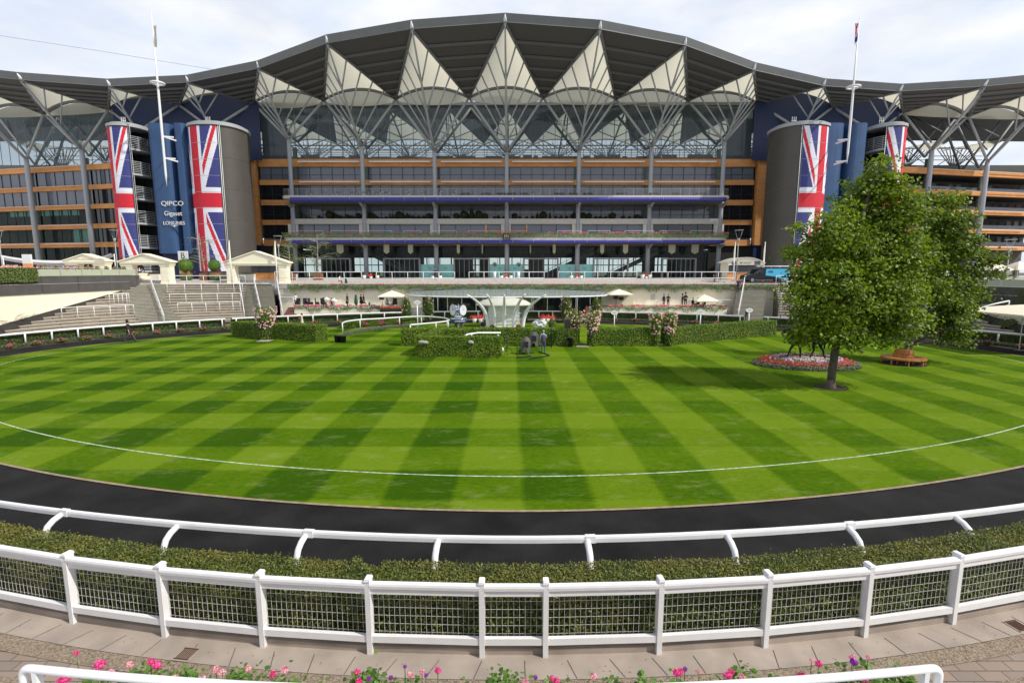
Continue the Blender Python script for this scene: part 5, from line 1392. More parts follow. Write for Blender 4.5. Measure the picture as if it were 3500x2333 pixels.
# --- chrome clock
Yq=48.; p=at(1567,1085,Yq); root=empty('chrome_clock',(p.x,Yq,0),label='chrome sculpture clock with round white faces on a post behind the hedge',cat='clock')
zq=p.z; m=MB(); m.tube([(0,0,0),(0,0,zq-.1)],.07,8); m.build('post',whited,root)
m=MB(); m.lathe([(.72,zq-.42),(.76,zq-.36),(.76,zq-.18),(.70,zq-.12)],n=20); m.build('base_drum',plain('clock_blue',(.02,.06,.25),.3),root)
m=MB(); m.lathe([(.78,zq-.12),(.8,zq-.08),(.78,zq-.02)],n=20); m.lathe([(.3,zq-.02),(.42,zq+.15),(.2,zq+.3)],n=16); m.build('plinth_ring',chrome,root)
text=text_mesh('LONGINES',.20,white,(.22,-.765,zq-.27),(pi/2,0,.25),'lettering',root,.004)
for j,(a_,c_) in enumerate(((-.62,-.42),(.62,.42))):
    ang=a_; cx_=c_; dvv=Vector((sin(ang),-cos(ang),0)); ctr=Vector((cx_,-.25,zq+.72)); q=dvv.to_track_quat('Z','Y').to_matrix()
    m=MB(); n0=len(m.v)
    for (rr_,d0,d1,mi) in ((.52,-.12,.1,0),):
        vs=[];K=24
        for zz_ in (d0,d1):
            for i in range(K): t=2*pi*i/K; vs.append(ctr+q@Vector((.42*cos(t),.56*sin(t),zz_)))
        m.add(vs,[(i,(i+1)%K,K+(i+1)%K,K+i) for i in range(K)]+[tuple(range(K))[::-1],tuple(range(K,2*K))],0)
    cs=m.build('case',chrome,root)
    m=MB(); vs=[ctr+q@Vector((.36*cos(2*pi*i/K),.49*sin(2*pi*i/K),.115)) for i in range(K)]; m.add(vs,[tuple(range(K))],0)
    for i in range(12):
        t=2*pi*i/12; a=ctr+q@Vector((.31*cos(t),.42*sin(t),.12)); b=ctr+q@Vector((.35*cos(t),.47*sin(t),.12)); m.bar(a,b,.03,.01,1)
    m.bar(ctr+q@Vector((0,0,.125)),ctr+q@Vector((.18,.18,.125)),.03,.01,1); m.bar(ctr+q@Vector((0,0,.125)),ctr+q@Vector((-.05,.36,.125)),.025,.01,1)
    m.build('clock_face',[whm,navy],cs)
m=MB()
for a_ in (-.35,0,.35):
    m.tube([(a_,-.2,zq+.2),(a_*1.3,-.1,zq+.8),(a_*1.5,0,zq+1.3)],[.1,.13,.04],8)
m.ball((0,0,zq+.55),.33,8); m.build('chrome_body',chrome,root)
# ================================================================ back rails and hedges of the ring
def tt(px,py,off,side): return rail_t(gr(px,py,1.05).x,side,off)
OB=5.2
def ring_part(t0,t1,o0,o1,z,n=60):
    m=MB(); m.add([ell(lerp(t0,t1,i/n),o0,z) for i in range(n+1)]+[ell(lerp(t0,t1,i/n),o1,z) for i in range(n+1)],[(i,i+1,n+2+i,n+1+i) for i in range(n)]); return m
struct(ring_part(R(-18),R(198),3.05,4.95,.03,150).build('flower_border',soil))
segs=[('white running rail curving round the back of the ring at left, before the viewing steps',R(196),rail_t(-34.5+.0,1,OB),7,16),
      ('white running rail in front of the left patio',rail_t(xs(905,1078,64),1,OB),rail_t(xs(1408,1072,66),1,OB),0,8),
      ('short white running rail left of the ribbed glass shelter',rail_t(xs(1452,1066,66),1,OB),rail_t(xs(1640,1066,66),1,OB),0,4),
      ('short white running rail right of the ribbed glass shelter',rail_t(xs(1790,1066,66),1,OB),rail_t(xs(1945,1066,66),1,OB),0,4),
      ('white running rail in front of the right patio',rail_t(xs(2030,1066,66),1,OB),rail_t(xs(2497,1085,63),1,OB),0,8),
      ('white running rail curving away behind the trees at right',rail_t(xs(2560,1090,62),1,OB),R(-16),0,14)]
segs[0]=(segs[0][0],R(196),rail_t(xs(862,1086,62),1,OB),0,17)
for lb,ta,tb_,_,n_ in segs:
    tl=[lerp(ta,tb_,(i+.15)/(n_-.7)) for i in range(n_)]
    running_rail('running_rail',lb,tl,OB,1.06,t0=ta,t1=tb_,foot=.12,w_=.10,h_=.14,pr=.07,seg=2,group=None,straight_posts=True)
def hedge_ell(label,ta,tb_,o0,o1,h,n,size,mat,seed,name='clipped_hedge',z0=0.,cat='hedge',group=None,core=yewcore):
    r=random.Random(seed); m=MB(); N=max(6,int(abs(ta-tb_)*40)); org=ell((ta+tb_)/2,o0); rows=[]
    for i in range(N+1):
        t=lerp(ta,tb_,i/N); rows.append([ell(t,o0+.05,z0)-org,ell(t,o0+.05,h-.1)-org,ell(t,o0+.15,h-.04)-org,ell(t,o1-.15,h-.04)-org,ell(t,o1-.05,h-.1)-org,ell(t,o1-.05,z0)-org])
    m.grid(rows); m.add(rows[0],[tuple(range(6))]); m.add(rows[-1],[tuple(range(6))[::-1]])
    o=m.build(name,core); o.location=org; tag(o,label,cat,group); lf=MB()
    for _ in range(n):
        t=r.uniform(ta,tb_)
        if r.random()<.55: oo,z=o0+r.gauss(0,.03),r.uniform(z0,h); nn=ell(t,0)-ell(t,1)
        else: oo,z=r.uniform(o0,o1),h+r.gauss(0,.02); nn=Vector((0,0,1))
        nn=nn+Vector((r.gauss(0,.5),r.gauss(0,.5),r.gauss(0,.5))); lf.leaf(ell(t,oo,z)-org,nn,size*r.uniform(.7,1.3),0,r)
    lf.build('foliage',mat,o); return o
for i,(lb,ta,tb_,_,n_) in enumerate(segs):
    nm=('dark hedge below the rail beside the left viewing steps','dark hedge below the rail of the left patio','dark hedge behind the short rail left of the ribbed shelter','dark hedge behind the short rail right of the ribbed shelter','dark hedge below the rail of the right patio','dark hedge below the rail curving away at right')[i]
    hedge_ell(nm,ta,tb_,5.45,6.2,.98,int(abs(ta-tb_)*5200)+500,.13,hedgeD,40+i)
    hedge_ell('low silvery edging hedge '+nm[11:],ta,tb_,4.2,4.75,.32,int(abs(ta-tb_)*3600)+200,.11,silverL,60+i,'edging_plants',cat='edging')
# clumps of pink flowers at the foot of the rail posts
pkb=None
for lb,ta,tb_,_,n_ in segs:
    for i in range(n_):
        if n_<5 and i%2: continue
        t=lerp(ta,tb_,(i+.15)/(n_-.7)); p=ell(t,3.75,.03)
        if pkb is None:
            pkb=bush('flower_clump',p,.36,.28,.40,150,.11,hedgeL,'round clump of magenta flowers in the soil border behind the black track','flowers',9,'magenta flower clumps along the back rail',True,26,.10,leafy('clump_bloom',(.42,.03,.14),(.62,.22,.34),.6,.2))
        else: copy_tree(pkb,p,rz=i*1.1)
# ================================================================ hedges on the lawn
def hb(label,pxs,h,th,seed,n,mat=hedgeL,faces='FTLR',hgt=1.45):
    (xa_,ya_),(xb_,yb_)=pxs; a,b=gr(xa_,ya_),gr(xb_,yb_); ln=(b-a).length; ang=math.atan2((b-a).y,(b-a).x); c=(a+b)/2+Vector((-sin(ang),cos(ang),0))*th/2
    return leafbox('clipped_hedge',label,'hedge',-ln/2,ln/2,-th/2,th/2,0,hgt,n,.10,mat,seed,rz=ang,org=(c.x,c.y,0.03),faces=faces)
hb('short clipped hedge left of the rose arch on the left of the lawn',((791,1152),(902,1162)),1.45,1.6,71,4200)
hb('clipped hedge right of the rose arch on the left of the lawn',((926,1160),(1082,1170)),1.45,1.5,72,5200)
hb('long clipped hedge running behind the camera gear in the centre',((1372,1184),(1975,1184)),1.45,1.1,73,13000)
hb('clipped box hedge with rounded front nearest the camera in the centre of the lawn',((1420,1219),(1712,1222)),1.45,.9,74,9000)
hb('curved hedge arm joining the near central hedge to the long one',((1492,1180),(1422,1212)),1.45,.9,78,3500,faces='FTLRB')
hb('clipped hedge between the two pairs of rose arches right of centre',((2035,1184),(2248,1184)),1.45,1.1,75,6500)
hb('long clipped hedge sweeping right to the trees',((2290,1181),(2652,1146)),1.45,1.2,76,11000)
# rose pillars and topiary
def rose(px_,py_,w_,hpx,label,seed,fl=150,narrow=True):
    p=gr(px_,py_,.03); d=p.y; w2=w_/1750*d/2; h=hpx/1750*d
    r=random.Random(seed); m=MB(); m.tube([(0,0,0),(.03,.02,h*.8)],.05,6); m.lathe([(w2*.55,.05),(w2*.62,h*.4),(w2*.5,h*.75),(w2*.15,h*.9)],n=9)
    o=m.build('rose_bush',yewcore); o.location=p; tag(o,label,'rose bush','climbing roses at the hedge openings'); lf=MB(); bl=MB()
    def f(r):
        z=r.random(); wd=w2*(.62 if z<.5 else .62+.42*sin((z-.5)*2*pi*.9)); th=r.uniform(0,2*pi); q=wd*math.sqrt(r.uniform(.4,1.)); return Vector((q*cos(th),q*sin(th),z*h)),(cos(th),sin(th),.3)
    scatter(lf,f,1700,.13,r)
    for _ in range(fl):
        z=r.uniform(.36,1.02); wd=w2*(.62+.45*sin((z-.4)*2.6)); th=r.uniform(0,2*pi); c=Vector((wd*cos(th),wd*sin(th),z*h))
        for k in range(4): bl.leaf(c+Vector((r.gauss(0,.03),r.gauss(0,.03),r.gauss(0,.03))),(cos(th)+r.gauss(0,.5),sin(th)-.4,.4),.105,0,r,.95)
    lf.build('foliage',hedgeL,o); bl.build('blossom',pinkF,o); return o
rose(912,1160,70,112,'pale pink climbing rose between the two left hedges',81,150)
rose(1962,1178,62,118,'pink rose pillar behind the black loudspeaker',82,130)
rose(2022,1182,54,122,'pink rose pillar left of the short right hedge',83,130)
rose(2238,1182,44,112,'pink rose pillar at the right end of the short hedge',84,110)
rose(2284,1182,52,116,'pink rose pillar at the left end of the long right hedge',85,130)
bush('rose_pillar',at(1390,1080,63)-up(at(1390,1080,63).z),.62,.55,3.1,1700,.13,boxL,'tall clipped green pillar topped with pink roses beside the left patio steps','topiary',21,'green topiary pillars at the patio gates',True,28,.14,pinkF)
bush('rose_pillar',at(1464,1080,63)-up(at(1464,1080,63).z),.72,.6,3.2,1900,.13,boxL,'green pillar with a crown of pink roses left of the chrome clock','topiary',22,'green topiary pillars at the patio gates',True,50,.15,pinkF)
bush('rose_pillar',at(1935,1080,63)-up(at(1935,1080,63).z),.72,.6,3.3,1900,.13,boxL,'green pillar dotted with roses right of the ribbed glass shelter','topiary',23,'green topiary pillars at the patio gates',True,70,.14,pinkF)
bush('rose_pillar',at(2040,1080,63)-up(at(2040,1080,63).z),.75,.6,3.1,1900,.13,boxL,'green rose topped pillar at the left end of the right patio','topiary',24,'green topiary pillars at the patio gates',True,36,.14,pinkF)
bush('shrub',gr(1565,1128),.38,.38,1.5,420,.12,hedgeL,'slim leafy shrub under the chrome clock','shrub',25)
bush('shrub',gr(1886,1128),.42,.42,1.35,420,.12,hedgeL,'slim leafy shrub right of the ribbed glass shelter','shrub',26)
for i,(x,l) in enumerate(((1682,'small round flowering pot plant at the left foot of the ribbed shelter'),(1770,'small round flowering pot plant at the right foot of the ribbed shelter'))):
    bush('pot_plant',gr(x,1127),.26,.26,.62,150,.1,boxL,l,'pot plant',27+i,None,True,20,.08,redF)
# stone thresholds in the hedge openings
for i,(x,y,l) in enumerate(((1990,1184,'pale stone threshold between the rose pillars left of the short hedge'),(2264,1179,'pale stone threshold between the rose pillars right of the short hedge'),(905,1166,'pale stone threshold under the left rose arch'))):
    p=gr(x,y); m=MB(); m.box(-.55,.55,-.5,.6,0,.03); o=m.build('stone_threshold',slab); o.location=(p.x,p.y,.035); tag(o,l,'paving stone')
# ---- little curved flower garden with its own white rail
pts=[(1170,1104),(1186,1098),(1230,1092),(1290,1089),(1365,1084),(1440,1081),(1500,1084),(1528,1089),(1532,1096),(1490,1102),(1445,1106),(1402,1110)]
G_=[gr(x,y,.98) for x,y in pts]; c0=sum(G_,Vector())/len(G_); c0.z=0
root=empty('garden_rail',c0,label='small white rail looping round the curved flower garden left of centre',cat='rail')
m=MB(); sm=[]
for i in range(len(G_)-1):
    p0,p1,p2,p3=G_[max(i-1,0)],G_[i],G_[i+1],G_[min(i+2,len(G_)-1)]
    for k in range(5):
        t=k/5; sm.append(.5*((2*p1)+(p2-p0)*t+(2*p0-5*p1+4*p2-p3)*t*t+(3*p1-p0-3*p2+p3)*t**3)-c0)
sm.append(G_[-1]-c0); m.tube(sm,.075,8); m.build('top_rail',white,root)
for i in (0,2,4,5,7,8,9,11): m=MB(); q=G_[i]-c0; m.tube([(q.x,q.y,0),(q.x,q.y,.95)],.055,7); m.build('post',white,root)
bx=[(1190,1122),(1215,1118),(1243,1116),(1275,1113),(1300,1112),(1335,1110),(1360,1109),(1395,1108),(1420,1107),(1370,1110)]
fb=None
for i,(x,y) in enumerate(bx[:9]):
    p=gr(x,y,.03)
    if i in (2,4,6): 
        bush('flower_clump',p,.5,.4,.5,160,.12,hedgeL,'clump of bright pink flowers between the low box blocks of the curved garden','flowers',33+i,'pink clumps in the curved garden',True,55,.13,magF)
    elif fb is None: fb=leafbox('box_block','low clipped box block in the curved garden left of centre','hedge',-.75,.75,-.4,.4,0,.75,700,.10,hedgeL,5,'low box blocks in the curved garden',org=p)
    else: copy_tree(fb,p,rz=.05*i)
e=[gr(x,y,0) for x,y in ((1180,1149),(1205,1143),(1250,1134),(1300,1127),(1360,1121),(1420,1118))]
m=MB(); r=random.Random(5)
for a,b in zip(e[:-1],e[1:]):
    n_=int((b-a).length*260)
    for _ in range(n_): p=a.lerp(b,r.random()); m.leaf((p.x+r.gauss(0,.16),p.y+r.gauss(0,.18),.05+r.random()*.36),(0,-.7,.7),.13,0,r)
o=m.build('edging_plants',silverL); tag(o,'low silvery edging plants bordering the curved garden','edging'); o['kind']='stuff'
root=empty('white_gate_rail',gr(1655,1160,0),label='small white rail standing inside the central hedge enclosure',cat='rail'); q0=root.location
m=MB(); P=[gr(1590,1146,1.35),gr(1600,1142,1.35),gr(1635,1137,1.35),gr(1712,1137,1.35)]; m.tube([p-q0 for p in P],.07,8); m.build('top_rail',white,root)
for i,(x,y) in enumerate(((1592,1150),(1612,1148),(1702,1150))):
    p=gr(x,1141,1.35)-q0; m=MB(); m.tube([(p.x,p.y,0),(p.x,p.y,1.3)],.06,7); m.build('post',white,root)
# ================================================================ handrails
def guard(name,label,pts,h,posts,rad=.035,mid=None,group=None,cat='handrail',mat=None,drop=True):
    """pts: base points; posts: fractions along"""
    P=[Vector(p) for p in pts]; c=sum(P,Vector())/len(P); root=empty(name,c,label=label,cat=cat,group=group)
    Q=[p-c for p in P]; top=[q+up(h) for q in Q]; m=MB(); path=([Q[0]+up(h*.35)] if drop else [])+top+([Q[-1]+up(h*.35)] if drop else [])
    m.tube(soft_tube(path,.15),rad,7); m.build('top_rail',mat or white,root)
    if mid: 
        for md in mid: m=MB(); m.tube([q+up(h*md) for q in Q],rad*.8,6); m.build('lower_rail',mat or white,root)
    for u in posts: m=MB(); q=along(Q,u); m.tube([q,q+up(h)],rad*.85,6); m.build('post',mat or white,root)
    return root
# terrace edge rails
for i,((xa_,xb_,np_),lb) in enumerate(zip(((940,1236,5),(1287,1554,5),(1603,1860,5),(1909,2176,6),(2225,2512,5)),('left of the group','above the left patio umbrella','over the left half of the ribbed shelter','right of centre over the low glass canopy','above the right patio'))):
    X0,X1=xs(xa_,950,69.55),xs(xb_,950,69.55)
    guard('terrace_rail','white terrace railing in front of the lobby, '+lb,[(X0,69.52,4.5),(X1,69.52,4.5)],1.62,[j/np_ for j in range(np_+1)],.045,(.5,),'white railings along the terrace edge',cat='railing')
# rails on the left and right viewing steps
def tier_pt(s,k,u): 
    p=along(poly_at(k,NT,1 if s<0 else -.99),u); p.z=.45+4.05*k/NT; return p
for s,nm in ((-1,'left'),(1,'right')):
    for j,(k,ua,ub) in enumerate(((3.0,'L',.0),(7.,'L',.0),(3.,'R',0),(6.5,'R',0),(10.5,'R',0),(13.9,'R',0))):
        if s>0 and j==0: lb='low white handrail on the right viewing steps behind the tree trunks'
        else: lb='white handrail on the %s viewing steps, %s'%(nm,('lower outer flight','upper outer flight','lowest of the inner four','second of the inner four','third of the inner four','topmost of the inner four')[j])
        tk=k/NT; ra,rb=(max(.08,(.12 if j==0 else .17)),lerp(*UA,tk)) if ua=='L' else (lerp(*UB,tk)+.012,lerp(*UC,tk)-.012); pts=[tier_pt(s,k,lerp(ra,rb,q/6)) for q in range(7)]
        guard('step_rail',lb,pts,1.15,[0,.22,.44,.66,.88,1.],.04,None,'white handrails on the %s steps'%nm)
# stair rails (sloping, with stacked white stanchions)
def stair_rail(label,P0,P1,n_,gname,wd=.07):
    c=(P0+P1)/2; root=empty('stair_rail',c,label=label,cat='handrail',group=gname)
    for i in range(n_):
        a=P0.lerp(P1,i/n_)-c; b=P0.lerp(P1,(i+.85)/n_)-c; m=MB(); m.tube(soft_tube([a,a+up(1.05),b+up(1.05),b],.12),wd*.6,6); m.bar(a+up(.55),b+up(.55),.03,.05); m.bar(a+up(.1),a+up(1.0),wd*1.8,.04); m.build('rail_section',white,root)
stair_rail('white stair rail climbing the left aisle between the viewing steps',tier_pt(-1,0,.60),tier_pt(-1,14,.10),6,'stair rails')
stair_rail('white stair rail climbing the right aisle between the viewing steps',tier_pt(1,0,.60),tier_pt(1,14,.10),6,'stair rails')
stair_rail('white stair rail at the left side of the outer left stairs',Vector((xs(838,1080,64),63.8,.4)),Vector((xs(815,975,69),69.2,4.5)),5,'stair rails')
stair_rail('white stair rail in the middle of the outer left stairs',Vector((xs(896,1070,64),63.8,.4)),Vector((xs(866,975,69),69.2,4.5)),6,'stair rails')
stair_rail('white stair rail at the left edge of the cream patio wall',Vector((xs(968,1075,64),63.8,.4)),Vector((xs(945,990,69),69.2,4.5)),6,'stair rails')
stair_rail('white stair rail up the outer right stairs',Vector((xs(2520,1095,64),63.8,.4)),Vector((xs(2548,950,69),69.2,4.5)),6,'stair rails')
# small flight and rail at the left end of the left patio
m=MB()
for k in range(8):
    z=.25+k*.18; m.box(xs(965,1060,65.5),xs(1006,1060,65.5),65+k*.3,65.3+k*.3+.3,0,z)
struct(m.build('stairs',[brickstep]))
guard('patio_rail','thin white rail over the small red steps at the left patio',[(xs(960,1060,66.2),66.2,1.4),(xs(1004,1060,66.2),66.2,1.4)],1.5,[0,1.],.035)
guard('patio_rail','white handrail on the right patio behind the guests',[(xs(2243,1030,67.5),67.5,1.5),(xs(2500,1030,67.5),67.5,1.5)],1.0,[0,.33,.66,1.],.035)
# ramp balustrade at right edge
guard('ramp_rail','white post and rail ramp fence at the right edge below the ivy wall',[at(3300,1085,46)-up(.3),at(3390,1070,46),at(3445,1062,46)+up(.1)],.8,[0,.5,1.],.07,(.5,),cat='railing',drop=False)
# ================================================================ buildings and furniture on the terrace
zP=4.94
def gatehouse(name,label,xa,xb,oa,ob,ypk,yev,Y,base,dep=2.4,word=None,group=None):
    X0,X1=xs(xa,930,Y),xs(xb,930,Y); O0,O1=xs(oa,930,Y),xs(ob,930,Y); ze=zs(yev,Y); zp=zs(ypk,Y); cx=(X0+X1)/2
    root=empty(name,(cx,Y,base),label=label,cat='gatehouse',group=group); a,b=X0-cx,X1-cx; e=ze-base; p=zp-base
    for (u,v) in ((a+.25,O0-cx),(O1-cx,b-.25)):
        m=MB(); m.box(u,v,0,dep,0,e-.35); m.box(u-.06,v+.06,-.06,dep+.06,0,.25); m.box(u-.06,v+.06,-.06,dep+.06,e-.55,e-.40); m.box(u+.2,v-.2,-.03,0,.45,e-.8); m.build('pillar',creamp,root)
    m=MB(); m.box(a+.1,b-.1,-.1,dep+.1,e-.349,e-.1); m.box(a,b,-.2,dep+.2,e-.099,e); m.build('lintel',creamp,root)
    m=MB(); vs=[(a,-.15,e+.002),(b,-.15,e+.002),(0,-.15,p),(a,dep+.15,e+.002),(b,dep+.15,e+.002),(0,dep+.15,p)]; m.add(vs,[(0,1,2),(5,4,3),(0,3,4,1)]); m.build('pediment',creamp,root)
    m=MB()
    for s in (-1,1):
        q=a if s<0 else b
        m.add([(q*1.03,-.3,e),(0,-.3,p+.06),(0,dep+.3,p+.06),(q*1.03,dep+.3,e),(q*1.03,-.3,e+.14),(0,-.3,p+.2),(0,dep+.3,p+.2),(q*1.03,dep+.3,e+.14)],[(0,1,2,3),(4,5,6,7),(0,4,5,1),(3,2,6,7),(0,3,7,4)])
    m.build('roof',creamp,root)
    if word: text_mesh(word,.30,plain('faded_letter',(.55,.50,.36),.6) if 'faded_letter' not in MATS else MATS['faded_letter'],(0,-.165,e+.28),(pi/2,0,0),'lettering',root,.008)
    return root
gatehouse('gatehouse','cream pedimented gatehouse with faint lettering, farthest left behind the glass balustrade',222,367,266,322,871,893,76,zP,1.2,'ROYAL ENCLOSURE','cream gatehouses')
gatehouse('gatehouse','cream pedimented gateway with open arch framing a dark horse statue',410,587,453,548,871,896,70.6,4.5,1.0,None,'cream gatehouses')
gatehouse('gatehouse','cream pedimented gateway between two furled banners left of the lobby',768,987,802,952,862,899,70.8,4.5,1.0,None,'cream gatehouses')
# betting kiosk with curved roof
def kiosk(xa,xb,Y,base,label,words,roofc):
    X0,X1=xs(xa,930,Y),xs(xb,930,Y); cx=(X0+X1)/2; h=(X1-X0)/2; root=empty('kiosk',(cx,Y,base),label=label,cat='kiosk')
    zt_=zs(898,Y)-base; zpk=zs(879,Y)-base
    m=MB(); m.box(-h+.3,h-.3,.3,3.2,0,zt_); m.build('body',woodbox if not words else creamp,root)
    m=MB(); m.box(-h+.25,h-.25,.22,.3,.02,1.05); m.build('counter_front',cedar,root)
    for j in range(3):
        m=MB(); a=lerp(-h+.35,h-.35,j/3)+.04; b=lerp(-h+.35,h-.35,(j+1)/3)-.04; m.box(a,b,.2,.29,1.15,2.5); m.build('shutter',plain('shutter_grey',(.06,.07,.085),.4) if 'shutter_grey' not in MATS else MATS['shutter_grey'],root)
    m=MB(); top=[(lerp(-h,h,i/14),-.3,zt_+(zpk-zt_)*(1-((i/14)*2-1)**2)) for i in range(15)]; bt=[(x,y,zt_-.35) for x,y,z in top]
    m.grid([bt,[(x,y,z-.12) for x,y,z in top]]); m.build('gable',creamp,root)
    m=MB(); f=[(x*1.06,-.5,z) for x,y,z in top]; g=[(x*1.06,3.5,z) for x,y,z in top]; m.grid([f,g],0,True); m.grid([[(x,y,z-.12) for x,y,z in f],f],0); m.build('roof',roofc,root)
    if words:
        m=MB(); m.box(-1.35,1.15,-.36,-.31,zt_-.28,zt_+.22); m.build('sign_panel',plain('sign_pale',(.55,.52,.46),.5),root)
        text_mesh(words,.33,plain('sign_ink',(.05,.04,.05),.5),(-.1,-.37,zt_-.03),(pi/2,0,0),'lettering',root,.004)
        for a,b in ((-2.1,-1.45),(1.25,2.1)): m=MB(); m.box(a,b,-.36,-.31,zt_-.28,zt_+.22); m.build('side_panel',plain('sign_slate',(.09,.10,.14),.4) if 'sign_slate' not in MATS else MATS['sign_slate'],root)
    return root
kiosk(2484,2606,77,zP,'cream betting kiosk with arched roof and timber counter behind the dark van','BET-ASCOT',plain('kiosk_roof_grey',(.55,.53,.48),.6))
kiosk(848,952,76,zP,'low timber kiosk with slate shutters seen through the right hand cream gateway',None,MATS['shutter_grey'])
# banner sign with letter B
def sign_tower(px_,ya,yb,wpx,Y,label,letter,c2):
    p=at(px_,yb,Y); w_=wpx/1750*Y/2; h=zs(ya,Y)-zP; root=empty('sign_board',(p.x,Y,zP),label=label,cat='sign')
    m=MB(); m.box(-w_,w_,0,.2,h*.66,h); m.build('panel',whited,root); m=MB(); m.box(-w_,w_,0.002,.2,0,h*.66-.003); m.build('lower_panel',c2,root)
    if letter: text_mesh(letter,w_*1.7,plain('letter_dark',(.06,.05,.035),.5),(-.0,-.012,h*.84),(pi/2,0,0),'lettering',root,.004)
    return root
sign_tower(632,858,960,32,75,'tall white sign board with a dark letter B standing between the flags','B',plain('sign_peach',(.62,.42,.25),.6))
sg=sign_tower(96,869,930,30,66,'tall sign board with orange top standing behind the parapet at far left',None,whited); sg.children[0].data.materials[0]=plain('orange_panel',(.75,.32,.10),.6)
m=MB(); m.box(-.95,.95,0,.1,0,1.9); o=m.build('poster',plain('poster_print',(.45,.30,.22),.5,var=.8,vscale=4)); p=at(36,935,64); o.location=(p.x,64,5.1); tag(o,'square colourful poster board at the far left edge behind the hedge','poster')
# white sail canopies at far left and cream ones at far right
def sail(label,P,mat=whited,cat='canopy'):
    c=sum((Vector(p) for p in P),Vector())/len(P); m=MB(); n_=8; A,B,Cc,D=[Vector(p)-c for p in P]
    rows=[[A.lerp(B,i/n_).lerp(D.lerp(Cc,i/n_),j/n_)-up(1.1*4*(i/n_)*(1-i/n_)*.5+.5*4*(j/n_)*(1-j/n_)) for i in range(n_+1)] for j in range(n_+1)]
    m.grid(rows,0,True); m.grid([[p+up(.05) for p in r_] for r_ in rows],0,True); o=m.build('sail_canopy',mat); o.location=c; tag(o,label,cat)
    for q in (A,B): m=MB(); m.tube([q+up(.05),Vector((q.x,q.y,zP-c.z))],.07,6); m.build('mast',whited,o)
sail('white tensile canopy stretched behind the far left gatehouse',[at(10,880,78),at(300,893,78),at(290,885,84),at(0,872,84)])
sail('smaller white tensile canopy above the far left gatehouse roof',[at(220,893,80),at(390,868,80),at(380,866,85),at(230,885,85)])
def parasol_obj(px_,pyk,pye,wpx,Y,base,label,mat=parasol,group=None,square=True,name='parasol'):
    p=at(px_,pye,Y); r_=wpx/1750*Y/2*.9; ze=zs(pye,Y)-base; zk=zs(pyk,Y)-base; root=empty(name,(p.x,Y,base),label=label,cat='parasol',group=group)
    n_=4 if square else 8; ph=pi/4 if square else 0; rr_=r_*(1.414 if square else 1)
    m=MB(); 
    rows=[]
    for t in (0,.33,.66,1.):
        rows.append([Vector((cos(ph+2*pi*(i/(n_*3)))*rr_*t,sin(ph+2*pi*(i/(n_*3)))*rr_*t,lerp(zk,ze,t**1.15))) for i in range(n_*3+1)])
        if square:
            for i,v in enumerate(rows[-1]):
                k=i%3; 
                a_=rows[-1][i-k]; b_=Vector((cos(ph+2*pi*((i-k+3)/(n_*3)))*rr_*t,sin(ph+2*pi*((i-k+3)/(n_*3)))*rr_*t,lerp(zk,ze,t**1.15)))
                rows[-1][i]=a_.lerp(b_,k/3)
    m.grid(rows,0,False); m.grid([rows[-1],[v-up(.12) for v in rows[-1]]]); m.build('cover',mat,root)
    m=MB(); m.tube([(0,0,0),(0,0,zk+.08)],.035,6); m.build('pole',whited,root)
    m=MB(); m.lathe([(.3,0),(.3,.06)],n=10); m.build('base',dsteel,root); return root
parasol_obj(1340,993,1011,88,66.9,1.5,'open cream parasol over seated guests at the right end of the left patio')
parasol_obj(2116,988,1004,88,67.2,1.5,'open cream parasol with studio lamps under it on the right patio')
parasol_obj(2406+0*1,1006,1026,84,67.2,1.5,'cream cantilever parasol over guests near the right steps')
parasol_obj(1116,1015,1021,24,67.3,1.5,'tiny white parasol on the left patio, left one of two',whited,None,False)
parasol_obj(1142,1019,1026,24,67.0,1.5,'tiny white parasol on the left patio, right one of two',whited,None,False)
parasol_obj(3500,1040,1066,290,40,.05,'big cream parasol cut off by the right edge of the picture')
parasol_obj(3395,895,922,80,66,4.45,'cream parasol on the right upper terrace behind the tree',parasol)
parasol_obj(3480,893,920,80,67,4.45,'cream parasol at the right edge on the upper terrace',parasol)
def closed_umb(px_,Y,h,w_,label):
    p=at(px_,1030,Y); m=MB(); m.lathe([(.09,.3),(w_,.55),(w_*.95,h*.5),(w_*.6,h*.9),(.05,h)],n=9); m.tube([(0,0,0),(0,0,.6)],.03,5); o=m.build('folded_parasol',greent); o.location=(p.x,Y,1.5); tag(o,label,'parasol')
closed_umb(1217,67.2,1.75,.24,'folded dark green parasol against the cream wall'); closed_umb(1262,67.4,.72,.14,'short folded green cover on the left patio')
# flag poles with furled banners
for px_,yt,Y,lb in ((793,824,70.2,'white pole with furled cream banner left of the middle gateway'),(948,826,70.2,'white pole with furled cream banner right of the middle gateway'),(2506,830,71.5,'white pole with pale yellow banner left of the betting kiosk'),(2607,829,71.,'white pole with pale yellow banner behind the dark van')):
    zt_=zs(yt,Y); b=4.5 if Y<71 else 4.9; p=at(px_,960,Y); root=empty('banner_pole',(p.x,Y,b),label=lb,cat='flagpole',group='white poles with furled banners'); h=zt_-b
    m=MB(); m.tube([(0,0,0),(0,0,h)],[.11,.05],8); m.ball((0,0,h+.05),.07,6); m.build('pole',white,root)
    m=MB(); 
    m.grid([[Vector((sin(t*7+u*3)*.06*t-.04-.26*u*min(1,t*1.6)*(1-t*.5),-.05+.10*sin(u*6),h-.15-t*(h*.48))) for u in (0,.3,.6,1)] for t in [i/10 for i in range(11)]],0,True); m.build('banner',plain('banner_cream',(.72,.70,.45) if px_>2000 else (.74,.68,.48),.7) if px_ in (793,2506) else MATS['banner_cream.001' if px_>2000 and 'banner_cream.001' in MATS else 'banner_cream'],root)
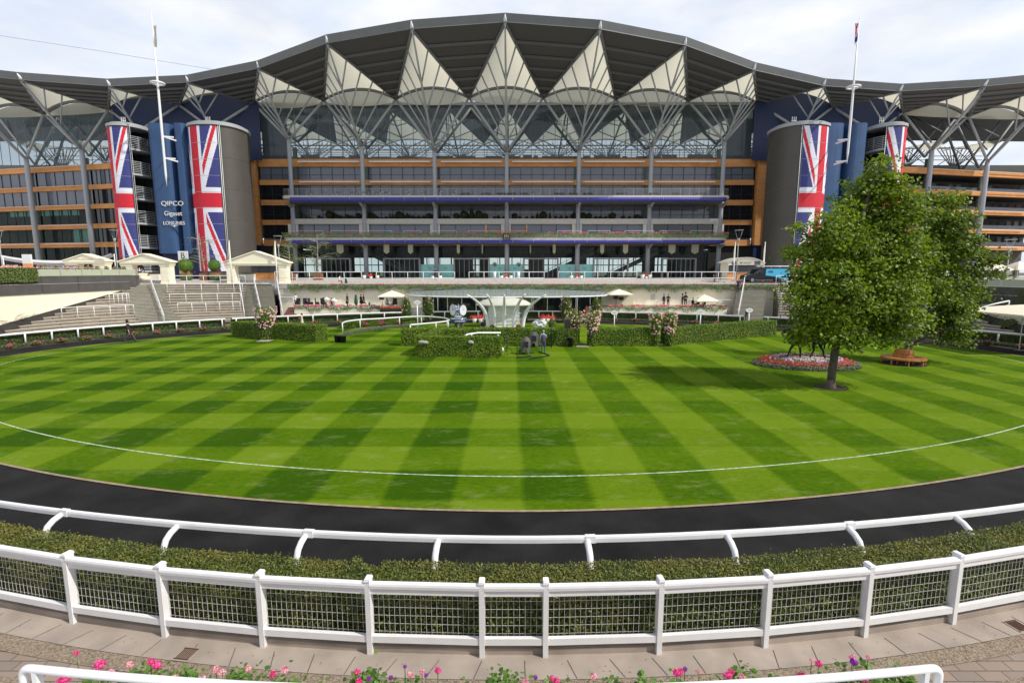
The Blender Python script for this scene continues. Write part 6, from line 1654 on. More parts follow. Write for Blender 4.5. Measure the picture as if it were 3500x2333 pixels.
# street lamps
def lamp(px_,yt,yb,Y,base,label):
    p=at(px_,yb,Y); h=zs(yt,Y)-base; root=empty('street_lamp',(p.x,Y,base),label=label,cat='lamp',group='slim street lamps'); 
    m=MB(); m.tube([(0,0,0),(0,0,h-1.7)],[.07,.045],8); m.build('pole',steel,root)
    m=MB(); m.lathe([(.06,h-1.75),(.16,h-1.35),(.18,h-1.2),(.12,h-1.15)],n=10); m.build('lamp_head',steel,root)
    m=MB()
    for s in (-1,1): m.tube([(s*.15,0,h-1.3),(s*.5,0,h-.1)],.025,4)
    m.lathe([(.5,h-.05),(.60,h-.03),(.60,h)],n=14); m.build('reflector',steel,root)
lamp(403,786,925,74,zP,'slim street lamp in front of the left Union flag banner'); lamp(12,788,935,66,zP,'slim street lamp at the far left edge'); lamp(957,806,930,73,zP,'slim street lamp behind the right banner of the middle gateway'); lamp(2517,786,940,73,zP,'slim street lamp left of the betting kiosk'); lamp(3437,818,960,62,4.45,'slim street lamp on the right upper terrace')
# topiary balls in planted bowls
def topiary(px_,Y,label,r_=.98,zb=zP):
    p=at(px_,950,Y); root=empty('ball_tree',(p.x,Y,zb),label=label,cat='topiary',group='clipped ball trees in bowls'); zc=zs(907,Y)-zb
    m=MB(); m.lathe([(.5,0),(.78,.35),(.82,.75),(.7,.95)],n=14); m.build('bowl',plain('bowl_green',(.10,.13,.04),.8) if 'bowl_green' not in MATS else MATS['bowl_green'],root)
    m=MB(); m.tube([(0,0,.8),(0,0,zc)],.06,6); m.build('trunk',bark,root)
    rr=random.Random(int(px_)); m=MB(); m.ball((0,0,zc),r_*.9,10)
    for _ in range(1300):
        d=Vector((rr.gauss(0,1),rr.gauss(0,1),rr.gauss(0,1))).normalized(); m.leaf(Vector((0,0,zc))+d*r_*rr.uniform(.93,1.04),d+Vector((rr.gauss(0,.4),rr.gauss(0,.4),rr.gauss(0,.4))),.12,0,rr)
    m.build('crown',boxL,root); m=MB()
    for _ in range(500): t=rr.uniform(0,6.28); z=rr.uniform(.1,.95); q=.84-.2*abs(z-.6); m.leaf((cos(t)*q,sin(t)*q,z),(cos(t),sin(t),.3),.12,0,rr)
    m.build('trailing_foliage',trailL,root); m=MB()
    for _ in range(60): m.leaf((rr.gauss(0,.35),rr.gauss(0,.35),1.0+rr.random()*.15),(0,-1,.6),.14,0,rr,.9)
    m.build('blossom',redF,root)
topiary(638,73.2,'clipped ball tree in a planted bowl in front of the B sign'); topiary(736,73.2,'clipped ball tree in a planted bowl before the flag banner',.82)
# birches in timber boxes
def birch(px_,yt,Y,label,wpx,seed,n=1500,lx=0.,dens=1.):
    p=at(px_,950,Y); root=empty('birch_tree',(p.x,Y,zP),label=label,cat='tree',group='slim birches in timber boxes'); h=zs(yt,Y)-zP; w_=wpx/1750*Y/2; r=random.Random(seed)
    m=MB(); m.tube([(0,0,.5),(lx*.2,0,h*.35),(lx*.5,.05,h*.7),(lx*.6,0,h)],[.09,.07,.04,.015],7)
    ends=[]
    for k in range(26):
        z=h*r.uniform(.30,.95); t=r.uniform(0,6.28); l=w_*(1.05-.6*abs(z/h-.5))*r.uniform(.5,1.1); b=Vector((lx*.5*z/h,0,z)); e=b+Vector((cos(t)*l,sin(t)*l,.25*l)); ee=e+Vector((cos(t)*l*.2,sin(t)*l*.2,-.5)); m.tube([b,b.lerp(e,.6)+up(.15),e,ee],[.03,.02,.012,.006],4); ends+=[b.lerp(e,.5)+up(.1),e,e.lerp(ee,.6),ee]
    m.build('trunk',birchb,root); m=MB()
    for _ in range(n):
        c=r.choice(ends); m.leaf(c+Vector((r.gauss(0,.28),r.gauss(0,.28),r.gauss(0,.34))),(r.gauss(0,1),r.gauss(0,1)-.3,r.gauss(0,1)),.13,0,r)
    m.build('crown',birchL,root)
    m=MB()
    for j in range(5): m.box(-.55,.55,-.55,.55,.02+j*.19,.19+j*.19)
    for s in (-1,1): m.box(s*.5-.06,s*.5+.06,-.58,-.54,0,.98)
    m.build('planter_box',woodbox,root)
birch(703,797,73.4,'wispy birch in a timber box in front of the red stripe of the flag banner',100,1,700,-.7)
birch(993,835,74.5,'leafy birch in a timber box at the left end of the lobby',88,2,1700)
birch(1088,800,75,'tall thin birch in a timber box in front of the lobby glass',110,3,1500,.2)
# white planters, pots in front of the lobby
for i,(xa,xb,Y,l) in enumerate(((505,548,75,'white box planter with dark red flowers behind the left gateway'),(822,870,73.5,'long white box planter behind the middle gateway'),(1000,1015,76,'white box planter beside the leafy birch'))):
    a,b=xs(xa,950,Y),xs(xb,950,Y); m=MB(); m.box(-(b-a)/2,(b-a)/2,-.35,.35,0,.85); o=m.build('planter',potw); o.location=((a+b)/2,Y,zP); tag(o,l,'planter'); rr=random.Random(i); m=MB()
    for _ in range(200): m.leaf((rr.uniform(-(b-a)/2,(b-a)/2),rr.uniform(-.3,.3),.85+rr.random()*.3),(0,-1,.5),.13,0,rr)
    m.build('leaves',[hedgeD],o)
def pot(px_,Y,h,r_,label,kind,base=zP,group='white pots along the lobby front'):
    p=at(px_,950,Y); root=empty('plant_pot',(p.x,Y,base),label=label,cat='pot plant',group=group); m=MB(); m.lathe([(r_*.66,0),(r_*.8,h*.5),(r_,h),(r_*.9,h-.04)],n=12); m.build('pot',potw,root); rr=random.Random(int(px_)); m=MB()
    if kind=='tree':
        m2=MB(); m2.tube([(0,0,h),(0,0,h+.8)],.03,5); m2.build('stem',bark,root)
        for _ in range(260): d=Vector((rr.gauss(0,1),rr.gauss(0,1),rr.gauss(0,1))).normalized(); m.leaf(Vector((0,0,h+1.05))+d*.40*rr.uniform(.6,1),d,.12,0,rr)
        m.build('crown',hedgeD,root)
    else:
        for _ in range(90): m.leaf((rr.gauss(0,r_*.6),rr.gauss(0,r_*.6),h+abs(rr.gauss(0,.2))),(rr.gauss(0,.6),-1,.5),.13,0,rr)
        m.build('leaves',hedgeD if kind!='red' else redF,root)
PT=[(1245,.65,.32,'g','leftmost of the white pots by the second column'),(1268,.45,.25,'red','small white pot with red flowers by the second column'),(1290,.65,.32,'g','wide white pot right of the second column'),(1480,.6,.3,'g','white pot before the left teal panel, left of the woman in blue'),(1505,.6,.3,'g','white pot before the left teal panel, right of the woman in blue'),(1691,1.25,.26,'tree','tall white pot with ball tree left of the centre column'),(1714,.6,.3,'g','low white pot left of the centre column'),(1731,.4,.22,'red','tiny pot with red flowers at the foot of the centre column'),(1746,.6,.3,'g','low white pot right of the centre column'),(1772,1.25,.26,'tree','tall white pot with ball tree right of the centre column'),(1953,.6,.32,'g','white pot before the right teal panel, left of the column'),(1972,.4,.22,'red','tiny pot with red flowers before the right teal panel'),(1986,.6,.32,'g','white pot before the right teal panel, right of the column'),(2196,.75,.34,'g','large white pot left of the last three by the right column'),(2209,.45,.24,'red','small white pot in the middle of three by the right column'),(2221,.75,.34,'g','large white pot right of three by the right column')]
for a in PT: pot(a[0],80,a[1],a[2],a[4],a[3])
for i,(x,l) in enumerate(((1620,'white pot of red geraniums left of the ribbed shelter, first of two'),(1642,'white pot of red geraniums left of the ribbed shelter, second of two'),(1858,'white pot of red geraniums right of the ribbed shelter, first of three'),(1874,'white pot of red geraniums right of the ribbed shelter, second of three'),(1888,'white pot of red geraniums right of the ribbed shelter, third of three'))):
    pot(x,61.5,.55,.30,l,'red',.03,'red geranium pots by the shelter')
# vehicles
def van(px_,Y,label,body,side,base,L=5.3,h=1.95,flip=1,word=None,rack=True,name='van'):
    p=at(px_,950,Y); root=empty(name,(p.x,Y,base),label=label,cat='van'); w_=1.9
    prof=[(-L/2,.35),(-L/2,.75),(-L/2+.15,1.0),(-L/2+.95,1.22),(-L/2+1.75,1.86),(-L/2+2.2,h),(L/2-.4,h),(L/2-.12,h-.1),(L/2,1.2),(L/2,.35)]
    prof=[(x*flip,z) for x,z in prof]; n_=len(prof); m=MB(); vs=[(x,-w_/2,z) for x,z in prof]+[(x,w_/2,z) for x,z in prof]
    m.add(vs,[tuple(range(n_)) if flip>0 else tuple(range(n_))[::-1],tuple(range(n_,2*n_))[::-1]]+[(i,(i+1)%n_,n_+(i+1)%n_,n_+i) for i in range(n_)]); b_=m.build('body',body,root)
    if side:
        m=MB(); a0=[(-.35,.98),(-.30,h-.16),(L/2-.35,h-.16),(L/2-.15,h-.5),(L/2-.02,.40),(L/2-.9,.40),(.9,.85)]; vv=[(x*flip,-w_/2-.015,z) for x,z in a0]; m.add(vv,[tuple(range(7))]); m.build('side_wrap',side,root)
        text_mesh(word,.42,plain('van_letter',(.02,.10,.16),.5),(.35,-w_/2-.03,1.5),(pi/2-.0,0,0),'lettering',root,.02)
    m=MB(); vs=[((-L/2+1.02)*flip,-w_/2-.012,1.24),((-L/2+1.75)*flip,-w_/2-.012,1.80),((-L/2+2.15)*flip,-w_/2-.012,1.80),((-L/2+2.2)*flip,-w_/2-.012,1.24)]; m.add(vs,[(0,1,2,3)]); m.build('side_window',carwin,root)
    m=MB(); vs=[((-L/2+.93)*flip,-w_/2+.14,1.23),((-L/2+1.70)*flip,-w_/2+.2,1.85),((-L/2+1.70)*flip,w_/2-.2,1.85),((-L/2+.93)*flip,w_/2-.14,1.23)]; vs=[(x-.02*flip,y,z+.02) for x,y,z in vs]; m.add(vs,[(0,1,2,3)]); m.build('windscreen',carwin,root)
    for x in (-L/2+.95,L/2-1.0):
        for y in (-w_/2-.01,w_/2-.2):
            m=MB(); K=20; vs=[]; r0=.35
            for yy in (y,y+.21): 
                for i in range(K): vs.append((x*flip+r0*cos(2*pi*i/K),yy,.35+r0*sin(2*pi*i/K)))
            m.add(vs,[(i,(i+1)%K,K+(i+1)%K,K+i) for i in range(K)]+[tuple(range(K))[::-1],tuple(range(K,2*K))]); wh=m.build('wheel',black,root)
            m=MB(); m.add([(x*flip+.23*cos(2*pi*i/K),y-.012,.35+.23*sin(2*pi*i/K)) for i in range(K)],[tuple(range(K))]); m.build('rim',chrome if y<0 else black,wh)
    m=MB(); m.box(*sorted(((-L/2-.02)*flip,(-L/2+.25)*flip)),-w_/2+.05,-w_/2+.35,.82,.98); m.build('headlight',whited,root)
    m=MB(); m.box(*sorted(((L/2+.01)*flip,(L/2-.06)*flip)),-w_/2+.0,-w_/2+.12,1.0,1.4); m.build('tail_light',redm,root)
    m=MB(); m.box(*sorted(((-L/2+1.9)*flip,(-L/2+2.05)*flip)),-w_/2-.18,-w_/2,1.2,1.42); m.build('mirror',black,root)
    if rack:
        m=MB()
        for y in (-.6,.6): m.tube([((-.9)*flip,y,h+.16),((L/2-.1)*flip,y,h+.16)],.04,5)
        for x in (-.7,.5,1.7): m.bar((x*flip,-.75,h+.1),(x*flip,.75,h+.1),.06,.06); m.bar((x*flip,-.7,h-.02),(x*flip,-.7,h+.1),.05,.05)
        m.box(*sorted((-1.4*flip,(L/2)*flip)),-.5,-.1,h+.17,h+.25); m.build('ladder_rack',whited,root)
    return root
van(2613,71.6,'dark van with bright blue rear side and ladder rack by the right steps',vanblk,vanblu,4.66,6.1,2.05,1,'A&L')
van(185,68,'silver grey van parked behind the far left parapet',vansil,None,5.1,5.6,1.95,1,None,False)
van(3250,66,'white van half hidden behind the leaning tree at right',plain('van_white',(.7,.7,.72),.3),None,4.45,4.6,1.8,-1,None,False)
# oval signs on posts
for px_,yc,yb,lb,wd in ((1428,1033,1124,'RAILS','white diamond shaped sign on a post by the left patio gate'),(2099,1068,1124,'WINNER','white oval sign on a post behind the short right hedge'),(2392,1066,1128,'THIRD','white oval sign on a post behind the long right hedge'),(2557,1060,1128,'FOURTH','white oval sign on a post at the foot of the right stairs')):
    pass
for px_,yc,yb,wd,lb in ((1428,1033,1124,'2ND','white diamond shaped sign on a post by the left patio gate'),(2099,1068,1124,'WINNER','white oval sign on a post behind the short right hedge'),(2392,1066,1128,'THIRD','white oval sign on a post behind the long right hedge'),(2557,1060,1128,'FOURTH','white oval sign on a post at the foot of the right stairs')):
    b=gr(px_,yb); Y=b.y; zc=zs(yc,Y); root=empty('oval_sign',(b.x,Y,0),label=lb,cat='sign',group='white oval signs on posts'); m=MB(); m.tube([(0,0,0),(0,0,zc-.3)],.06,7); m.build('post',white,root)
    m=MB(); K=24; ra=.40*Y/60+.02; vs=[]
    for yy in (-.04,.04):
        for i in range(K): t=2*pi*i/K; e=1.5 if yc>1040 else 1.; vs.append((ra*math.copysign(abs(cos(t))**(2/e*.8),cos(t)),yy,zc+ra*.62*math.copysign(abs(sin(t))**(1 if e>1 else 1.4),sin(t))))
    m.add(vs,[tuple(range(K)),tuple(range(K,2*K))[::-1]]+[(i,K+i,K+(i+1)%K,(i+1)%K) for i in range(K)]); m.build('sign_plate',white,root)
    m=MB()
    for q in range(6): m.box(-.17+q*.06,-.13+q*.06,-.05,-.045,zc-.03,zc+.03)
    m.build('sign_mark',plain('sign_green',(.16,.28,.20),.6) if 'sign_green' not in MATS else MATS['sign_green'],root)
# ---- broadcast gear on the lawn
def bin_(px_,py_,lb,r_=.27,h=.62):
    b=gr(px_,py_); m=MB(); m.lathe([(r_*.8,0),(r_,h),(r_*1.08,h),(r_*1.08,h-.05),(r_,h-.06),(r_*.9,h-.02),(.01,h-.04)],n=16); o=m.build('bin',blackp); o.location=(b.x,b.y,.035); tag(o,lb,'bin'); return o
bin_(1154,1170,'black plastic tub on the lawn edge, left one of the pair by the garden rail',.29,.62); bin_(1173,1171,'black plastic tub on the lawn edge, right one of the pair by the garden rail',.29,.6); bin_(1949,1186,'black bin at the foot of the loudspeaker stand',.26,.8)
def legs(m,r_,h,n_=3,rad=.018,z1=None,ph=.3):
    for i in range(n_): t=ph+2*pi*i/n_; m.tube([(cos(t)*r_,sin(t)*r_,0),(0,0,h)],rad,5)
b=gr(1938,1188); root=empty('loudspeaker',(b.x,b.y,.03),label='black loudspeaker on a thin stand by the rose pillar',cat='loudspeaker'); zc=zs(1107,b.y)
m=MB(); m.box(-.24,.24,-.2,.2,zc-.36,zc+.33); m.box(-.2,.2,-.21,-.2,zc-.3,zc+.28); m.build('cabinet',blackp,root); m=MB(); m.tube([(0,0,.4),(0,0,zc-.35)],.025,6); legs(m,.35,.6); m.build('stand',blackp,root)
fur=plain('grey_fur',(.42,.42,.41),.9,var=.25,vscale=25,bump=1,bscale=60)
for px_,yb,yt,lb,L_ in ((1450,1219,1171,'fluffy grey microphone wind cover on a low stand at the left of the near hedge',.72),(1611,1220,1171,'fluffy grey microphone wind cover on a stand at the right of the near hedge',.42)):
    b=gr(px_,yb); z=zs(yt,b.y-.3); root=empty('microphone',(b.x,b.y-.25,.03),label=lb,cat='microphone',group='furry microphones in front of the near hedge'); m=MB(); m.tube([(0,0,0),(0,0,z-.12)],.012,5); legs(m,.2,.22,3,.01); m.build('stand',blackp,root)
    m=MB(); hh=L_/2; m.tube([(-hh,0,z),(-hh+.05,0,z+.0),(-hh*.5,0,z+.02),(hh*.5,0,z-.01),(hh-.05,0,z-.03),(hh,0,z-.03)],[.04,.10,.125,.12,.10,.04],12); m.build('wind_cover',fur,root)
b=gr(1733,1222); root=empty('light_stand',(b.x,b.y,.03),label='tall black tripod stand right of the near hedge',cat='tripod'); m=MB(); m.tube([(0,0,.15),(0,0,1.9)],.022,6); legs(m,.95,.85,3,.02,ph=-.3); m.tube([(0,0,.15),(.35,.25,.35)],.015,5); m.build('tripod_legs',blackp,root); m=MB(); m.tube([(0,0,1.9),(0,0,2.35)],.03,6); m.build('mast',blackp,root)
def covered_camera(px_,yb,yt,wpx,lb,seed,lean=.25):
    b=gr(px_,yb); h=zs(yt,b.y); root=empty('covered_camera',(b.x,b.y,.03),label=lb,cat='camera'); m=MB(); legs(m,.7,h*.5,3,.025,ph=.9); m.tube([(-.5,-.1,.1),(.75,.1,.12)],.03,5); m.build('tripod_legs',blackp,root); w_=wpx/1750*b.y/2
    m=MB(); rows=[]; r=random.Random(seed); fr_=[r.uniform(.8,1.2) for _ in range(17)]; fr_[16]=fr_[0]
    for j in range(9):
        t=j/8; z=lerp(h*.16,h,t); w=w_*(1.05 if t<.2 else 1)*math.sqrt(max(.02,1-max(0,(t-.35)/.66)**2)); rows.append([Vector((lean*t*.6+w*cos(2*pi*i/16)*(1+(fr_[i]-1)*(1-t)*.9),w*.8*sin(2*pi*i/16)*(1+(fr_[i]-1)*(1-t)),z+ (1-t)*.22*sin(i*1.7))) for i in range(17)])
    m.grid(rows,0,True); m.build('rain_cover',greycloth,root); m=MB(); m.box(-.16+lean*.3,.2+lean*.3,-.35,.3,h*.45,h*.75); m.build('camera_body',blackp,root); return root
covered_camera(1793,1211,1152,36,'television camera under a grey rain cover, the nearer of the two',1); covered_camera(1822,1186,1134,32,'television camera under a grey rain cover, the farther of the two',2,.2)
b=gr(1845,1122); root=empty('wrapped_lamp',(b.x,b.y,.03),label='crumpled clear plastic wrapped light behind the long central hedge',cat='lamp'); m=MB(); zc=zs(1110,b.y); r=random.Random(3); rows=[]
for j in range(8):
    t=j/7; rows.append([Vector(((.52*(.25+sin(pi*min(1,t*.8))))*cos(2*pi*i/14)*(1+.35*sin(i*2.3+j)),.35*(.3+sin(pi*min(1,t*.8)))*sin(2*pi*i/14)*(1+.3*sin(i*1.3+j*2)),zc-.6+1.1*t+.1*sin(i*3))) for i in range(15)])
m.grid(rows); m.build('plastic_cover',plasticwrap,root); m=MB(); m.tube([(0,0,0),(0,0,zc)],.03,5); legs(m,.4,.6); m.build('stand',blackp,root)
b=gr(1893,1190); root=empty('camera_pole',(b.x-.2,b.y,.03),label='slim black pole standing behind the covered cameras',cat='pole')
m=MB(); m.tube([(0,0,0),(0,0,2.7)],.03,6); m.build('pole',blackp,root)
m=MB()
for a,c in (((1765,1222),(1815,1216)),((1810,1226),(1880,1214)),((1840,1200),(1875,1212))):
    p,q=gr(*a,.08),gr(*c,.08); m.bar(p,q,.06,.06)
o=m.build('camera_track',blackp); tag(o,'dark camera dolly rails lying on the grass below the covered cameras','camera track')
b=gr(1717,1204); m=MB(); m.lathe([(.10,0),(.14,.12),(.1,.3),(.03,.36)],n=8); o=m.build('bag',whited); o.location=(b.x,b.y,.04); tag(o,'small white bag lying at the right corner of the near hedge','bag')
# studio lamps on the patios
for px_,py_,lb in ((1306,1018,'pair of studio lamps on a stand under the left cream parasol'),(2106,1016,'round black studio lamp on a stand under the right cream parasol'),(2124,1020,'tilted black studio lamp right of the round one under the right parasol')):
    Y=66.7; p=at(px_,py_,Y); root=empty('studio_lamp',(p.x,Y,1.5),label=lb,cat='lamp'); z=p.z-1.5; m=MB(); m.tube([(0,0,0),(0,0,z)],.025,5); legs(m,.3,.5); m.build('stand',blackp,root); m=MB(); m.obox((0,0,z-.2),.46,.3,.42,.4); m.box(-.33,-.25,-.2,.1,z-.22,z+.24); m.build('lamp_head',blackp,root)
# dark chairs and tables on the left patio
ch=None
for i,(px_,l) in enumerate(((1018,'leftmost'),(1045,'second from left'),(1062,'third from left'),(1085,'fourth from left'),(1106,'fifth from left'),(1350,'under the cream parasol'))):
    Y=66.95; p=at(px_,1040,Y)
    if ch is None:
        ch=empty('patio_chair',(p.x,Y,1.5),label='black high backed patio chair, leftmost on the left patio',cat='chair',group='black chairs on the left patio')
        m=MB(); m.box(-.25,.25,-.25,.25,.42,.5); m.build('seat',blackp,ch); m=MB(); m.box(-.25,.25,.2,.28,.5,1.25); m.box(-.28,-.22,-.2,.25,.5,.75); m.box(.22,.28,-.2,.25,.5,.75); m.build('backrest',blackp,ch)
        for a in (-1,1):
            for c in (-1,1): m=MB(); m.bar((a*.22,c*.22,0),(a*.22,c*.22,.43),.04,.04); m.build('leg',blackp,ch)
    else: copy_tree(ch,(p.x,Y,1.5),rz=i*.7,label='black high backed patio chair, '+l+' on the left patio')
# ---- flower bed with bronze horse
BC=Vector((19.75,33.9,0)); A_,B_=3.45,2.35
root=empty('flower_bed',BC,label='oval flower bed of red, white and mauve flowers around the bronze horse',cat='flower bed'); m=MB(); m.add([(0,0,.06)]+[(A_*cos(2*pi*i/48),B_*sin(2*pi*i/48),.045) for i in range(48)],[(0,1+i,1+(i+1)%48) for i in range(48)]); m.build('soil',soil,root)
r=random.Random(12)
def zone(r0,r1,n_,z0,z1,size,mat,name,clump=False,asp=.62):
    m=MB()
    for _ in range(n_):
        t=r.uniform(0,2*pi); q=r.uniform(r0,r1)
        if clump and sin(t*7)+sin(t*13+2)<0: continue
        hh=.28+.35*(1-q)
        m.leaf((A_*q*cos(t),B_*q*sin(t),hh*r.uniform(z0,z1)),(cos(t)*.4+r.gauss(0,.4),sin(t)*.4-.3+r.gauss(0,.4),1),size,0,r,asp)
    m.build(name,mat,root)
zone(.88,1.0,2600,.1,1.0,.10,silverL,'edging_plants'); zone(.55,.92,4200,.3,1.25,.11,hedgeD,'leaves'); zone(.66,.90,1500,.75,1.35,.10,leafy('bed_red',(.45,.01,.03),(.72,.10,.06),.6,.2),'red_flowers',asp=.9); zone(.50,.68,1300,1.0,1.45,.12,paleF,'mauve_flowers',True,.9); zone(.45,.66,1200,.3,1.5,.12,hedgeD,'tall_leaves')
m=MB()
for _ in range(60): t=r.uniform(0,2*pi); q=r.uniform(.45,.7); x,y=A_*q*cos(t),B_*q*sin(t); h=r.uniform(.6,1.0); m.tube([(x,y,.2),(x+.05,y,h)],.008,3); m.leaf((x+.05,y,h),(0,-1,0),.07,0,r)
m.build('flower_stems',plain('stem_dark',(.07,.04,.05),.8),root)
m=MB(); m.lathe([(1.9,.0),(1.9,.38),(1.84,.42),(.01,.43)],n=32,sx=1.,sy=.52); o=m.build('plinth',plain('plinth_stone',(.42,.36,.31),.8,var=.1)); o.location=BC+up(.05); tag(o,'flat oval pale stone plinth under the bronze horse','plinth')
def skinned(name,verts,edges,radii,mats,sub=2,root_i=0,matfn=None,parent=None):
    me=bpy.data.meshes.new(name); me.from_pydata(verts,edges,[]); o=bpy.data.objects.new(name,me); C.objects.link(o)
    sk=o.modifiers.new('skin','SKIN'); 
    for i,rr_ in enumerate(radii):
        v=me.skin_vertices[0].data[i]; v.radius=rr_ if isinstance(rr_,tuple) else (rr_,rr_); v.use_root=(i==root_i)
    sk.use_smooth_shade=True
    ss=o.modifiers.new('sub','SUBSURF'); ss.levels=sub; ss.render_levels=sub
    bpy.context.view_layer.update()
    nm=bpy.data.meshes.new_from_object(o.evaluated_get(bpy.context.evaluated_depsgraph_get())); bpy.data.objects.remove(o); bpy.data.meshes.remove(me); nm.name=name
    nm.materials.clear()
    for m_ in mats: nm.materials.append(m_)
    if matfn:
        for pl in nm.polygons: pl.material_index=matfn(pl.center)
    o=bpy.data.objects.new(name,nm); C.objects.link(o)
    if parent is not None: o.parent=parent
    return o
# horse facing -x
HV=[(0,0,1.28),(-.45,0,1.24),(-.75,0,1.28),(-1.0,0,1.55),(-1.2,0,1.85),(-1.45,0,1.80),(-1.75,0,1.55),(.45,0,1.30),(.70,0,1.32),(.9,0,1.2),(1.05,0,.9),(1.08,.02,.6)]
HE=[(0,1),(1,2),(2,3),(3,4),(4,5),(5,6),(0,7),(7,8),(8,9),(9,10),(10,11)]
HR=[.27,.30,.26,.17,.13,.12,.06,.29,.24,.05,.07,.04]
def hleg(att,pts,rad):
    for k,(p,r_) in enumerate(zip(pts,rad)):
        HV.append(p); HR.append(r_); HE.append((att if k==0 else len(HV)-2,len(HV)-1))
hleg(2,[(-.78,.14,1.0),(-1.0,.15,.62),(-1.12,.15,.30),(-1.22,.15,.04)],[.13,.075,.05,.06])
hleg(2,[(-.62,-.14,1.0),(-.55,-.15,.58),(-.52,-.15,.28),(-.52,-.15,.04)],[.13,.075,.05,.06])
hleg(8,[(.52,.15,.98),(.42,.15,.80),(.50,.15,.52),(.36,.15,.25),(.28,.15,.04)],[.17,.10,.07,.05,.06])
hleg(8,[(.75,-.15,.98),(.70,-.15,.80),(.92,-.15,.52),(.95,-.15,.25),(1.08,-.15,.04)],[.17,.10,.07,.05,.06])
hleg(4,[(-1.16,.05,1.98)],[.03]); hleg(4,[(-1.16,-.05,1.98)],[.03])
horse=skinned('horse_statue',HV,HE,HR,[bronze],2); horse.location=BC+Vector((.05,0,.46)); horse.scale=(1.05,)*3; tag(horse,'dark bronze horse statue walking left on the oval plinth, half hidden by the tree','statue')
h2=copy_tree(horse,(xs(478,920,74),74,zP+1.0),rz=pi/2,label='small dark horse statue seen through the left cream gateway'); h2.scale=(.75,.75,.75)
m=MB(); m.lathe([(1.2,0),(1.3,.5),(1.1,.6)],n=18,sx=1,sy=.7); m.box(-.5,.5,-.9,.9,.6,1.0); o=m.build('plinth',creamp); o.location=(xs(478,920,74),74,zP); tag(o,'round planted plinth under the small horse statue','plinth'); m=MB()
for _ in range(260): t=r.uniform(0,6.28); m.leaf((cos(t)*1.15,sin(t)*.8,.55+r.random()*.3),(0,-1,.4),.13,0,r)
m.build('leaves',leafy('mixed_bed',(.10,.16,.03),(.6,.2,.15),.6,.2),o)
# ---- round bench
bw=plain('bench_teak',(.42,.16,.035),.5,var=.2,vscale=6); Bc=gr(3085,1243); Bc.z=.035
root=empty('tree_bench',Bc,label='round orange timber bench built round the leaning tree trunk',cat='bench'); root.scale=(.82,.82,1.); K=12
m=MB()
for j in range(5): 
    r0=.72+j*.17; m.add([(rr_*cos(2*pi*i/48),rr_*sin(2*pi*i/48),z) for z in (.42,.45) for rr_ in (r0,r0+.145) for i in range(48)],[(48+i,48+(i+1)%48,(i+1)%48,i) for i in range(48)]+[(96+i,96+(i+1)%48,144+(i+1)%48,144+i) for i in range(48)]+[(48+i,144+i,144+(i+1)%48,48+(i+1)%48) for i in range(48)]+[(i,(i+1)%48,96+(i+1)%48,96+i) for i in range(48)])
m.build('seat',bw,root)
m=MB()
for i in range(30): t=2*pi*i/30; m.bar((.72*cos(t),.72*sin(t),.46),(.58*cos(t),.58*sin(t),.98),.085,.02,0,(cos(t),sin(t),0))
for z,q in ((.98,.58),(.55,.70)): m.tube([(q*cos(2*pi*i/30),q*sin(2*pi*i/30),z) for i in range(30)],.03,6,0,True)
m.build('backrest',bw,root)
for i in range(8):
    t=2*pi*(i+.5)/8; m=MB(); m.bar((1.5*cos(t),1.5*sin(t),0),(1.5*cos(t),1.5*sin(t),.42),.08,.07); m.bar((.75*cos(t),.75*sin(t),0),(.75*cos(t),.75*sin(t),.42),.07,.07); m.bar((.75*cos(t),.75*sin(t),.38),(1.5*cos(t),1.5*sin(t),.38),.05,.06); m.build('leg',bw,root)
m=MB(); m.tube([(1.56*cos(2*pi*i/40),1.56*sin(2*pi*i/40),.37) for i in range(40)],.035,5,0,True); m.build('apron',bw,root)
for cc,ra,l in ((gr(2838,1325),.82,'round mulch bed'),(Bc,1.35,'')):
    m=MB(); m.add([(cc.x,cc.y,.075)]+[(cc.x+ra*(1+.03*sin(i*2.1))*cos(2*pi*i/40),cc.y+ra*sin(2*pi*i/40),.042) for i in range(40)],[(0,1+i,1+(i+1)%40) for i in range(40)]); struct(m.build('mulch_bed',soil))
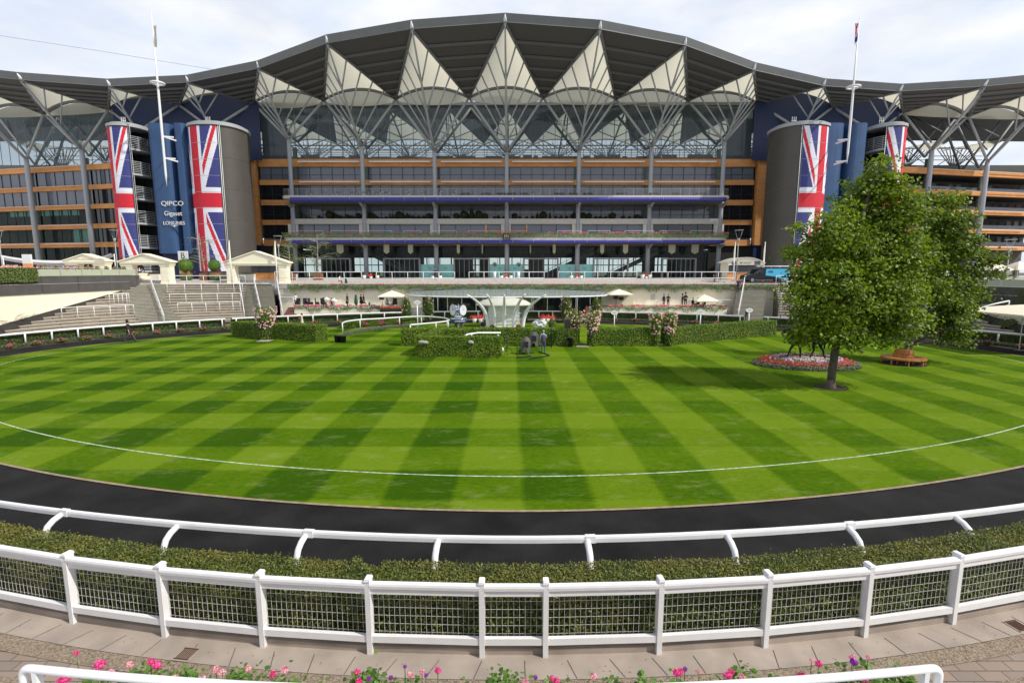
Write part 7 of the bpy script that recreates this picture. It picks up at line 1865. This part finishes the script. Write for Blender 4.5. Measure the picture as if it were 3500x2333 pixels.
# ================================================================ people
PM=[skin,suit,greytr,shirtw,navy,denim,creamdr,corald,vestp,redcl,lblue,black,greent]
MI={m.name:i for i,m in enumerate(PM)}
def person(loc,yaw,label,pose='stand',h=1.75,top='black_suit',bottom='grey_trousers',hair=hairm,hat=None,skirt=None,coat=None,arms=('down','down'),bag=None,group=None,vest=None,lean=0.,props=None):
    s=h/1.75; V=[];E=[];Rr=[]
    def v(p,r_,link=None):
        V.append(Vector(p)); Rr.append(r_)
        if link is not None: E.append((link,len(V)-1))
        return len(V)-1
    sit=pose=='sit'; hz=.48 if sit else .93
    pel=v((0,0,hz+.02),(.15,.11)); sp=v((0,-lean*.3,hz+.22),(.135,.10),pel); ch_=v((0,-lean*.7,hz+.42),(.165,.115),sp); nb=v((0,-lean,hz+.56),(.075,.07),ch_); nk=v((0,-lean-.01,hz+.62),.052,nb); hd=v((0,-lean-.03,hz+.70),(.070,.085),nk); ht=v((0,-lean-.02,hz+.79),(.062,.075),hd); v((0,-lean-.115,hz+.69),.018,hd)
    for sd,am in ((-1,arms[0]),(1,arms[1])):
        sh=v((sd*.19,-lean,hz+.49),.062,ch_)
        S={'down':((sd*.24,.02-lean,hz+.22),(sd*.25,-.04-lean,hz-.03)),'swingf':((sd*.23,-.08-lean,hz+.22),(sd*.22,-.30-lean,hz+.06)),'swingb':((sd*.23,.14-lean,hz+.24),(sd*.24,.22-lean,hz+.0)),
           'fold':((sd*.25,-.05-lean,hz+.22),(sd*.05,-.24-lean,hz+.25)),'up':((sd*.28,-.20-lean,hz+.30),(sd*.08,-.28-lean,hz+.62)),'back':((sd*.25,.10-lean,hz+.22),(sd*.10,.16-lean,hz+.04)),'front':((sd*.24,-.12-lean,hz+.24),(sd*.17,-.36-lean,hz+.28))}[am]
        el=v(S[0],.045,sh); wr=v(S[1],.028,el); d=(Vector(S[1])-Vector(S[0])).normalized(); pa=v(Vector(S[1])+d*.07,(.036,.022),wr)
        sdv=d.cross(Vector((0,1,0))); sdv=sdv.normalized() if sdv.length>.1 else Vector((1,0,0))
        for k,(o_,ln) in enumerate(((-.028,.07),(-.010,.08),(.010,.075),(.027,.06))):
            a=v(Vector(S[1])+d*.11+sdv*o_,.009,pa); v(Vector(S[1])+d*(.11+ln*.6)+sdv*o_*1.1+Vector((0,-.015,0)),.008,a)
        v(Vector(S[1])+d*.07+sdv*.05+Vector((0,-.02,0)),.010,wr)
    for sd in (-1,1):
        hp=v((sd*.095,0,hz-.05),.088,pel)
        if sit: kn=v((sd*.12,-.42,.50),.062,hp); an=v((sd*.12,-.44,.09),.04,kn); fw=(0,-.14,-.04)
        elif pose=='walk':
            f=-1 if sd<0 else 1; kn=v((sd*.09,-.20*f-(.06 if f>0 else -.02),.50),.062,hp); an=v((sd*.08,-.40*f+(.0 if f>0 else .06),.10),.04,kn); fw=(0,-.16,-.03 if f>0 else -.06)
        else: kn=v((sd*.10,-.02,.50),.062,hp); an=v((sd*.10,.01,.09),.04,kn); fw=(0,-.15,-.045)
        v(V[an]+Vector(fw),(.038,.030),an); v(V[an]+Vector((0,.04,-.05)),.032,an)
    V2=[p*s for p in V]; R2=[tuple(q*s for q in r_) if isinstance(r_,tuple) else r_*s for r_ in Rr]
    ti,bi=MI[top],MI[bottom]
    def mf(c):
        z=c.z/s; x=abs(c.x)/s
        if z>hz+.575: return 0
        best=min(range(len(V)),key=lambda i:(V2[i]-c).length)
        if Rr[best]==.028 or (isinstance(Rr[best],tuple) and Rr[best]==(.036,.022)) or (not isinstance(Rr[best],tuple) and Rr[best]<=.0101): return 0
        if z<.11: return MI['black_rubber'] if 'black_rubber' in MI else 1
        if z<hz+.05 and (x<.2 or z<.8) and not (x>.2 and z>hz-.1): return bi if skirt is None or z>.45 else 0
        return ti
    o=skinned('person',V2,E,R2,PM,1,0,mf); o.location=loc; o.rotation_euler=(0,0,yaw); tag(o,label,'person',group)
    H=lambda z:(z)*s; hc=Vector((0,-lean-.02,hz+.745))*s
    m=MB(); m.ball(hc+Vector((0,.018,.018))*s,.090*s,8,sz=1.05,sy=1.05); 
    if skirt: m.tube([hc+Vector((0,.06,-.02))*s,hc+Vector((0,.085,-.14))*s],[.06*s,.05*s],7)
    hr_=m.build('hair',hair,o)
    m=MB()
    for sd in (-1,1): m.ball(hc+Vector((sd*.03,-.078,-.028))*s,.009*s,4)
    m.box((-.022)*s,(.022)*s,hc.y-.088*s,hc.y-.080*s,hc.z-.095*s,hc.z-.087*s); m.build('face_features',hairm,o)
    if hat=='top':
        m=MB(); m.lathe([(.155,.0),(.16,.012),(.095,.015),(.088,.08),(.098,.17),(.01,.172)],hc+up(.055*s),n=16); m.build('top_hat',suit,o)
    if hat=='brim':
        m=MB(); m.lathe([(.20,.0),(.2,.01),(.09,.02),(.08,.08),(.01,.09)],hc+up(.05*s),n=16); m.build('hat',hair if False else suit,o)
    if coat:
        m=MB(); rows=[]
        for t,wx,wy,dy in ((0,.185,.14,-.7),(.25,.165,.13,-.3),(.45,.175,.145,0),(.70,.20,.17,.2),(1.,.22,.19,.35)):
            z=(hz+.47)-(.47+coat)*t; rows.append([Vector((wx*cos(a),wy*sin(a)+(.0 if t<.5 else .04)-lean*(1-t)*.9,z))*s for a in [pi*.0+2*pi*i/16 for i in range(17)]])
        m.grid(rows,0,True); m.build('coat',MATS[top],o)
    if skirt:
        m=MB(); rows=[]
        for t,wx in ((0,.13),(.15,.155),(.5,.19),(1.,.25)):
            z=(hz+.18)-(.18+skirt[1])*t; rows.append([Vector((wx*cos(2*pi*i/16),wx*.8*sin(2*pi*i/16),z))*s for i in range(17)])
        m.grid(rows,0,True); m.build('skirt',MATS[skirt[0]],o)
    if vest:
        m=MB(); rows=[]
        for t,wx,wy in ((0,.10,.09),(.1,.195,.15),(.5,.19,.165),(1.,.18,.15)):
            z=(hz+.53)-.56*t; rows.append([Vector((wx*cos(2*pi*i/16),wy*sin(2*pi*i/16)-lean*(1-t),z))*s for i in range(17)])
        m.grid(rows,0,True); m.build('vest',MATS[vest],o)
    return o
YL=pi/2   # yaw: 0 faces the camera (-y), +90 deg faces +x, -90 faces -x
def ppl(px_,py_,yaw,label,z=0.,**k):
    return person(gr(px_,py_,z)+up(.035 if z<.1 else 0),yaw,label,**k)
ppl(445,1168,-YL,'man in black tailcoat and top hat walking left along the edge of the lawn',pose='walk',coat=.12,hat='top',arms=('swingf','swingb'),h=1.82,lean=.08)
ppl(1857,1210,pi,'man in purple padded vest and jeans standing beside the covered cameras',top='pale_blue_cloth',bottom='denim',vest='purple_vest',hair=hairg,arms=('front','down'),h=1.78)
ppl(1034,1124,-YL*.8,'woman in long cream dress walking left behind the left hedge',pose='walk',top='cream_dress',bottom='cream_dress',skirt=('cream_dress',.55),arms=('fold','fold'),h=1.68)
def P2(px_,Y,z,yaw,label,**k): 
    p=at(px_,1000,Y); return person(Vector((p.x,Y,z)),yaw,label,**k)
P2(1489,72.8,zP,0,'woman in navy dress holding papers at the terrace railing',top='navy_cloth',bottom='navy_cloth',skirt=('navy_cloth',.4),arms=('fold','fold'),h=1.7)
P2(1160,70.3,4.5,YL,'person in white shirt crouching behind the terrace railing beside green covers',pose='sit',top='white_shirt',h=1.6,lean=.15)
m=MB(); m.lathe([(.22,0),(.25,.25),(.12,.75),(.02,.85)],n=8); o=m.build('green_cover',greent); o.location=(xs(1182,960,70.2),70.2,4.5); tag(o,'folded green cover standing behind the terrace railing','cover')
P2(1009,67.2,1.5,.3,'man in white shirt standing at the left end of the left patio',top='white_shirt',bottom='black_suit',h=1.8)
P2(1186,67.6,1.5,YL,'man in long black robe standing against the cream wall of the left patio',coat=.45,h=1.8)
P2(1233,67.5,1.5,2.4,'person in black robe just right of the folded green parasol',coat=.4,h=1.72)
P2(1242,67.2,1.5,YL,'man in black robe walking right from the folded green parasol',coat=.4,h=1.74,pose='walk')
P2(1322,67.0,1.5,.8,'guest in white shirt seated on the left under the left parasol',pose='sit',top='white_shirt',h=1.7)
P2(1345,67.1,1.5,-.7,'guest in white shirt seated on the right under the left parasol',pose='sit',top='white_shirt',h=1.7)
P2(1132,67.0,1.5,.4,'guest in bright red jacket seated on the left patio',pose='sit',top='red_cloth',h=1.7)
P2(1104,67.1,1.5,1.2,'guest in dark clothes and hat seated left of the red jacket',pose='sit',hat='brim',h=1.7)
P2(2006,67.3,.12,.2,'woman in coral dress standing in the doorway right of the low glass canopy',top='coral_dress',bottom='coral_dress',skirt=('coral_dress',.7),h=1.68)
P2(2017,67.5,.12,-.3,'man in white shirt beside the woman in coral',top='white_shirt',bottom='black_suit',h=1.76)
P2(2270,67.3,1.5,.6,'man in dark suit seen from behind, left of the pair on the right patio',coat=.1,h=1.74)
P2(2285,67.4,1.5,-.4,'man in dark suit with hands together, right of the pair on the right patio',arms=('fold','fold'),h=1.72)
P2(2333,67.1,1.5,YL,'man in top hat leaning to the group at right',hat='top',arms=('front','front'),h=1.72)
P2(2344,67.4,1.5,.0,'tall man in top hat and waistcoat facing the camera on the right patio',hat='top',arms=('fold','fold'),h=1.88,coat=.1)
P2(2370,67.0,1.5,.5,'guest in black seated below the cantilever parasol, left of two',pose='sit',h=1.72)
P2(2387,67.1,1.5,-1.0,'guest in black jacket seated below the cantilever parasol, right of two',pose='sit',h=1.8)
P2(2410,67.3,1.5,-1.0,'hunched guest in black seated near the right steps',pose='sit',h=1.6,lean=.1)
P2(2522,68.0,3.45,0,'bald man in navy suit with pale tie standing on the right stairs',top='navy_cloth',bottom='navy_cloth',arms=('up','down'),hair=skin,h=1.8)
P2(2440,71.8,4.66,.5,'man in black coat and hat on the terrace right of the lobby',hat='brim',coat=.35,h=1.78)
P2(2457,71.9,4.66,-.2,'woman in short black dress beside the man in black coat on the terrace',top='black_suit',bottom='black_suit',skirt=('black_suit',.2),h=1.7)
P2(2556,63.2,.05,pi*.7,'man in dark suit stooping behind the oval sign at the foot of the right stairs',h=1.75,lean=.2)
ppl(3208,1186,-.6,'person in dark trousers carrying white bags half hidden by the leaning tree',bottom='navy_cloth',top='red_cloth',h=1.75)
P2(1576,52.,.05,pi,'person in dark clothes behind the hedge below the chrome clock',h=1.6)
P2(1648,53.,.05,.4,'person in black crouching at the left foot of the ribbed shelter',pose='sit',h=1.7,lean=.2)
P2(1693,104,4.94,0.3,'dark figure standing inside the lobby left of centre',h=1.8); P2(1995-9,101,4.94,0,'dark figure standing inside the lobby doorway right of centre',h=1.85)
for dx,l in ((-.32,'left'),(.32,'right')):
    p=gr(3208,1186); m=MB(); m.box(-.14,.14,-.06,.06,0,.34); m.tube([(-.1,0,.34),(0,0,.5),(.1,0,.34)],.01,4); o=m.build('shopping_bag',whited); o.location=(p.x+dx,p.y-.05,.42); tag(o,'white shopping bag held on the '+l+' side of the person behind the leaning tree','bag')
# ================================================================ big trees
def big_tree(label,base,Y,lobes,nleaf,size,mat,seed,trunk_pts,tr,depth=1.):
    r=random.Random(seed); root=empty('maple_tree',base,label=label,cat='tree'); bb=Vector(base)
    L3=[]
    for (x,y,rp) in lobes:
        dd=(r.random()-.5)*rp/1750*Y*1.5*depth; c=at(x,y,Y+dd); L3.append((c-bb, rp/1750*Y*(.88 if Y<30 else .80)))
    T=[Vector(p)-bb for p in trunk_pts]; m=MB(); m.tube(T,tr,12)
    # flare at foot
    m.tube([T[0]-up(.05),T[0]+up(.12),T[0]+up(.5)],[tr[0]*1.7,tr[0]*1.2,tr[0]*.98],12)
    m.build('trunk',bark,root); m=MB(); tips=[]
    for c,rr_ in L3:
        zi=c.z-rr_*1.0; k=min(range(len(T)),key=lambda i:abs(T[i].z-zi)); b=T[k]
        mid=b.lerp(c,.5)+up(-.1*rr_)+Vector((r.gauss(0,.12),r.gauss(0,.12),0)); R0=max(.035,min(.13,rr_*.07)); m.tube([b,mid,c],[R0,R0*.7,R0*.4],6)
        for _ in range(7):
            d=Vector((r.gauss(0,1),r.gauss(0,1),r.gauss(0,.8))).normalized(); e=c+d*rr_*.85; q=mid.lerp(c,r.uniform(.2,1)); m.tube([q,q.lerp(e,.5)+Vector((r.gauss(0,.08),r.gauss(0,.08),.08)),e],[.03,.02,.008],4); tips.append(e)
    m.build('limbs',bark,root)
    tot=sum(q**2.2 for c,q in L3); m=MB()
    for c,rr_ in L3:
        n_=int(nleaf*rr_**2.2/tot); nc=max(5,int(n_/42)); cl=[]
        for _ in range(nc):
            d=Vector((r.gauss(0,1),r.gauss(0,1),r.gauss(0,1))).normalized(); cl.append((c+d*rr_*(r.random()**.42)*1.04,d,r.uniform(.20,.42)*(.7+rr_*.25)))
        for _ in range(n_):
            cc,d,sg=r.choice(cl); o_=Vector((r.gauss(0,sg),r.gauss(0,sg),r.gauss(0,sg*.55)))
            p=cc+o_; nn=Vector((d.x*.5+r.gauss(0,.55),d.y*.5+r.gauss(0,.55),.55+r.gauss(0,.5))).normalized()
            # lobed leaf: five point fan slightly folded
            u=Vector((r.gauss(0,1),r.gauss(0,1),r.gauss(0,1))); u=(u-nn*u.dot(nn)).normalized(); w_=nn.cross(u); s_=size*r.uniform(.6,1.25)
            a=p-u*s_*.5; b=p+w_*s_*.48+u*s_*.05-nn*s_*.08; e=p+u*s_*.55; f=p-w_*s_*.48+u*s_*.05-nn*s_*.08
            m.add([a,b,e,f],[(0,1,2),(0,2,3)])
    m.build('crown',mat,root)
    return root
b1=gr(2838,1325,.04)
lob=[(3008,575,45),(3040,620,60),(2975,640,75),(2920,710,85),(3060,700,85),(2990,760,110),(2860,780,85),(3075,790,75),(2800,850,85),(2930,880,130),(3040,880,115),(2760,930,75),(3105,900,50),(2850,990,120),(3000,1010,130),(3085,1000,75),(2750,1020,70),(2790,1110,85),(2890,1120,85),(2700,870,32),(3000,1110,85),(3085,1090,70),(2740,1150,45),(2930,1165,40),(2725,790,25),(3095,860,60)]
T1=[(b1.x,b1.y,.0),(b1.x+.03,b1.y,1.2),(b1.x+.12,b1.y,2.6),(b1.x+.3,b1.y,4.6),(b1.x+.55,b1.y+.1,7.),(b1.x+.9,b1.y+.1,9.),(b1.x+1.3,b1.y,10.8)]
big_tree('tall leafy maple in the round mulch bed, nearest tree at right',b1,27.2,lob,38000,.172,treeL,5,T1,[.215,.195,.18,.155,.12,.08,.04])
b2=gr(3088,1243,.04)
lob2=[(3190,690,50),(3250,690,40),(3200,770,60),(3260,760,75),(3155,855,62),(3220,850,95),(3300,830,52),(3370,885,42),(3412,925,30),(3400,890,28),(3165,935,75),(3250,950,70),(3330,930,40),(3205,1005,70),(3250,1040,75),(3210,1110,80),(3290,1090,60),(3320,1050,35),(3290,1150,40),(3320,985,28),(3365,1010,22)]
T2=[(b2.x,b2.y,0),(b2.x+.25,b2.y,1.3),(b2.x+.6,b2.y,3.2),(b2.x+.9,b2.y,5.2),(b2.x+1.2,b2.y,7.),(b2.x+1.8,b2.y,9.2)]
big_tree('smaller maple with leaning trunk rising from the round bench',b2,34.3,lob2,15500,.195,treeD,6,T2,[.25,.22,.19,.15,.10,.05])
